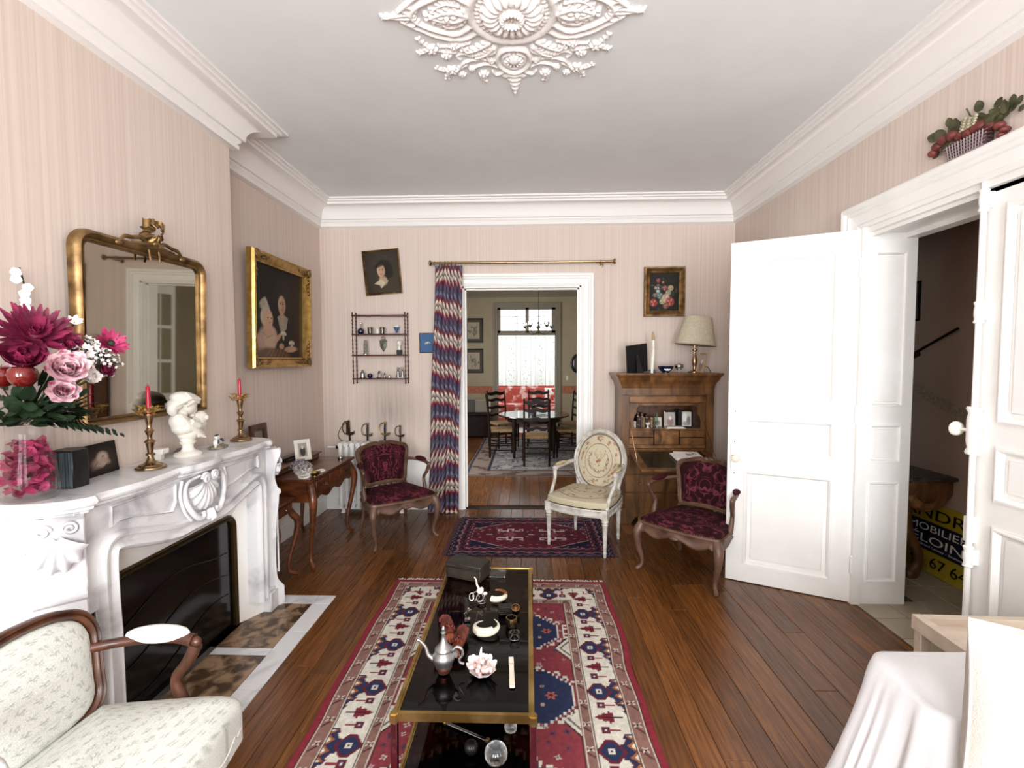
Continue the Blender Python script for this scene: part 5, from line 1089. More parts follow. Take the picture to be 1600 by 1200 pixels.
# interior fittings
b = MB(); zi = [(.015, .714), (.015, .745), (.015, .893)]
b.box(-.36, .36, .01, .30, .714, .742).box(-.36, .36, .03, .30, .885, .897).box(-.36, -.352, .03, .3, .742, 1.215).box(.352, .36, .03, .3, .742, 1.215).box(-.36, .36, .03, .3, 1.205, 1.215); b.build('interior', 'burl', t, smooth=0); MB().box(-.35, .35, .27, .3, .742, 1.2).build('back_panel', 'walnut', t, smooth=0)
ar = [(-.355, .897), (-.31, .897), (-.315, .96), (-.30, 1.02), (-.28, 1.045), (-.285, 1.08), (-.26, 1.115), (.26, 1.115), (.285, 1.08), (.28, 1.045), (.3, 1.02), (.315, .96), (.31, .897), (.355, .897), (.355, 1.135), (-.355, 1.135)]
b = MB(); b.prism(ar, -.035, -.025, Matrix(((1, 0, 0, 0), (0, 0, -1, 0), (0, 1, 0, 0), (0, 0, 0, 1)))); b.build('arched_apron', 'secr', t, smooth=0)
def drawer(x0, x1, z0, z1, y, mt='burl', knob=True, par=t, kx=None, r=.006):
    d = MB().box(x0+.003, x1-.003, y-.008, y+.01, z0+.003, z1-.003).build('drawer', mt, par, .002)
    if knob:
        for xx in (kx or [(x0+x1)/2]): MB().lathe([(.003, 0), (.003, .006), (r, .01), (r*.6, .015), (0, .016)], 10, T(xx, y-.008, (z0+z1)/2, PI/2)).build('knob', 'oldbrass', d)
for x0, x1 in ((-.352, -.12), (.12, .352)):
    drawer(x0, x1, .742, .812, .03); drawer(x0, x1, .814, .885, .03)
drawer(-.118, .118, .742, .885, .03); drawer(-.352, .352, 1.137, 1.205, .03, knob=False)
# fall front, sagging, with its leather panel and strap
fm = T(0, -.0, .7, -.16+PI, 0, 0)
b = MB(); m = Matrix.Translation((0, -.004, .702)) @ Euler((.16, 0, 0)).to_matrix().to_4x4()
b.box(-.355, .355, -.50, 0, -.02, 0, m); fl_ = b.build('fall_front', 'secr', t, .003); b = MB(); b.box(-.29, .29, -.44, -.05, .0, .0015, m); b.build('leather_inlay', mat('dark_green_leather', '17160f', .25), fl_, smooth=0)
for sx in (-1, 1):
    p1 = m @ Vector((sx*.345, -.3, 0)); b = MB(); b.tube([(sx*.345, .02, .96), tuple(p1)], .003, 6); b.build('stay', 'oldbrass', fl_)
for i, (z0, z1) in enumerate(((.47, .635), (.30, .465), (.135, .295))): drawer(-hw+.03, hw-.03, z0, z1, .0, 'secr', True, t, [-.25, .25], .009)
pts = [(-hw-.01, .02), (-hw-.01, .17), (hw+.01, .17), (hw+.01, .02), (hw-.09, .02)]+[(x, .105+.025*math.cos(x*9)) for x in np.linspace(hw-.13, -hw+.13, 13)]+[(-hw+.09, .02)]
b = MB(); b.prism([(x, z-.02) for x, z in pts], .012, -.012, Matrix(((1, 0, 0, 0), (0, 0, 1, -.004), (0, 1, 0, 0), (0, 0, 0, 1)))); b.box(-hw-.01, -hw+.02, -.01, D, 0, .15).box(hw-.02, hw+.01, -.01, D, 0, .15); b.build('scalloped_plinth', 'secr', t, smooth=0)
SEC = (cx, SY0)
R = random.Random(21)
x = -.335
for k in range(11):
    w = R.uniform(.014, .024); h = R.uniform(.085, .15); c_ = R.choice(['3b1d14', '5a3a28', '1d1714', '6a5844', '2a2a2a', '7c2a24']); y = .06+R.uniform(0, .03)
    h = [.06, .062, .06, .15, .11, .14, .1, .13, .08, .10, .095][k]
    tt = thing('book', '%s book spine in the row at left inside the open secretary' % ['cream short', 'ivory short', 'pale small', 'dark tall', 'black', 'brown', 'ochre', 'dark', 'maroon', 'tan', 'olive'][k], 'book', (SEC[0]+x+w/2, SEC[1]+y, .8985), 0, 'old books in the secretary')
    c_ = ['cfc6b4', 'c9bfae', 'bfb4a0', '2a1712', '191716', '5a3a28', '7d6a44', '241a18', '5c241e', '8a7458', '3c3a2a'][k]
    mm = mat('book_cloth_%s' % c_, c_, .6); MB().box(-w/2, w/2, 0, .09, 0, h).build('cover', mm, tt, .002); b = MB(); b.box(-w/2-.0004, w/2+.0004, -.0006, .0, h*.7, h*.78).box(-w/2-.0004, w/2+.0004, -.0006, 0, h*.2, h*.24); b.build('gilt_band', 'oldbrass', tt, smooth=0); x += w+.003
def frame_thing(nm, lab, cat, loc, rot, w, h, fw, fmat, paintfn, dep=.012, grp=None, mat_in='canvas', n=60, mount=None):
    tt = thing(nm, lab, cat, loc, rot=rot, group=grp); b = MB(); b.rect(-w/2+fw, w/2-fw, fw, h-fw, [(0, 0), (0, -dep*.7), (fw*.3, -dep), (fw*.7, -dep*.8), (fw, -dep*.6), (fw, 0)]); b.build('frame', fmat, tt, smooth=30)
    X, Z = np.meshgrid(np.linspace(0, 1, n), np.linspace(0, 1, int(n*1.2)), indexing='ij'); gridmesh('picture', np.stack([(X-.5)*(w-2*fw+.004), X*0-dep*.3, fw-.002+Z*(h-2*fw+.004)], -1), paintfn(X, Z), mat_in, tt)
    MB().box(-w/2+fw*.3, w/2-fw*.3, -dep*.15, 0, fw*.3, h-fw*.3).build('backing', 'darkwood', tt, smooth=0); return tt
def ph1(X, Z): return Paint(X, Z, 'a9a4a0').el(.5, .3, .34, .3, '8a6a66', .9, .4).el(.5, .62, .2, .17, 'd9cfc8', .9, .4).el(.5, .66, .22, .14, '6a5650', .5, .3).el(.5, .58, .14, .13, 'd8ccc4', 1, .4).c
def ph2(X, Z): return Paint(X, Z, 'c9c4be').el(.3, .6, .25, .3, 'e6e2dc', .9, .5).el(.7, .4, .2, .3, '5c5450', .8, .5).el(.5, .2, .4, .14, '8a8480', .7, .5).c
frame_thing('framed_photo', 'small framed photograph of a child inside the secretary', 'photo frame', (SEC[0]+.06, SEC[1]+.12, .8985), (-.1, 0, 0), .115, .155, .014, 'silver', ph1)
frame_thing('framed_photo', 'narrow framed photograph beside the black book inside the secretary', 'photo frame', (SEC[0]+.215, SEC[1]+.12, .8985), (-.1, 0, -.2), .1, .155, .008, 'steel', ph2)
frame_thing('photo_card', 'low landscape photo card left of the child photograph inside the secretary', 'photograph', (SEC[0]-.075, SEC[1]+.16, .8985), (-.1, 0, 0), .13, .09, .006, 'paperwhite', ph2)
tt = thing('book', 'black upright book between the two framed photographs in the secretary', 'book', (SEC[0]+.145, SEC[1]+.1, .8985)); MB().box(-.016, .016, 0, .11, 0, .165).build('cover', 'black', tt, .002); MB().box(-.013, .013, .004, .112, .003, .163).build('pages', 'paperwhite', tt)
tt = thing('papers', 'stack of white papers lying inside the secretary under the photographs', 'papers', (SEC[0]+.085, SEC[1]+.06, .8985))
for k in range(4): MB().box(-.09+.004*k, .09-.006*k, -.05, .04, .004*k, .004*k+.0036).build('sheet', 'paperwhite', tt, smooth=0)
tt = thing('vase', 'small white footed vase inside the secretary before the books', 'vase', (SEC[0]-.17, SEC[1]+.05, .8985)); MB().lathe([(.016, 0), (.016, .004), (.006, .012), (.006, .022), (.018, .034), (.026, .05), (.024, .052), (.015, .038)], 18).build('bowl', 'bust', tt)
tt = thing('candlestick', 'small pewter candlestick holding a green candle inside the secretary', 'candlestick', (SEC[0]-.085, SEC[1]+.05, .8985)); MB().lathe([(.022, 0), (.02, .005), (.006, .01), (.005, .03), (.01, .034), (.005, .04), (.008, .055), (.01, .06)], 14).build('holder', 'pewter', tt)
tt = thing('candle', 'green candle standing in the small candlestick in the secretary', 'candle', (SEC[0]-.085, SEC[1]+.05, .9575)); MB().lathe([(.006, 0), (.005, .09), (0, .093)], 10).build('wax', mat('green_wax', '3f6a34', .4), tt)
P = m @ Vector((.12, -.22, .0)); 
for k, (dx, dy, rz, w, h, th, c_, lab) in enumerate(((0, 0, .1, .26, .2, .012, 'paperwhite', 'lower magazine of the pile lying on the open fall front'), (-.01, .0, -.12, .21, .17, .014, 'bust', 'white upper booklet of the pile on the open fall front'))):
    tt = thing('magazine', lab, 'magazine', (SEC[0]+P.x+dx, SEC[1]+P.y+dy, P.z+.003+.013*k), rot=(.16, 0, rz), group='pile on the fall front'); MB().box(-w/2, w/2, -h/2, h/2, 0, th).build('pages', c_, tt, .002); MB().box(-w/2-.001, w/2+.001, -h/2-.001, h/2+.001, th, th+.001).build('cover', 'petalwhite', tt, smooth=0)
tt = thing('eyeglasses', 'dark folded eyeglasses lying on the booklet pile', 'eyeglasses', (SEC[0]+P.x+.03, SEC[1]+P.y+.0, P.z+.033), rot=(.16, 0, .4)); b = MB()
for s_ in (-1, 1): b.tube([(s_*.026+.02*math.cos(a), .015*math.sin(a), .002) for a in np.linspace(0, 2*PI, 16, endpoint=False)], .002, 5, closed=True).tube([(s_*.047, 0, .002), (s_*.02, .05, .002)], .0018, 5)
b.build('frame', 'black', tt)
# things on top of the secretary
ST = 1.4205
tt = thing('framed_photo', 'black photo frame with strut, seen from behind, at left on top of the secretary', 'photo frame', (1.045, 4.60, ST), rot=(.18, -.13, .2)); MB().box(-.105, .105, 0, .012, 0, .27).build('backing', 'black', tt, .002); b = MB(); b.prism([(-.03, 0), (.03, 0), (.012, .2), (-.012, .2)], -.004, 0, T(0, -.075, -.012, PI/2-.36)); b.build('strut', 'black', tt); MB().rect(-.1, .1, .005, .265, [(0, .012), (0, .016), (.005, .016), (.005, .012)]).build('rim', 'silver', tt, smooth=0)
tt = thing('carved_tusk', 'slender upright white carved tusk with brown tip on a round grey base', 'ornament', (1.185, 4.62, ST)); b = MB(); b.lathe([(.04, 0), (.04, .012), (.034, .016), (.034, .028), (.018, .03)], 20); b.build('base', 'pewter', tt); b = MB(); b.tube(spl([(0, 0, .028), (.006, 0, .12), (.012, 0, .2), (.01, 0, .31)], 6), [.02, .019, .018, .016], 12)
for k in range(14): b.ell((.012*math.cos(k*2.4)+.006, .012*math.sin(k*2.4), .05+.014*k), .008, 8)
b.build('tusk', 'ivory', tt); b = MB(); b.tube([(.01, 0, .31), (.008, 0, .35), (.006, 0, .39)], [.016, .012, .005], 12); b.build('tip', 'wood', tt)
tt = thing('bowl', 'small black lacquer bowl with white medallion on top of the secretary', 'bowl', (1.31, 4.60, ST)); b = MB(); b.lathe([(.03, 0), (.03, .006), (.045, .014), (.066, .04), (.072, .062), (.069, .062), (.062, .042), (.04, .02), (0, .016)], 32); b.build('bowl_body', 'navy', tt); b = MB()
b.add([(0, -.0655, .036)]+[(.032*math.cos(a), -.0665+.010*abs(math.cos(a)) , .036+.016*math.sin(a)) for a in np.linspace(0, 2*PI, 18, endpoint=False)], [(0, i+1, (i+1) % 18+1) for i in range(18)]); b.build('medallion', 'bust', tt)
tt = thing('glass_jar', 'small footed glass jar with silver band between the bowl and the lamp', 'jar', (1.44, 4.62, ST)); MB().lathe([(.028, 0), (.028, .003), (.006, .008), (.006, .022), (.03, .032), (.036, .05), (.036, .056), (.032, .056), (.03, .04), (0, .03)], 24).build('glass_foot', 'crystal', tt); MB().lathe([(.037, .045), (.04, .05), (.04, .075), (.036, .08), (.014, .082), (.012, .09), (0, .092)], 24).build('silver_lid', 'silver', tt)
tt = thing('table_lamp', 'brass table lamp with pale linen shade on top of the secretary', 'lamp', (1.60, 4.66, ST), rot=(0, .0, 0))
b = MB(); b.lathe([(.06, 0), (.06, .008), (.045, .016), (.02, .024), (.014, .05), (.022, .08), (.026, .11), (.018, .15), (.01, .18), (.01, .2), (.024, .212), (.024, .218), (.01, .226), (.012, .25), (.008, .30)], 20); b.build('base', 'silver' if False else 'oldbrass', tt)
b = MB(); mm = T(0, 0, .24, 0, .10, 0); b.lathe([(.185, .02), (.125, .285), (.122, .285), (.182, .02), (.185, .02)], 48, mm); b.build('lamp_shade', 'linen', tt, smooth=30); b = MB(); b.lathe([(.186, .02), (.187, .026), (.184, .032)], 48, mm); b.build('shade_trim', mat('shade_trim_fabric', 'b7ab92', .8), tt)
b = MB(); b.tube([(.0, .0, .28), (.06, 0, .285)], .003, 5).tube(spl([(.05, .03, .02), (.17, .13, .05), (.235, .17, -.1), (.23, .19, -.5), (.24, .2, -1.0)], 6), .003, 6); b.build('power_cord', mat('brown_cord', '5a3a24', .6), tt)
frame_thing('framed_photo', 'small wooden photo frame standing sideways in front of the lamp', 'photo frame', (1.60, 4.53, ST), (-.28, 0, -1.35), .12, .19, .016, 'wood', ph1)
# ---------------------------------------------------------------- writing table on the left wall
t = thing('writing_table', 'cherry wood writing table with drawers and curved legs along the left wall', 'table', (-2.075, 3.83, 0), PI/2); TW, TD, TH = .41, .49, .68
b = MB(); b.box(-TW-.02, TW+.02, -TD-.02, .0, TH-.022, TH); b.build('tabletop', 'desk', t, .006, seg=2)
b = MB(); b.box(-TW+.02, TW-.02, -.20, -.01, TH, TH+.04); b.build('raised_drawer_case', 'desk', t, .004); b = MB(); b.box(-TW, TW, -.22, 0, TH+.04, TH+.052); b.build('raised_shelf', 'desk', t, .004)
for x0, x1 in ((-.37, -.02), (.02, .37)): drawer(x0, x1, TH+.004, TH+.038, -.202, 'desk', True, t, None, .005)
ap = [(-TW+.02, TH-.022), (TW-.02, TH-.022), (TW-.02, .52)]+[(x, .50+.016*math.cos(x*26)+.03*(x/TW)**4) for x in np.linspace(TW-.05, -TW+.05, 25)]+[(-TW+.02, .52)]
b = MB(); b.prism(ap[::-1], 0, .02, Matrix(((1, 0, 0, 0), (0, 0, 1, -TD), (0, 1, 0, 0), (0, 0, 0, 1)))); b.box(-TW+.02, -TW+.04, -TD+.02, 0, .5, TH-.02).box(TW-.04, TW-.02, -TD+.02, 0, .5, TH-.02).box(-TW+.02, TW-.02, -.03, -.01, .5, TH-.02); b.build('scalloped_apron', 'desk', t, smooth=0)
for x0, x1 in ((-.34, -.12), (-.1, .1), (.12, .34)):
    d = MB().box(x0, x1, -TD-.012, -TD+.01, .555, .645).build('drawer', 'desk', t, .004); b = MB(); b.tube(spl([((x0+x1)/2-.028, -TD-.015, .605), ((x0+x1)/2, -TD-.028, .592), ((x0+x1)/2+.028, -TD-.015, .605)], 4), .003, 6); b.build('pull', 'oldbrass', d)
def cab(b, x, y, h, dx, dy, r=.026): b.tube(spl([(x, y, h), (x+dx*.02, y+dy*.02, h-.05), (x+dx*.045, y+dy*.045, h*.78), (x+dx*.03, y+dy*.03, h*.55), (x, y, h*.28), (x-dx*.005, y-dy*.005, h*.1), (x+dx*.02, y+dy*.02, .02), (x+dx*.035, y+dy*.035, .008)], 5), [r, r*1.15, r*1.15, r*.8, r*.6, r*.5, r*.62, r*.5], 12)
for sx in (-1, 1):
    for y, dy in ((-TD+.03, -1), (-.04, 0)): b = MB(); cab(b, sx*(TW-.04), y, TH-.03, sx, dy); b.build('leg', 'desk', t)
t = thing('side_table', 'small dark side table with curved legs half hidden behind the mantelpiece', 'table', (-2.075, 3.215, 0), PI/2)
MB().box(-.14, .14, -.41, 0, .55, .57).build('tabletop', 'walnut', t, .006); b = MB(); b.box(-.12, .12, -.39, -.01, .47, .55); b.build('apron', 'walnut', t, .004)
for sx in (-1, 1):
    for y, dy in ((-.37, -1), (-.04, 0)): b = MB(); cab(b, sx*.1, y, .5, sx, dy, .022); b.build('leg', 'desk', t)
drawer(-.09, .09, .485, .54, -.39, 'walnut', True, t)
DT = .6805; DT2 = .7325
for P, lab, r, c1_, c2_ in (((-1.66, 3.47, DT), 'nearer white openwork basket of dried grey flowers on the writing table', .052, '8a7d7c', 'c9bfbb'), ((-1.75, 3.60, DT), 'farther white openwork basket with lavender and pale dried flowers', .05, '6c6478', 'b0aeb0')):
    tt = thing('flower_basket', lab, 'basket', P, 0, 'baskets of dried flowers'); b = MB(); h = .055
    for k in range(22): a = k*2*PI/22; b.tube([(r*.72*math.cos(a), r*.72*math.sin(a), .003), (r*math.cos(a), r*math.sin(a), h)], .0028, 5)
    for q, z in ((.72, .003), (.86, .028), (1.02, h)): b.tube([(r*q*math.cos(a), r*q*math.sin(a), z) for a in np.linspace(0, 2*PI, 24, endpoint=False)], .0045, 6, closed=True)
    b.lathe([(0, .002), (r*.72, .002), (r*.72, .006), (0, .006)], 20); b.build('basket', 'bust', tt)
    b = MB(); rr = random.Random(int(r*1000)); mm = mat('dried_flowers_'+c1_, c1_, .9, c2=c2_, sc=70, lo=.42, hi=.58)
    for k in range(260):
        a, el, q = rr.uniform(0, 6.28), rr.uniform(-.2, 1.5), rr.uniform(.6, 1); d = Vector((math.cos(a)*math.cos(el), math.sin(a)*math.cos(el), math.sin(el))); qq = d.to_track_quat('Z', 'Y').to_matrix().to_4x4(); qq.translation = Vector((d.x*r*1.25*q, d.y*r*1.25*q, h+d.z*r*1.0*q)); petal(b, qq @ T(0, 0, 0, rr.uniform(-.5, .8), 0, rr.uniform(0, 6)), .016, .008, .4, 3, 4)
    b.build('dried_blossoms', mm, tt, smooth=180)
frame_thing('framed_photo', 'small cream photo frame with a portrait standing on the writing table', 'photo frame', (-1.83, 3.83, DT2 if False else DT+.053), (-.25, .0, PI/2-.75), .13, .17, .03, 'bust', lambda X, Z: Paint(X, Z, 'a59f96').el(.5, .4, .3, .35, '2a2624', .95, .3).el(.5, .68, .14, .13, 'd0c8c0', .95, .3).c)
tt = thing('wall_mirror', 'old wooden framed glass propped on the writing table behind the baskets', 'mirror', (-2.045, 3.57, DT+.055), rot=(-.06, 0, PI/2)); MB().rect(-.06, .06, .05, .28, [(0, 0), (0, -.015), (.02, -.022), (.05, -.018), (.05, 0)]).build('frame', 'walnut', tt, smooth=30); MB().box(-.065, .065, -.006, 0, .045, .285).build('glass', mat('dusty_glass', '7d7a6c', .25, .3), tt, smooth=0)
tt = thing('dish', 'shiny brass bowl at the near corner of the writing table', 'bowl', (-1.60, 3.52, DT)); MB().lathe([(.02, 0), (.02, .004), (.035, .016), (.042, .03), (.039, .03), (.03, .014), (0, .008)], 24).build('bowl_body', 'brass', tt)
tt = thing('dish', 'white oval ring shaped dish on the writing table', 'dish', (-1.62, 3.66, DT)); b = MB(); b.tube([(.03*math.cos(a), .045*math.sin(a), .006) for a in np.linspace(0, 2*PI, 24, endpoint=False)], .006, 8, closed=True); b.build('rim', 'bust', tt); MB().lathe([(0, .002), (.03, .002), (.03, .005), (0, .005)], 20, T(s=(1, 1.5, 1))).build('plate', 'bust', tt)
tt = thing('inkwell', 'small round lidded silver box at the far end of the writing table', 'box', (-1.65, 4.14, DT)); MB().lathe([(.022, 0), (.024, .01), (.022, .02), (.012, .026), (0, .028)], 18).build('lidded_body', 'silver', tt); MB().ell((0, 0, .03), .004, 8).build('lid_knob', 'silver', tt)
tt = thing('eyeglasses', 'black eyeglasses with raised temple on the writing table shelf', 'eyeglasses', (-1.93, 4.03, DT+.053), .6); b = MB()
for s_ in (-1, 1): b.tube([(s_*.028+.022*math.cos(a), 0, .02+.016*math.sin(a)) for a in np.linspace(0, 2*PI, 16, endpoint=False)], .002, 5, closed=True).tube(spl([(s_*.05, 0, .03), (s_*.05, .06, .05), (s_*.045, .11, .02)], 4), .0018, 5)
b.build('frame', 'black', tt)
tt = thing('pen_tray', 'long flat black tray lying on the writing table shelf', 'tray', (-1.95, 3.98-.12, DT+.053), 1.5); MB().box(-.1, .1, -.03, .03, 0, .004).box(-.1, -.096, -.03, .03, .004, .014).box(.096, .1, -.03, .03, .004, .014).box(-.1, .1, -.03, -.026, .004, .014).box(-.1, .1, .026, .03, .004, .014).build('tray', 'black', tt, smooth=0)
# ---------------------------------------------------------------- radiator, swords
t = thing('radiator', 'white cast iron column radiator under the hanging shelf, behind the burgundy armchair', 'radiator', (-1.58, 4.77, 0))
for i in range(11):
    x = -.30+.06*i; b = MB()
    for y in (-.05, .0, .05): b.tube(spl([(x, y*.4, .70), (x, y, .67), (x, y, .5), (x, y, .2), (x, y, .09), (x, y*.4, .06)], 3), [.012, .022, .021, .021, .022, .012], 10)
    b.tube([(x, -.065, .70), (x, .065, .70)], .024, 10).tube([(x, -.065, .075), (x, .065, .075)], .022, 10); b.build('radiator_section', 'white', t)
for x in (-.30, .30): b = MB(); b.lathe([(.026, 0), (.018, .02), (.02, .06)], 10, T(x, 0, 0)); b.build('foot', 'white', t)
b = MB(); b.tube([(-.42, 0, .67), (-.30, 0, .67)], .010, 8); b.build('pipe', 'white', t); b = MB(); b.tube([(-.36, 0, .67), (-.33, 0, .67)], .018, 10); b.build('valve', 'black', t); b = MB(); b.lathe([(.014, 0), (.016, .02), (.01, .03)], 12, T(-.42, 0, .67, 0, -PI/2)); b.build('valve_cap', 'white', t)
def sword(lab, x, z, k, gm, grip, strap=False, lean=0):
    tt = thing('sword', lab, 'sword', (x, 4.845, z), rot=(0, lean, 0), group='old swords standing behind the radiator'); tt.scale = (k, k*.8, k)
    b = MB(); b.tube([(0, 0, .06), (-.002, 0, .11), (0, 0, .155)], [.011, .013, .010], 8); b.build('grip', grip, tt); b = MB(); b.ell((0, 0, .168), (.013, .012, .014), 10)
    b.tube(spl([(0, 0, .17), (-.045, 0, .16), (-.065, 0, .11), (-.05, 0, .055), (-.01, 0, .045)], 5), .005, 6); b.lathe([(.005, 0), (.03, .008), (.04, .02), (.036, .024), (.008, .014)], 16, T(.008, 0, .03, s=(1.2, .6, 1))).tube([(0, 0, .05), (.045, 0, .062), (.055, 0, .07)], [.007, .005, .006], 6); b.build('hilt_guard', gm, tt)
    MB().tube([(0, 0, .05), (0, 0, -.1), (0, 0, -.42)], [.010, .012, .006], 6, flat=.4).build('blade', 'steel', tt)
    if strap: b = MB(); b.tube(spl([(0, 0, .165), (-.06, 0, .13), (-.11, 0, .05), (-.09, 0, -.01), (-.02, 0, -.04), (.01, 0, -.045)], 6), .006, 6, flat=.5); b.build('strap', mat('red_brown_leather', '3c1214', .5), tt); b = MB(); b.prism([(-.025, .055), (.015, .05), (.014, .165), (-.02, .16)], -.004, .004, T(0, -.014, 0, PI/2)); b.build('guard_plate', 'bronze', tt)
sword('sabre with dark red leather strap loop, leftmost behind the radiator', -1.83, .745, 1.05, 'bronze', 'black', True, -.05)
sword('short sword with aged brass knuckle guard, next to the strapped sabre', -1.645, .735, .95, 'oldbrass', 'black', False, .03)
sword('sword with bright brass cup guard, third from the left behind the radiator', -1.465, .745, .95, 'brass', 'black', False, .04)
sword('small dark bronze hilted sword, rightmost behind the radiator', -1.305, .735, .82, 'bronze', 'bronze')
# ---------------------------------------------------------------- hanging shelf with trinkets
t = thing('wall_shelf', 'dark mahogany hanging shelf with four levels and turned posts, above the radiator', 'shelf', (-1.485, 4.895, 1.33)); hw_ = .275
SZ = [.03, .265, .475, .665]
for z in SZ: MB().box(-hw_, hw_, -.135, -.012, z-.006, z+.006).build('shelf_board', 'mahog', t, .002)
tp = [(.004, -.02), (.009, -.015), (.006, -.006)]
for z0, z1 in zip(SZ[:-1], SZ[1:]):
    L = z1-z0-.012; tp += [(.006, z0+.006), (.009, z0+.01)]
    for k in range(9): tp += [(.0045+.004*abs(math.sin(k*1.57)), z0+.016+L*.9*k/9)]
tp += [(.008, SZ[-1]), (.006, SZ[-1]+.008), (.009, SZ[-1]+.02), (.005, SZ[-1]+.032), (0, SZ[-1]+.036)]
for sx in (-1, 1):
    for y in (-.125, -.022): MB().lathe(tp, 10, T(sx*(hw_-.01), y, 0)).build('turned_post', 'mahog', t)
def tk(nm, lab, cat, x, lev, grp='trinkets on the hanging shelf', y=-.07): return thing(nm, lab, cat, (-1.485+x, 4.895+y, 1.33+SZ[lev]+.0065), 0, grp)
tt = tk('perfume_bottle', 'navy round bottle with tall clear neck, left on the upper shelf level', 'bottle', -.2, 2); MB().lathe([(.018, 0), (.03, .012), (.034, .03), (.028, .05), (.012, .06)], 20).build('bottle_body', 'navy', tt); MB().lathe([(.012, .06), (.009, .07), (.008, .09), (.012, .095), (.006, .1), (.014, .115), (0, .13)], 14).build('stopper', 'crystal', tt)
for x, lab in ((-.105, 'left silver beaker beside the navy bottle on the hanging shelf'), (.02, 'right silver beaker in the middle of the upper shelf level')): tt = tk('beaker', lab, 'cup', x, 2); MB().lathe([(.019, 0), (.021, .01), (.026, .065), (.027, .068), (.024, .066), (.018, .006), (0, .004)], 20).build('cup', 'silver', tt); MB().lathe([(.026, .055), (.0275, .058), (.026, .061)], 20).build('band', 'oldbrass', tt)
tt = tk('vase', 'tiny white porcelain vase partly behind the right silver beaker', 'vase', -.035, 2, y=-.05); MB().lathe([(.014, 0), (.022, .02), (.016, .045), (.02, .055), (.016, .054)], 16).build('vase_body', 'bust', tt)
tt = tk('egg_cup', 'blue and white footed porcelain cup at right on the hanging shelf', 'cup', .165, 2); MB().lathe([(.022, 0), (.022, .005), (.008, .018), (.012, .03), (.024, .05), (.029, .078), (.026, .078), (0, .04)], 20).build('cup', 'navy' if False else mat('blue_glaze', '4a5c8a', .2), tt); MB().lathe([(.0285, .07), (.031, .076), (.03, .08)], 20).lathe([(.0222, -.0), (.0235, .004), (.02, .008)], 20).build('white_rim', 'bust', tt)
tt = tk('statuette', 'small grey stone standing statuette on the middle shelf level', 'figurine', -.155, 1); MB().lathe([(.022, 0), (.022, .02), (.02, .08), (.022, .1), (.016, .115), (.018, .13), (.012, .15), (0, .155)], 10, T(s=(1, .7, 1))).build('figure', mat('grey_stone', '6f6a60', .8, c2='8b8578', sc=40), tt); MB().lathe([(.026, 0), (.026, .008), (.022, .01)], 12).build('base', 'pewter', tt)
tt = tk('head_sculpture', 'small white head sculpture on a black plinth on the middle shelf level', 'sculpture', .19, 1); MB().box(-.024, .024, -.022, .022, 0, .05).build('plinth', 'black', tt, .002); b = MB(); b.lathe([(.016, .05), (.012, .075), (.016, .085)], 14); b.ell((0, 0, .115), (.024, .028, .036), 16).ell((0, -.024, .108), (.006, .008, .01), 8).ell((0, .008, .13), (.026, .026, .024), 12); b.build('head', 'bust', tt)
tt = thing('arrowhead', 'dark green stone arrowhead pendant hanging between the two lower shelf levels', 'ornament', (-1.475, 4.885, 1.33+.36), 0); b = MB(); b.add([(-.04, 0, .06), (.04, 0, .06), (.034, 0, .0), (0, 0, -.06), (-.034, 0, 0), (0, -.012, .01)], [(0, 1, 5), (1, 2, 5), (2, 3, 5), (3, 4, 5), (4, 0, 5), (0, 4, 3, 2, 1)]); b.build('blade', mat('green_stone', '3f4438', .4, c2='6c6c58', sc=60), tt, smooth=0); b = MB(); b.tube([(.018*math.cos(a), -.004, .078+.018*math.sin(a)) for a in np.linspace(0, 2*PI, 14, endpoint=False)], .003, 5, closed=True).tube([(-.03, -.004, .066), (0, -.004, .075), (.03, -.004, .066)], .003, 5); b.build('ring', 'pewter', tt)
for x, h, nm, lab, cat, mt in ((-.19, .085, 'pewter_flask', 'pewter flask at left on the lowest shelf level', 'flask', 'pewter'), (-.02, .075, 'glass_dome', 'small glass domed ornament on the lowest shelf level', 'ornament', 'crystal'), (.035, .055, 'snow_globe', 'little round clear ornament right of the glass dome', 'ornament', 'crystal'), (.085, .035, 'pebble', 'small silvery round ornament on the lowest shelf level', 'ornament', 'silver')):
    tt = tk(nm, lab, cat, x, 0); MB().lathe([(h*.28, 0), (h*.3, h*.1), (h*.26, h*.35), (h*.28, h*.6), (h*.14, h*.78), (h*.12, h*.86), (h*.16, h*.9), (0, h)], 16).build('ornament_body', mt, tt); MB().lathe([(h*.32, 0), (h*.32, h*.07), (h*.26, h*.09)], 16).build('foot', 'bronze', tt)
tt = tk('apple', 'little dark navy apple ornament on the lowest shelf level', 'ornament', -.115, 0); MB().lathe([(0, .004), (.012, 0), (.026, .016), (.028, .03), (.02, .044), (.006, .046), (0, .04)], 18).build('fruit', 'navy', tt); MB().tube([(0, 0, .04), (.004, 0, .056)], .002, 5).build('stalk', 'bronze', tt)
tt = tk('figurine_pair', 'pair of small silver figures at right on the lowest shelf level', 'figurine', .195, 0)
for x in (-.022, .022): MB().lathe([(.018, 0), (.02, .01), (.012, .05), (.014, .065), (.007, .075), (.012, .09), (.01, .1), (0, .106)], 12, T(x, 0, .006)).build('figure', 'pewter', tt)
MB().box(-.05, .045, -.015, .015, 0, .006).build('base', 'pewter', tt)
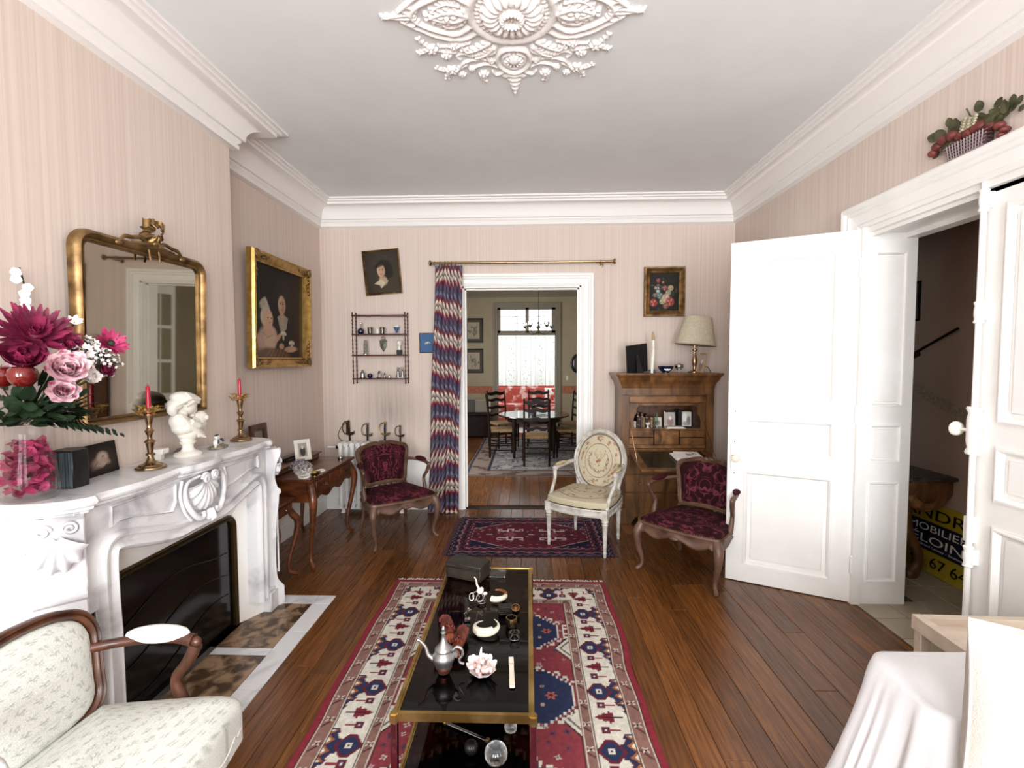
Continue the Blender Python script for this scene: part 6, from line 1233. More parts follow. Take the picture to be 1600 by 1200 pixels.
# ---------------------------------------------------------------- paintings
def gilt_frame(nm, lab, loc, rot, w, h, fw, paintfn, mt='brightgold', orn=True, nx=150, dep=.05, shine=None):
    tt = thing(nm, lab, 'painting', loc, rot=rot); b = MB()
    b.rect(-w/2+fw, w/2-fw, fw, h-fw, [(0, -.004), (0, -dep*.45), (fw*.12, -dep*.55), (fw*.2, -dep*.4), (fw*.5, -dep*.65), (fw*.72, -dep), (fw*.88, -dep), (fw, -dep*.7), (fw, 0), (0, 0)]); b.build('gilt_frame', mt, tt, smooth=25)
    if orn:
        for sx in (-1, 1):
            for z, sz in ((fw*.5, 1), (h-fw*.5, -1)):
                b = MB(); cx_, q = sx*(w/2-fw*.5), fw*.5
                b.ell((cx_, -dep*.95, z), (q*.75, .012, q*.75), 12)
                for k in range(5): b.ell((cx_-sx*q*(1.1+k*.8), -dep*.8, z+q*.25*math.sin(k*2)), (q*.5, .012, q*.34), 8).ell((cx_+sx*q*.2*math.sin(k*2), -dep*.8, z+sz*q*(1.1+k*.8)), (q*.34, .012, q*.5), 8)
                b.tube([(p[0]+cx_, p[1], p[2]+z) for p in spiral(0, 0, q*.9, 1.3, -dep, sx, 1)], .005, 6); b.build('corner_ornament', 'gold' if mt == 'brightgold' else mt, tt, smooth=60)
    asp = (h-2*fw)/(w-2*fw); X, Z = np.meshgrid(np.linspace(0, 1, nx), np.linspace(0, 1, int(nx*asp)), indexing='ij')
    gridmesh('canvas', np.stack([(X-.5)*(w-2*fw+.006), X*0-.008, fw-.003+Z*(h-2*fw+.006)], -1), paintfn(X, Z), 'canvas', tt); return tt
def portrait(X, Z):
    p = Paint(X, Z, '15100e'); n = vnoise(X, Z, 9, 2, 3)
    p.el(.95, .45, .35, .45, '2c1a10', .8, 1.0); p.el(.66, .20, .30, .36, '1c1613', 1, .3); p.el(.88, .22, .12, .3, '2f1a12', .8, .5)
    p.el(.55, .8, .12, .1, '231d1b', .7, .8); p.el(.53, .63, .10, .10, '241d1a', .9, .4)                         # hair cap
    p.poly([(.44, .46), (.52, .50), (.56, .50), (.66, .46), (.63, .34), (.54, .27), (.50, .30)], '8c8272'); p.poly([(.50, .48), (.58, .48), (.56, .38), (.53, .36)], 'a08670'); p.el(.53, .52, .04, .06, 'a88a70', 1, .4)
    p.el(.53, .60, .075, .105, 'b59278', 1, .25).el(.555, .59, .045, .085, '8f6c54', .6, .9).el(.525, .57, .014, .03, 'bf9c82', .8, .7)
    for x in (.50, .555): p.el(x, .615, .016, .007, '1f1512', 1, .6).el(x, .634, .02, .004, '3c2a20', .8, .6)
    p.el(.527, .548, .022, .007, '7c3c30', .9, .7).el(.53, .585, .006, .02, '8a6450', .6, .8)
    for (x, z) in ((.56, .27), (.74, .17)): p.el(x-.03, z+.01, .035, .02, 'b5ab98', 1, .4, .4).el(x+.03, z+.01, .035, .02, 'b5ab98', 1, .4, -.4).el(x, z-.03, .02, .04, 'a39a88', 1, .4)
    # child
    for (x, z, rx, rz, a) in ((.16, .60, .07, .03, .6), (.22, .585, .06, .03, 2.0), (.19, .545, .08, .03, .1), (.25, .56, .05, .02, 2.2)): p.el(x, z, rx, rz, 'a09a8a', .9, .5, a)
    p.el(.22, .44, .105, .11, 'a89e8c', 1, .25).el(.26, .42, .085, .095, 'b8957c', 1, .25).el(.22, .14, .17, .2, 'a08e7a', 1, .3); p.el(.3, .22, .13, .13, 'b29a84', .9, .3); p.el(.26, .30, .09, .07, 'b48f78', 1, .3)
    for x in (.255, .315): p.el(x, .435, .014, .007, '2a1c16', 1, .6)
    p.el(.285, .385, .018, .007, '84443a', .9, .6).el(.31, .40, .035, .03, 'b57c68', .4, .8); p.line([(.15, .27), (.24, .22), (.34, .25)], .006, '8a7048', .7)
    p.el(.1, .16, .07, .1, 'a8887a', .9, .4).el(.44, .22, .09, .03, 'b08c76', .95, .4, .6).el(.52, .13, .05, .035, 'aa846c', 1, .4).el(.72, .10, .14, .035, 'a8866e', 1, .4, .05)
    p.el(.35, .02, .34, .09, '5a4030', .9, .4, -.05); 
    for k in range(6): p.line([(.2+.08*k, .0), (.3+.07*k, .09)], .005, '8a6c4c', .6)
    return p.c*(.8+.4*n[..., None])
gilt_frame('oil_painting', 'large gold framed oil portrait of a woman holding a bonneted child, left alcove', (XL+.03, 3.99, 1.49), (.02, 0, PI/2), .95, .90, .085, portrait, dep=.06)
def girl(X, Z):
    p = Paint(X, Z, '2c251c'); n = vnoise(X, Z, 8, 6, 3); p.el(.5, .62, .48, .4, '3a3226', .8, 1.2)
    p.el(.62, .16, .46, .26, '3a2e20', 1, .3).el(.5, .30, .12, .12, 'a58c70', 1, .4); p.poly([(.22, .24), (.45, .34), (.56, .24), (.5, .17), (.44, .12), (.38, .2)], 'b8aa90'); p.poly([(.56, .3), (.66, .3), (.6, .2)], 'a4967c')
    p.el(.56, .6, .23, .20, '1c130e', 1, .2).el(.68, .5, .14, .15, '1c130e', 1, .3).el(.38, .55, .07, .13, '20160f', 1, .4); p.el(.46, .54, .115, .15, 'bb9a7e', 1, .2).el(.51, .53, .07, .13, '96765c', .55, .9)
    for x in (.42, .52): p.el(x, .565, .022, .010, '241812', 1, .6).el(x, .59, .028, .006, '4a3424', .7, .6)
    p.el(.46, .455, .035, .012, '8a4a3c', .9, .6).el(.455, .51, .010, .03, '8c6c54', .6, .8).el(.44, .68, .16, .05, '1c130e', .9, .5, .3)
    return p.c*(.8+.4*n[..., None])
gilt_frame('oil_painting', 'small oil portrait of a dark-haired girl, hanging tilted above the shelf', (-1.455, YB-.004, 2.215), (.03, math.radians(-4.5), 0), .375, .45, .02, girl, 'gold', False, 90, .03)
def still(X, Z):
    p = Paint(X, Z, '15120e'); rr = random.Random(3); n = vnoise(X, Z, 10, 9, 3); p.el(.6, .6, .5, .5, '221d16', .8, 1.3)
    for k in range(70): p.el(rr.gauss(.5, .2), rr.gauss(.45, .18), rr.uniform(.02, .06), rr.uniform(.01, .025), rr.choice(['2e3a28', '3a4a38', '44584a', '4a3a28']), .7, .8, rr.uniform(0, PI))
    for x, z, r, h in ((.3, .8, .07, '7a2c34'), (.46, .75, .04, 'a05a4c'), (.3, .66, .06, '6a4a30'), (.2, .6, .045, '7d5a58'), (.52, .6, .08, '8a4c44'), (.72, .6, .09, 'a89a70'), (.64, .48, .09, '9c9078'), (.2, .42, .07, '6c5048'), (.55, .33, .14, 'b8988c'), (.44, .25, .09, '9a9a70'), (.7, .24, .14, '9a3c38'), (.15, .22, .12, 'a03c34'), (.56, .13, .09, '7a4c38'), (.3, .5, .06, '6e8a88'), (.36, .40, .1, '5c7a72')):
        p.el(x, z, r, r*.8, h, .95, .3)
        for k in range(7): a = k*.9; p.el(x+r*.5*math.cos(a), z+r*.4*math.sin(a), r*.3, r*.16, 'd8c0ac' if k % 2 else '3a2020', .35, .6, a)
    for k in range(14): p.el(.25+rr.uniform(-.06, .08), .57+rr.uniform(-.08, .08), .016, .012, 'c2ccd0', .9, .4)
    return p.c*(.8+.4*n[..., None])
gilt_frame('oil_painting', 'small gold framed flower still life on a dark ground, above the secretary', (1.365, YB-.004, 1.975), (.02, 0, 0), .405, .49, .058, still, 'gold', False, 100, .045)
def bluep(X, Z): return Paint(X, Z, '3c5e88').el(.45, .5, .14, .05, 'c9c4b0', 1, .5, .3).el(.6, .52, .1, .03, 'a8a494', .9, .5, -.5).el(.42, .47, .04, .03, '3a3428', .9, .5).c*(.85+.3*vnoise(X, Z, 14, 3, 3)[..., None])
frame_thing('small_picture', 'small blue picture of a pale bird in a thin gold frame, beside the curtain', 'picture', (-1.02, YB-.003, 1.62), (.02, 0, 0), .17, .205, .008, 'gold', bluep)
# ---------------------------------------------------------------- curtain and its rod
t = thing('curtain_rod', 'long antique brass curtain rod above the dining room doorway', 'curtain rod', (-.055, 4.80, 2.51))
b = MB(); b.tube([(-.90, 0, 0), (.90, 0, .0)], .0125, 14); b.build('rod', 'oldbrass', t)
for s_ in (-1, 1): b = MB(); b.lathe([(.014, 0), (.022, .005), (.03, .012), (.03, .02), (.022, .026), (.012, .03), (0, .034)], 18, T(s_*.895, 0, 0, 0, s_*PI/2)); b.build('finial', 'oldbrass', t)
for x in (-.80, .80): b = MB(); b.tube([(x, 0, -.012), (x, .03, -.02), (x, .095, -.02)], .006, 8).lathe([(.02, 0), (.02, .005)], 14, T(x, .093, -.02, -PI/2)); b.build('bracket', 'oldbrass', t)
for x in (-.87, -.815, -.765, -.735, -.70, -.655, .77): b = MB(); b.tube([(x+.002*math.sin(a), .021*math.cos(a), -.006+.021*math.sin(a)) for a in np.linspace(0, 2*PI, 18, endpoint=False)], .003, 6, closed=True).tube([(x, 0, -.026), (x, 0, -.038)], .0025, 5); b.build('ring', 'oldbrass', t)
nu, nv = 420, 520
U, V = np.meshgrid(np.linspace(0, 1, nu), np.linspace(0, 1, nv), indexing='ij')
xt = -.925+U*.275; xb = -1.03+U*.31; s_ = V**1.15; PXc = xt*(1-s_)+xb*s_+.006*np.sin(V*9+U*5); amp = .028+.012*V; ph = U*2*PI*7+.5*np.sin(V*4+U*9)
PYc = 4.80-.005+amp*np.sin(ph)+.012*np.sin(ph*.5+1)-.015*V; PXc = PXc+.012*np.cos(ph)*.8
PZc = 2.478*(1-V)+.008*V+.004*np.sin(ph)*V
fab = U*1.25                                       # unfolded width in metres
per = .30; zz = np.abs(((U*7.5+.25*np.sin(V*5)) % 1)-.5)*.22+np.abs(((U*22) % 1)-.5)*.03+.012*vnoise(fab, V, 30, 3, 2)
q = ((V*2.47+zz+.05*np.floor(fab/.026*2)*0)/per) % 1
stops = [(0, '5c5062'), (.10, '504c5e'), (.2, '77748a'), (.32, '504a5c'), (.38, '783038'), (.45, '9c5a50'), (.50, 'e0d4c8'), (.58, 'b5aaa2'), (.64, '6e6258'), (.70, 'd8cdc2'), (.77, 'b0a094'), (.83, '9a3440'), (.89, '6c2c40'), (.95, '50486a'), (1, '5c4c62')]
cc = np.zeros(U.shape+(3,)); qq = np.digitize(q, [a for a, _ in stops[1:]])
for i, (a, h) in enumerate(stops): cc[qq == i] = lc(h)
cc *= (.8+.4*vnoise(fab*3, V*30, 20, 5, 2))[..., None]
o = gridmesh('curtain', np.stack([PXc, PYc, PZc], -1), cc, 'textile'); tag(o, 'flame-stitch curtain in purple, red and cream, hanging left of the dining room doorway', 'curtain')
sm = o.modifiers.new('s', 'SOLIDIFY'); sm.thickness = .002
# ---------------------------------------------------------------- fruit basket plaque over the door
t = thing('wall_plaque', 'carved wooden fruit basket plaque hanging above the double door on the right wall', 'plaque', (XR-.003, 2.33, 2.47), -PI/2); t.scale = (.86, .9, .70)
# local x = -world Y ; facing the room
gr, rd, pk = mat('carved_green_leaves', '3f3f2a', .6, c2='5c5a3c', sc=30), mat('carved_red_fruit', '4c1c1c', .5, c2='7c3a32', sc=20), mat('carved_wicker', '3c2628', .6, c2='5e464a', sc=60)
b = MB()
for k in range(6): b.tube([(x, -.02-.018*math.cos(x*9), .012+.022*k+.0*x) for x in np.linspace(-.10-.008*k, .10+.008*k, 9)], .009, 6)
b.box(-.11, .11, -.045, -.001, 0, .13); b.build('wicker_bowl', pk, t)
b = MB()
for k in range(13): x = -.11+.018*k; b.tube([(x*.85, -.045, .004), (x, -.052, .13)], .0028, 6)
[b.tube([(x, -.05, z) for x in np.linspace(-.1-.005*z/.02, .1+.005*z/.02, 5)], .0028, 6) for z in (.012, .034, .056, .078, .1, .12)]
b.build('wicker_stakes', mat('carved_cane', '9c8a8c', .6), t)['kind'] = 'stuff'
R = random.Random(6)
for k, (x, z, r) in enumerate(((-.2, .18, .03), (-.225, .145, .026), (-.16, .2, .034), (-.1, .2, .036), (.05, .17, .042), (.0, .16, .034), (.12, .13, .03), (.17, .11, .026), (.2, .07, .02), (.185, .045, .018), (-.05, .17, .03))): b = MB(); b.ell((x, -.03, z), (r, .025, r), 14); b.build('fruit', rd, t)
b = MB()
for k in range(26): b.ell((-.03+.016*(k % 6)+.004*(k//6), -.045-.005*(k % 2), .19+.016*(k//6)), .010, 8)
b.build('grape_bunch', mat('carved_pale_grapes', 'a8a088', .5), t)
b = MB()
for x, z, a, L in ((-.17, .22, .4, .09), (-.11, .22, -.3, .1), (-.06, .22, .5, .08), (.08, .2, .9, .1), (.1, .2, -1.4, .08), (.05, .28, .1, .07), (-.2, .25, 1.0, .08), (.15, .17, -1.0, .1), (.2, .19, -1.3, .06), (.24, .2, -.8, .05), (.25, .17, -1.9, .045), (.22, .22, -.2, .05), (.13, .25, -.9, .06), (-.13, .29, .1, .06)):
    petal(b, T(x, -.02, z-.01, PI/2, 0, 0) @ T(0, 0, 0, 0, 0, a), L, L*.42, .15, 5, 5)
for k in range(34): petal(b, T(R.uniform(-.2, .2), -.02-.01*R.random(), R.uniform(.13, .19), PI/2, 0, 0) @ T(0, 0, 0, R.uniform(-.4, .1), 0, R.uniform(-2, 2)), R.uniform(.05, .08), .026, .2, 4, 5)
b.tube(spl([(.02, -.02, .2), (.0, -.025, .27), (-.02, -.03, .33)], 4), .004, 6).tube(spl([(.1, -.02, .2), (.18, -.02, .2), (.25, -.02, .19)], 4), .004, 6); o = b.build('leaves', gr, t, smooth=180)
# ---------------------------------------------------------------- sofa with white throw, cushion, tray table (near right)
t = thing('sofa', 'pale upholstered sofa against the right wall, mostly hidden under a white throw', 'sofa', (1.6, .7, 0))
MB().box(-.40, .42, -.9, .82, .08, .32).build('base', 'cushion', t, .02, seg=2); MB().box(-.38, .42, .66, .80, .3, .565).build('armrest', 'cushion', t, .05, seg=3); MB().box(.2, .44, -.9, .5, .3, .8).build('backrest', 'cushion', t, .05, seg=3); MB().box(-.42, .19, -.9, .5, .325, .40).build('seat_cushion', 'cushion', t, .03, seg=3)
for x in (-.36, .38):
    for y in (-.85, .77): MB().lathe([(.018, 0), (.024, .08)], 10, T(x, y, 0)).build('leg', 'walnut', t)
nO = 260; r_ = .07; ol = arc(1.98, 1.50, r_, 0, PI/2, 6)+arc(1.17, 1.50, r_, PI/2, PI, 10)+arc(1.17, 1.33, r_, PI, 1.5*PI, 10)+arc(1.98, 1.33, r_, 1.5*PI, 2*PI, 6)
O = np.array(ol); d_ = np.r_[0, np.cumsum(np.hypot(*np.diff(np.vstack([O, O[:1]]), axis=0).T))]; s0 = np.linspace(0, d_[-1], nO, endpoint=False)
O = np.stack([np.interp(s0, d_, np.r_[O[:, 0], O[0, 0]]), np.interp(s0, d_, np.r_[O[:, 1], O[0, 1]])], -1)
tg = np.roll(O, -1, 0)-np.roll(O, 1, 0); tg /= np.hypot(*tg.T)[:, None]; nr = np.stack([tg[:, 1], -tg[:, 0]], -1); ctr = np.array([1.59, 1.415])
K = 70; P = np.zeros((nO, K, 3)); fold = .5*np.sin(s0*2*PI/.21+1.2*np.sin(s0*7))-1.3*(1-np.abs(np.sin(s0*PI/.13+1.1*np.sin(s0*5))))**4+.25*np.sin(s0*2*PI/.06+2); big = np.clip(-nr[:, 0], 0, 1)+.35*np.clip(-nr[:, 1], 0, 1)
for j in range(K):
    if j < 16: q = (j/16)**.8; P[:, j, :2] = ctr+(O-ctr)*q; P[:, j, 2] = .60-.012*q**4+.006*np.sin(P[:, j, 0]*14+P[:, j, 1]*20)*q
    else:
        q = (j-16)/(K-17); rd = min(1, q*9); off = .015*math.sin(rd*PI/2)+(.03+.14*big*(O[:, 1] > 1.2))*q**1.2+fold*.034*min(1, q*2.2)
        P[:, j, :2] = O+nr*off[:, None]; P[:, j, 2] = .588-.012*(1-math.cos(rd*PI/2))-.53*q
        P[:, j, 0] = np.minimum(P[:, j, 0], 2.03)
o = gridmesh('throw_blanket', P, None, 'cloth', cu=True); tag(o, 'white cotton throw draped in folds over the far arm of the sofa', 'blanket')
def pillow(name, lab, loc, rot, w, h, dpt, mt):
    t = thing(name, lab, 'cushion', loc, rot=rot); n = 44; U, V = np.meshgrid(np.linspace(-1, 1, n), np.linspace(-1, 1, n), indexing='ij')
    e = np.clip((1-np.abs(U)**2.6)*(1-np.abs(V)**2.6), 0, 1)**.5; pin = 1-.06*(np.abs(U*V))**2; ed = 1-.05*(1-np.abs(U))*(np.abs(V) > .98); wr = .012*(vnoise(U+2, V+2, 3, 4, 3)-.5)
    for s_ in (-1, 1):
        X = U*w/2*(1-.05*(1-V**2)*np.abs(U)**3); Z = V*h/2*(1-.05*(1-U**2)*np.abs(V)**3); gridmesh('cushion_cover', np.stack([X, s_*(e*dpt/2+wr*e), Z+h/2], -1), None, mt, t)
    b = MB(); ps = [(w/2*u*(1-.05*(1-v*v)*abs(u)**3), 0, h/2+h/2*v*(1-.05*(1-u*u)*abs(v)**3)) for u, v in [(x, -1) for x in np.linspace(-1, 1, 14)]+[(1, z) for z in np.linspace(-1, 1, 14)][1:]+[(x, 1) for x in np.linspace(1, -1, 14)][1:]+[(-1, z) for z in np.linspace(1, -1, 14)][1:-1]]
    b.tube(ps, .004, 6, closed=True); b.build('piping', mt, t); return t
pillow('cushion', 'large ivory cushion standing on the sofa in front of the white throw', (1.31, 1.12, .41), (-.16, .13, -.1), .54, .46, .2, 'cushion')
t = thing('tray_table', 'pale limed wood tray-topped side table behind the sofa arm', 'side table', (1.765, 1.735, 0), -.03)
MB().box(-.265, .255, -.11, .115, .515, .525).build('tray_base', 'palewood', t, smooth=0)
for nm, a in (('rim', (-.275, -.24, -.125, .13)), ('rim', (.225, .26, -.125, .13)), ('rim', (-.24, .225, .10, .13)), ('rim', (-.24, .225, -.125, -.095))): MB().box(*a, .50, .555).build(nm, 'palewood', t, .002)
for sx in (-.25, .235):
    for sy in (-.1, .105): MB().box(sx-.018, sx+.018, sy-.018, sy+.018, 0, .505).build('leg', 'palewood', t, .002)
# ---------------------------------------------------------------- hall: console, estate agent board, rifle, picture
t = thing('console_table', 'carved wooden hall console with dark marble top, seen through the door opening', 'table', (2.945, 3.36, 0))
b = MB(); stack(b, [(-.36, .02), (-.34, -.01), (-.2, -.02), (0, -.02), (0, .9), (-.36, .9)][::-1] if False else [(-.36, .02), (-.33, -.015), (-.16, -.02), (0, -.02), (0, .9), (-.34, .9), (-.37, .5)], [(.02, .70), (0, .705), (0, .72), (.008, .73), (.02, .73)]); b.build('marble_top', mat('dark_hall_marble', '26221f', .25, c2='4a4440', sc=12), t, smooth=0)
b = MB(); b.prism([(0, .70), (.0, .60), (-.08, .52), (-.16, .50), (-.24, .55), (-.30, .64), (-.32, .70)], 0, .03, Matrix(((1, 0, 0, 0), (0, 0, 1, .02), (0, 1, 0, 0), (0, 0, 0, 1)))); b.box(-.31, -.28, .02, .88, .60, .70); b.build('carved_apron', 'secr', t, smooth=0)
for y in (.06, .84): b = MB(); b.tube(spl([(-.26, y, .68), (-.32, y-.01, .55), (-.28, y, .35), (-.2, y, .2), (-.19, y, .1), (-.23, y, .03), (-.27, y, .02)], 5), [.05, .06, .045, .03, .028, .045, .03], 10); b.build('leg', 'secr', t)
b = MB(); b.tube(spl([(-.30, .02, .60), (-.26, .005, .54), (-.18, .0, .52), (-.12, .01, .56)], 5), [.03, .035, .03, .012], 8); b.build('carved_swag', 'brightgold' if False else 'burl', t)
def text(body, x0, x1, z0, h, mt, parent, y=-.0022, th=.0012):
    cu = bpy.data.curves.new('lettering', 'FONT'); cu.body = body; cu.extrude = .02; o = bpy.data.objects.new('tmp', cu); C.objects.link(o)
    dg = bpy.context.evaluated_depsgraph_get(); me = bpy.data.meshes.new_from_object(o.evaluated_get(dg)); bpy.data.objects.remove(o)
    co = np.zeros(len(me.vertices)*3, np.float32); me.vertices.foreach_get('co', co); co = co.reshape(-1, 3); mn, mx = co.min(0), co.max(0)
    n = np.stack([x0+(co[:, 0]-mn[0])/(mx[0]-mn[0])*(x1-x0), y-(co[:, 2]/.04)*th, z0+(co[:, 1]-mn[1])/(mx[1]-mn[1])*h], -1); me.vertices.foreach_set('co', n.astype(np.float32).ravel()); me.name = 'lettering'
    me.materials.clear(); me.materials.append(M[mt] if isinstance(mt, str) else mt); q = bpy.data.objects.new('lettering', me); C.objects.link(q); q.parent = parent; return q
t = thing('sign_board', 'yellow and navy estate agent board leaning on the hall wall behind the console', 'sign', (2.885, 3.95, .004), rot=(-.09, 0, -PI/2))
MB().box(0, 1.0, 0, .006, 0, .50).build('board', 'yellow', t, smooth=0); MB().box(0, 1.0, -.002, 0, .155, .36).build('navy_band', 'signblue', t, smooth=0)
text('ANDRÉ', .18, .80, .385, .095, 'black', t); text('IMMOBILIER', .13, .745, .29, .05, 'bust', t, -.0025); text('HÉLOIN', .17, .715, .205, .072, 'bust', t, -.0025)
text('46 rue du Grand Launay - Saumur', .20, .72, .172, .02, 'bust', t, -.0025); text('02 41 67 64', .13, .76, .045, .075, 'black', t)
t = thing('rifle', 'old dark rifle hanging diagonally on the hall wall', 'rifle', (2.945, 3.88, 1.50), rot=(0, -.43, -PI/2)); dw = 'darkwood'
b = MB(); b.prism([(-.22, -.05), (-.2, .035), (.02, .02), (.2, .016), (.2, -.012), (.05, -.012), (.0, -.03)], 0, .03, T(0, 0, 0, PI/2)); b.build('stock', dw, t, .004); b = MB(); b.tube([(.03, -.016, .02), (.56, -.016, .02)], [.011, .008], 8); b.build('barrel', 'steel', t); b = MB(); b.tube([(.02, -.02, -.01), (.05, -.02, -.045), (.09, -.02, -.012)], .004, 6).tube([(.06, -.03, .03), (.08, -.03, .055)], .006, 6); b.build('lock', 'steel', t)
frame_thing('framed_print', 'dark framed print on the hall wall above the rifle', 'picture', (2.947, 3.90, 1.83), (0, 0, -PI/2), .36, .30, .018, 'black', lambda X, Z: Paint(X, Z, '6e655c').el(.75, .5, .12, .3, '3a332e', .8, .5).c)
# ---------------------------------------------------------------- dining room furniture
o = rug_mesh('dining_rug', -.86, 1.55, 6.3, 9.5, .02, lambda X, Y: (lambda p, d, n: (p.put(d < .32, '8a7a70').put((np.abs(d-.32) < .02), '2a2a38').put((np.abs(d-.03) < .02), '3a3640').put((d > .34) & (n > .52), '43485c').put((d > .34) & (n > .6), 'a79f98').put((d < .3) & (d > .06) & (n > .58), '5c4a44'), p)[1].c)(Paint(X, Y, '8f8a88'), np.minimum(np.minimum(X, 2.41-X), np.minimum(Y, 3.2-Y)), vnoise(X, Y, 9, 5, 3)), .008, .002, 3); tag(o, 'faded grey blue oriental rug under the dining table', 'rug')
t = thing('dining_table', 'round dark wooden dining table in the far room', 'table', (.10, 7.75, .009))
b = MB(); b.lathe([(.54, .63), (.57, .636), (.575, .648), (.57, .66), (0, .66)], 48); b.build('tabletop', mat('polished_table', '2a1a12', .16, coat=.5), t, smooth=30)
b = MB(); b.lathe([(.42, .55), (.43, .55), (.43, .63), (.42, .63)], 32); b.build('apron', 'darkwood', t)
for sx in (-1, 1):
    for sy in (-1, 1): b = MB(); b.lathe([(.014, 0), (.02, .02), (.018, .04), (.03, .3), (.034, .5), (.034, .63)], 8, T(sx*.31, sy*.31, 0)); b.build('leg', 'darkwood', t, smooth=30)
def ladder_chair():
    t = thing('ladderback_chair', '', 'chair', (0, 0, 0), 0, 'ladder-back chairs around the dining table'); w = 'darkwood'
    for sx in (-1, 1):
        b = MB(); x = sx*.18; b.tube([(x, .18, 0), (x, .18, .43), (x, .20, .7), (x, .235, .96)], [.016, .018, .015, .012], 8).ell((x, .238, .97), (.014, .014, .02), 8); b.build('leg', w, t)
        b = MB(); b.lathe([(.012, 0), (.016, .03), (.012, .06), (.018, .2), (.017, .43)], 8, T(sx*.2, -.19, 0)); b.build('leg', w, t)
        for z in (.12, .22, .32): MB().tube([(sx*.2, -.19, z), (sx*.18, .18, z)], .009, 6).build('stretcher', w, t)
    for z in (.12, .2, .28): MB().tube([(-.2, -.19, z), (.2, -.19, z)], .010, 6).build('stretcher', w, t)
    MB().tube([(-.18, .18, .18), (.18, .18, .18)], .009, 6).build('stretcher', w, t)
    for z, h in ((.53, .045), (.66, .05), (.79, .055), (.90, .065)):
        y = .18+.055*max(0, (z-.43))/.53+.0; n = 17; o1 = [(-.18+.36*k/(n-1), z+.008*math.cos(k*PI/4)) for k in range(n)]; o2 = [(-.18+.36*k/(n-1), z+h*(.7+.3*math.sin(PI*k/(n-1)))+.008*math.cos(k*PI/4)) for k in range(n)][::-1]
        MB().prism(o1+o2, -.006, .006, T(0, y+.005, 0, PI/2)).build('ladder_slat', w, t, smooth=0)
    b = MB(); stack(b, [(-.2, -.2), (.2, -.2), (.18, .18), (-.18, .18)], [(.0, .405), (-.006, .42), (-.004, .44), (.03, .448)]); b.build('rush_seat', 'rush', t, smooth=0); return t
ch = ladder_chair()
for i, (x, y, a, lab) in enumerate(((.13, 7.03, 180, 'ladder-back chair nearest the doorway, its back turned to the salon'), (-.43, 7.66, 95, 'ladder-back chair at the left side of the dining table, seen side on'), (-.44, 8.45, 35, 'ladder-back chair at the far left of the dining table'), (.20, 8.62, 0, 'ladder-back chair behind the far side of the dining table, before the sofa'), (.66, 7.66, -93, 'ladder-back chair at the right side of the dining table, seen side on'), (.82, 8.35, -40, 'ladder-back chair at the far right of the dining table'))):
    o = ch if i == 0 else copy_tree(ch); o['label'] = lab; place(o, (x, y, .009), math.radians(a))
t = thing('potted_plant', 'small dark green plant in a pot in the middle of the dining table', 'plant', (.08, 7.6, .67)); MB().lathe([(.05, 0), (.065, .05), (.06, .052), (0, .045)], 16).build('pot', 'pewter', t); b = MB(); R = random.Random(2)
for k in range(34): petal(b, T(0, 0, .04, 0, 0, R.uniform(0, 6.3)) @ T(0, R.uniform(0, .05), R.uniform(0, .08), R.uniform(.2, 1.2)), R.uniform(.04, .07), .015, .1, 3, 4)
b.build('leaves', 'green', t, smooth=180)
t = thing('storage_chest', 'long black chest standing at the left against the far dining room wall', 'chest', (-1.2, 9.65, 0)); MB().box(-.5, .46, -.22, .22, .03, .44).build('chest_body', 'darkwood', t, .005); MB().box(-.52, .48, -.24, .24, .445, .49).build('lid', 'darkwood', t, .006)
for x in (-.44, .4): MB().box(x-.03, x+.03, -.2, .2, 0, .03).build('runner', 'darkwood', t)
for k, (x, w, h, lab) in enumerate(((-1.28, .42, .26, 'grey folder standing upright on the black chest'), (-1.04, .46, .24, 'pale drawing board propped on the black chest'), (-.8, .1, .22, 'white narrow file at the right end on the black chest'))):
    t = thing('folder', lab, 'folder', (x, 9.62+.03*k, .49), rot=(-.1, 0, .05*k), group='folders on the chest'); MB().box(-w/2, w/2, 0, .02, 0, h).build('cover', mat('folder_%d' % k, ['4a4640', '8d8478', 'c2bcb0'][k], .6), t, .002); MB().box(-w/2+.01, w/2-.01, .004, .016, 0, h+.004).build('sheets', 'paperwhite', t, smooth=0)
def herb(seed): 
    def f(X, Z):
        p = Paint(X, Z, '4a4438'); p.put((np.abs(X-.5) < .36) & (np.abs(Z-.5) < .38), 'aca18e'); rr = random.Random(seed); p.line([(.5, .2), (.5, .75)], .008, '5a5240')
        for k in range(26): p.el(.5+rr.gauss(0, .12), .48+rr.gauss(0, .12), .06, .03, rr.choice(['6a6250', '5a5444', '7c735f']), .8, .5, rr.uniform(0, PI))
        return p.c
    return f
frame_thing('framed_print', 'upper dark framed botanical print on the far dining room wall', 'picture', (-1.12, YD-.003, 1.9), (0, 0, 0), .40, .51, .03, 'black', herb(1), grp='pair of botanical prints')
frame_thing('framed_print', 'lower dark framed botanical print on the far dining room wall', 'picture', (-1.12, YD-.003, 1.27), (0, 0, 0), .40, .51, .03, 'black', herb(2), grp='pair of botanical prints')
t = thing('oval_picture', 'black oval framed picture on the dining room wall, partly cut by the door casing', 'picture', (1.07, YD-.004, 1.46)); ov = [(.175*math.cos(a), .215*math.sin(a)) for a in np.linspace(0, 2*PI, 40, endpoint=False)]
MB().loop([(x*.75, z*.75) for x, z in ov][::-1], [(0, 0), (0, -.01), (-.02, -.03), (-.045, -.02), (-.05, 0)]).build('frame', 'black', t); b = MB(); b.add([(0, -.02, 0)]+[(x*.76, -.006, z*.76) for x, z in ov], [(0, i+1, (i+1) % 40+1) for i in range(40)]); b.build('convex_glass', mat('dark_silhouette', '3a342c', .15), t)
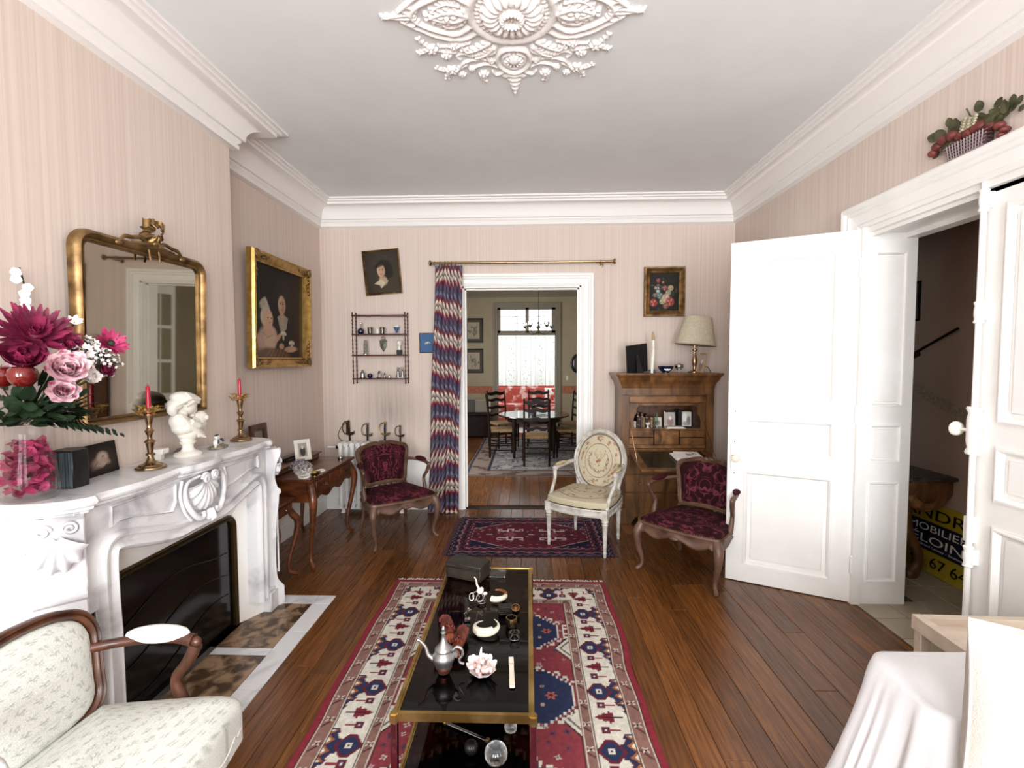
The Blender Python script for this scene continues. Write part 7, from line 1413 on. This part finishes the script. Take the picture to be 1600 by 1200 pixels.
t = thing('chandelier', 'slender dark chandelier with clear glass cups hanging in the dining room', 'chandelier', (.165, 7.3, 1.95)); b = MB(); b.tube([(0, 0, 1.05), (0, 0, .16)], .004, 6); b.build('chain', 'bronze', t); b = MB(); b.lathe([(0, -.01), (.012, 0), (.02, .02), (.01, .05), (.016, .1), (.006, .13), (.018, .15), (.004, .17)], 12); b.build('centre_stem', 'bronze', t)
for k in range(5):
    a = k*2*PI/5+.3; c_, s_ = math.cos(a), math.sin(a); b = MB(); b.tube([(r*c_, r*s_, z) for r, z in spl([(.01, .02), (.08, -.02), (.17, .01), (.21, .07)], 5)], .004, 6); a_ = b.build('arm', 'bronze', t); b = MB(); b.lathe([(.008, 0), (.028, .02), (.034, .06), (.036, .09), (.034, .09), (.026, .022), (0, .006)], 14, T(.21*c_, .21*s_, .07)); b.build('glass_cup', 'crystal', a_)
# veranda sofa
t = thing('veranda_sofa', 'red floral sofa in the bright veranda behind the dining room', 'sofa', (0, 11.3, 0)); MB().box(-1.1, 1.1, -.4, .4, .08, .36).build('base', 'redsofa', t, .03, seg=2); MB().box(-.95, .95, -.45, .25, .37, .52).build('seat_cushion', 'redsofa', t, .04, seg=3)
MB().box(-1.1, 1.1, .2, .42, .4, .92).build('backrest', 'redsofa', t, .06, seg=3)
for s_ in (-1, 1): MB().box(s_*1.05-.1, s_*1.05+.1, -.42, .35, .1, .66).build('armrest', 'redsofa', t, .05, seg=3)
pillow('cushion', 'red and white patterned cushion at the right end of the veranda sofa', (.62, 11.32, .525), (-.2, 0, -.1), .45, .36, .16, mat('patterned_cushion', 'b84040', .8, c2='f0e6e0', sc=9, lo=.45, hi=.5))
# lace panels hanging before the veranda glazing
lm = bpy.data.materials.new('lace_translucent'); lm.use_nodes = True; nt = lm.node_tree; nt.nodes.clear(); a = nt.nodes.new('ShaderNodeVertexColor'); a.layer_name = 'Col'; d1_ = nt.nodes.new('ShaderNodeBsdfDiffuse'); d2_ = nt.nodes.new('ShaderNodeBsdfTranslucent'); mx = nt.nodes.new('ShaderNodeMixShader'); ou = nt.nodes.new('ShaderNodeOutputMaterial'); mx.inputs[0].default_value = .6
for d_2 in (d1_, d2_): nt.links.new(a.outputs[0], d_2.inputs[0])
nt.links.new(d1_.outputs[0], mx.inputs[1]); nt.links.new(d2_.outputs[0], mx.inputs[2]); nt.links.new(mx.outputs[0], ou.inputs[0])
for k in range(5):
    x0 = -.96+.37*k; U, V = np.meshgrid(np.linspace(0, 1, 50), np.linspace(0, 1, 130), indexing='ij'); p = Paint(U, V*3.6, 'd2d2ca'); rr = random.Random(k)
    p.put((np.abs(np.maximum(np.abs(U-.5)-.38, 0)+np.where(V > .93, (np.hypot(U-.5, (V-.93)*3.6)-.38), np.abs(U-.5)-.38)) < .016) & (V < 1), '8a7c60', .9)
    for j in range(40): p.el(.5+rr.gauss(0, .14), rr.uniform(.2, 3.2), .05, .018, rr.choice(['5f8a56', '90a080', '4c7a4a']), .8, .5, rr.uniform(0, PI))
    o = gridmesh('lace_panel', np.stack([x0+U*.35, 12.2+.008*np.sin(U*12), .78+V*1.36], -1), p.c, lm)
    tag(o, ['leftmost', 'second from left', 'middle', 'second from right', 'rightmost'][k]+' of the five white arched lace panels in the veranda window', 'curtain', 'lace panels in the veranda')
b = MB(); b.box(-.02, .02, -.006, 0, -.04, .04); o = b.build('light_switch', 'bust', None, .002); o.location = (.82, YD-.001, 1.16); tag(o, 'small pale light switch right of the veranda opening', 'switch')
# ---------------------------------------------------------------- ceiling medallion in relief
nx, ny, hxm, hym = 330, 400, .62, .74
X, Y = np.meshgrid(np.linspace(-hxm, hxm, nx), np.linspace(-hym, hym, ny), indexing='ij'); A, B = np.abs(X), np.abs(Y); H = np.zeros(X.shape)
def blob(x, y, rx, ry, h, rot=0):
    global H
    dx, dy = A-x, B-y
    if rot: c_, s_ = math.cos(rot), math.sin(rot); dx, dy = dx*c_+dy*s_, -dx*s_+dy*c_
    H = np.maximum(H, h*np.sqrt(np.clip(1-(dx/rx)**2-(dy/ry)**2, 0, 1)))
def stroke(pts, r0, r1, h):
    global H
    pts = spl(pts, 6); n = len(pts)-1
    for i in range(n):
        (x0, y0), (x1, y1) = pts[i], pts[i+1]; dx, dy = x1-x0, y1-y0; l = dx*dx+dy*dy or 1e-9; r = r0+(r1-r0)*i/n
        m = (A > min(x0, x1)-r) & (A < max(x0, x1)+r) & (B > min(y0, y1)-r) & (B < max(y0, y1)+r)
        if not m.any(): continue
        a_, b_ = A[m], B[m]; t_ = np.clip(((a_-x0)*dx+(b_-y0)*dy)/l, 0, 1); d2 = ((a_-x0-t_*dx)**2+(b_-y0-t_*dy)**2)/r**2; H[m] = np.maximum(H[m], h*np.sqrt(np.clip(1-d2, 0, 1)))
def leafy(pts, w, h, n=7):
    stroke(pts, w*.45, w*.15, h); P_ = spl(pts, 6); P_ = [P_[int(i)] for i in np.linspace(1, len(P_)-2, n)]
    for i, (x, y) in enumerate(P_):
        q = P_[min(i+1, n-1)]; a = math.atan2(q[1]-y, q[0]-x) if q != (x, y) else a
        for s_ in (-1, 1): blob(x+w*.55*math.cos(a+s_*.9), y+w*.55*math.sin(a+s_*.9), w*.65*(1-.5*i/n), w*.26, h*.85, a+s_*.8)
def flower(x, y, r, h):
    for k in range(6): a = k*PI/3; blob(x+r*.6*math.cos(a), y+r*.6*math.sin(a), r*.5, r*.3, h, a)
    blob(x, y, r*.3, r*.3, h*1.4)
Rr = np.hypot(X, Y); An = np.arctan2(Y, X)
H = np.maximum(H, .02*np.sqrt(np.clip(1-((Rr-.195)/.022)**2, 0, 1))); H = np.maximum(H, .011*np.sqrt(np.clip(1-((Rr-.16)/.016)**2, 0, 1))*(1+.3*np.sin(An*40)))
H = np.maximum(H, (Rr < .15)*(.012+.022*(1-Rr/.15)*(1+.35*np.cos(An*8))+.008*np.cos(An*16+Rr*60)*(Rr > .05))); H = np.maximum(H, (Rr < .19)*.006)
for k in range(6): a = k*PI/10; blob(.10*math.cos(a), .10*math.sin(a), .05, .018, .045, a)
for k in range(5): a = k*PI/8; blob(.045*math.cos(a), .045*math.sin(a), .02, .015, .058, a)
# side lozenges
stroke([(.19, .07), (.27, .125), (.36, .10), (.44, .05), (.47, .0)], .016, .012, .02); stroke([(.17, .12), (.25, .17), (.36, .15), (.45, .09), (.52, .03)], .013, .010, .016); leafy([(.21, .0), (.27, .03), (.33, .02), (.38, 0)], .045, .025, 6); flower(.30, .0, .05, .026); leafy([(.24, .06), (.3, .075), (.36, .04)], .03, .018, 5)
leafy([(.45, .01), (.5, .012), (.56, .004), (.60, 0)], .022, .018, 5); stroke([(.44, .03), (.47, .06), (.50, .04), (.48, .02)], .01, .006, .016)
# front and back cartouches
stroke([(0, .25), (.05, .26), (.085, .31), (.085, .37), (.05, .43), (0, .46)], .014, .012, .02); stroke([(.02, .29), (.055, .32), (.055, .37), (.02, .41), (0, .415)], .008, .008, .014); blob(0, .34, .035, .035, .028)
for k in range(7): a = -PI/2+PI*(k/6); blob(.035*math.cos(a), .35+.035*math.sin(a), .02, .008, .02, a)
stroke([(.10, .27), (.14, .30), (.12, .36), (.10, .33)], .013, .008, .018); leafy([(.12, .20), (.18, .24), (.24, .26), (.26, .22)], .035, .02, 6); leafy([(.10, .24), (.15, .29), (.2, .31)], .04, .02, 6)
stroke([(.09, .40), (.14, .37), (.20, .39), (.24, .43)], .009, .006, .015); stroke([(.06, .45), (.10, .47), (.12, .44)], .009, .006, .014); stroke([(.12, .34), (.2, .33), (.27, .36), (.30, .41)], .009, .006, .014); stroke([(.22, .31), (.26, .28), (.30, .30), (.28, .33)], .008, .005, .013)
for k in range(5): blob(0, .48+.042*k, .05*(1-k*.19), .019, .02)
leafy([(.02, .47), (.05, .49), (.07, .47)], .02, .014, 4)
for x, y, r in ((.34, .42, .035), (.17, .46, .028), (.42, .24, .035), (.35, .29, .028), (.29, .46, .02), (.3, .22, .024), (.23, .41, .018)): flower(x, y, r, .02)
for pts in ([(.34, .42), (.37, .46), (.38, .50)], [(.34, .42), (.39, .42), (.42, .40)], [(.42, .24), (.46, .26), (.49, .27)], [(.42, .24), (.45, .2), (.47, .16)], [(.17, .46), (.18, .5), (.17, .53)], [(.30, .27), (.36, .26), (.42, .24)], [(.26, .38), (.3, .41), (.34, .42)], [(.22, .2), (.3, .22), (.38, .22)]): leafy(pts, .022, .013, 4)
H += (H > .002)*.004*(vnoise(A+1, B+1, 45, 3, 2)-.4)
H = np.maximum(H, 0); keep = H > .0015; cell = keep[:-1, :-1] | keep[1:, :-1] | keep[1:, 1:] | keep[:-1, 1:]; idx = np.arange(nx*ny).reshape(nx, ny)
q = np.stack([idx[:-1, :-1], idx[1:, :-1], idx[1:, 1:], idx[:-1, 1:]], -1)[cell]; us, inv = np.unique(q, return_inverse=True)
P = np.stack([X, Y, -H], -1).reshape(-1, 3)[us]; me = bpy.data.meshes.new('ceiling_medallion'); me.from_pydata(P.tolist(), [], inv.reshape(-1, 4)[:, ::-1].tolist()); me.shade_smooth(); me.materials.append(M['plaster'])
o = bpy.data.objects.new('ceiling_medallion', me); C.objects.link(o); o.location = (-.07, 2.29, ZC+.0005); tag(o, 'large ornate white plaster rosette with scrolls and flowers in the middle of the ceiling', 'ceiling rosette')
bpy.context.view_layer.update()
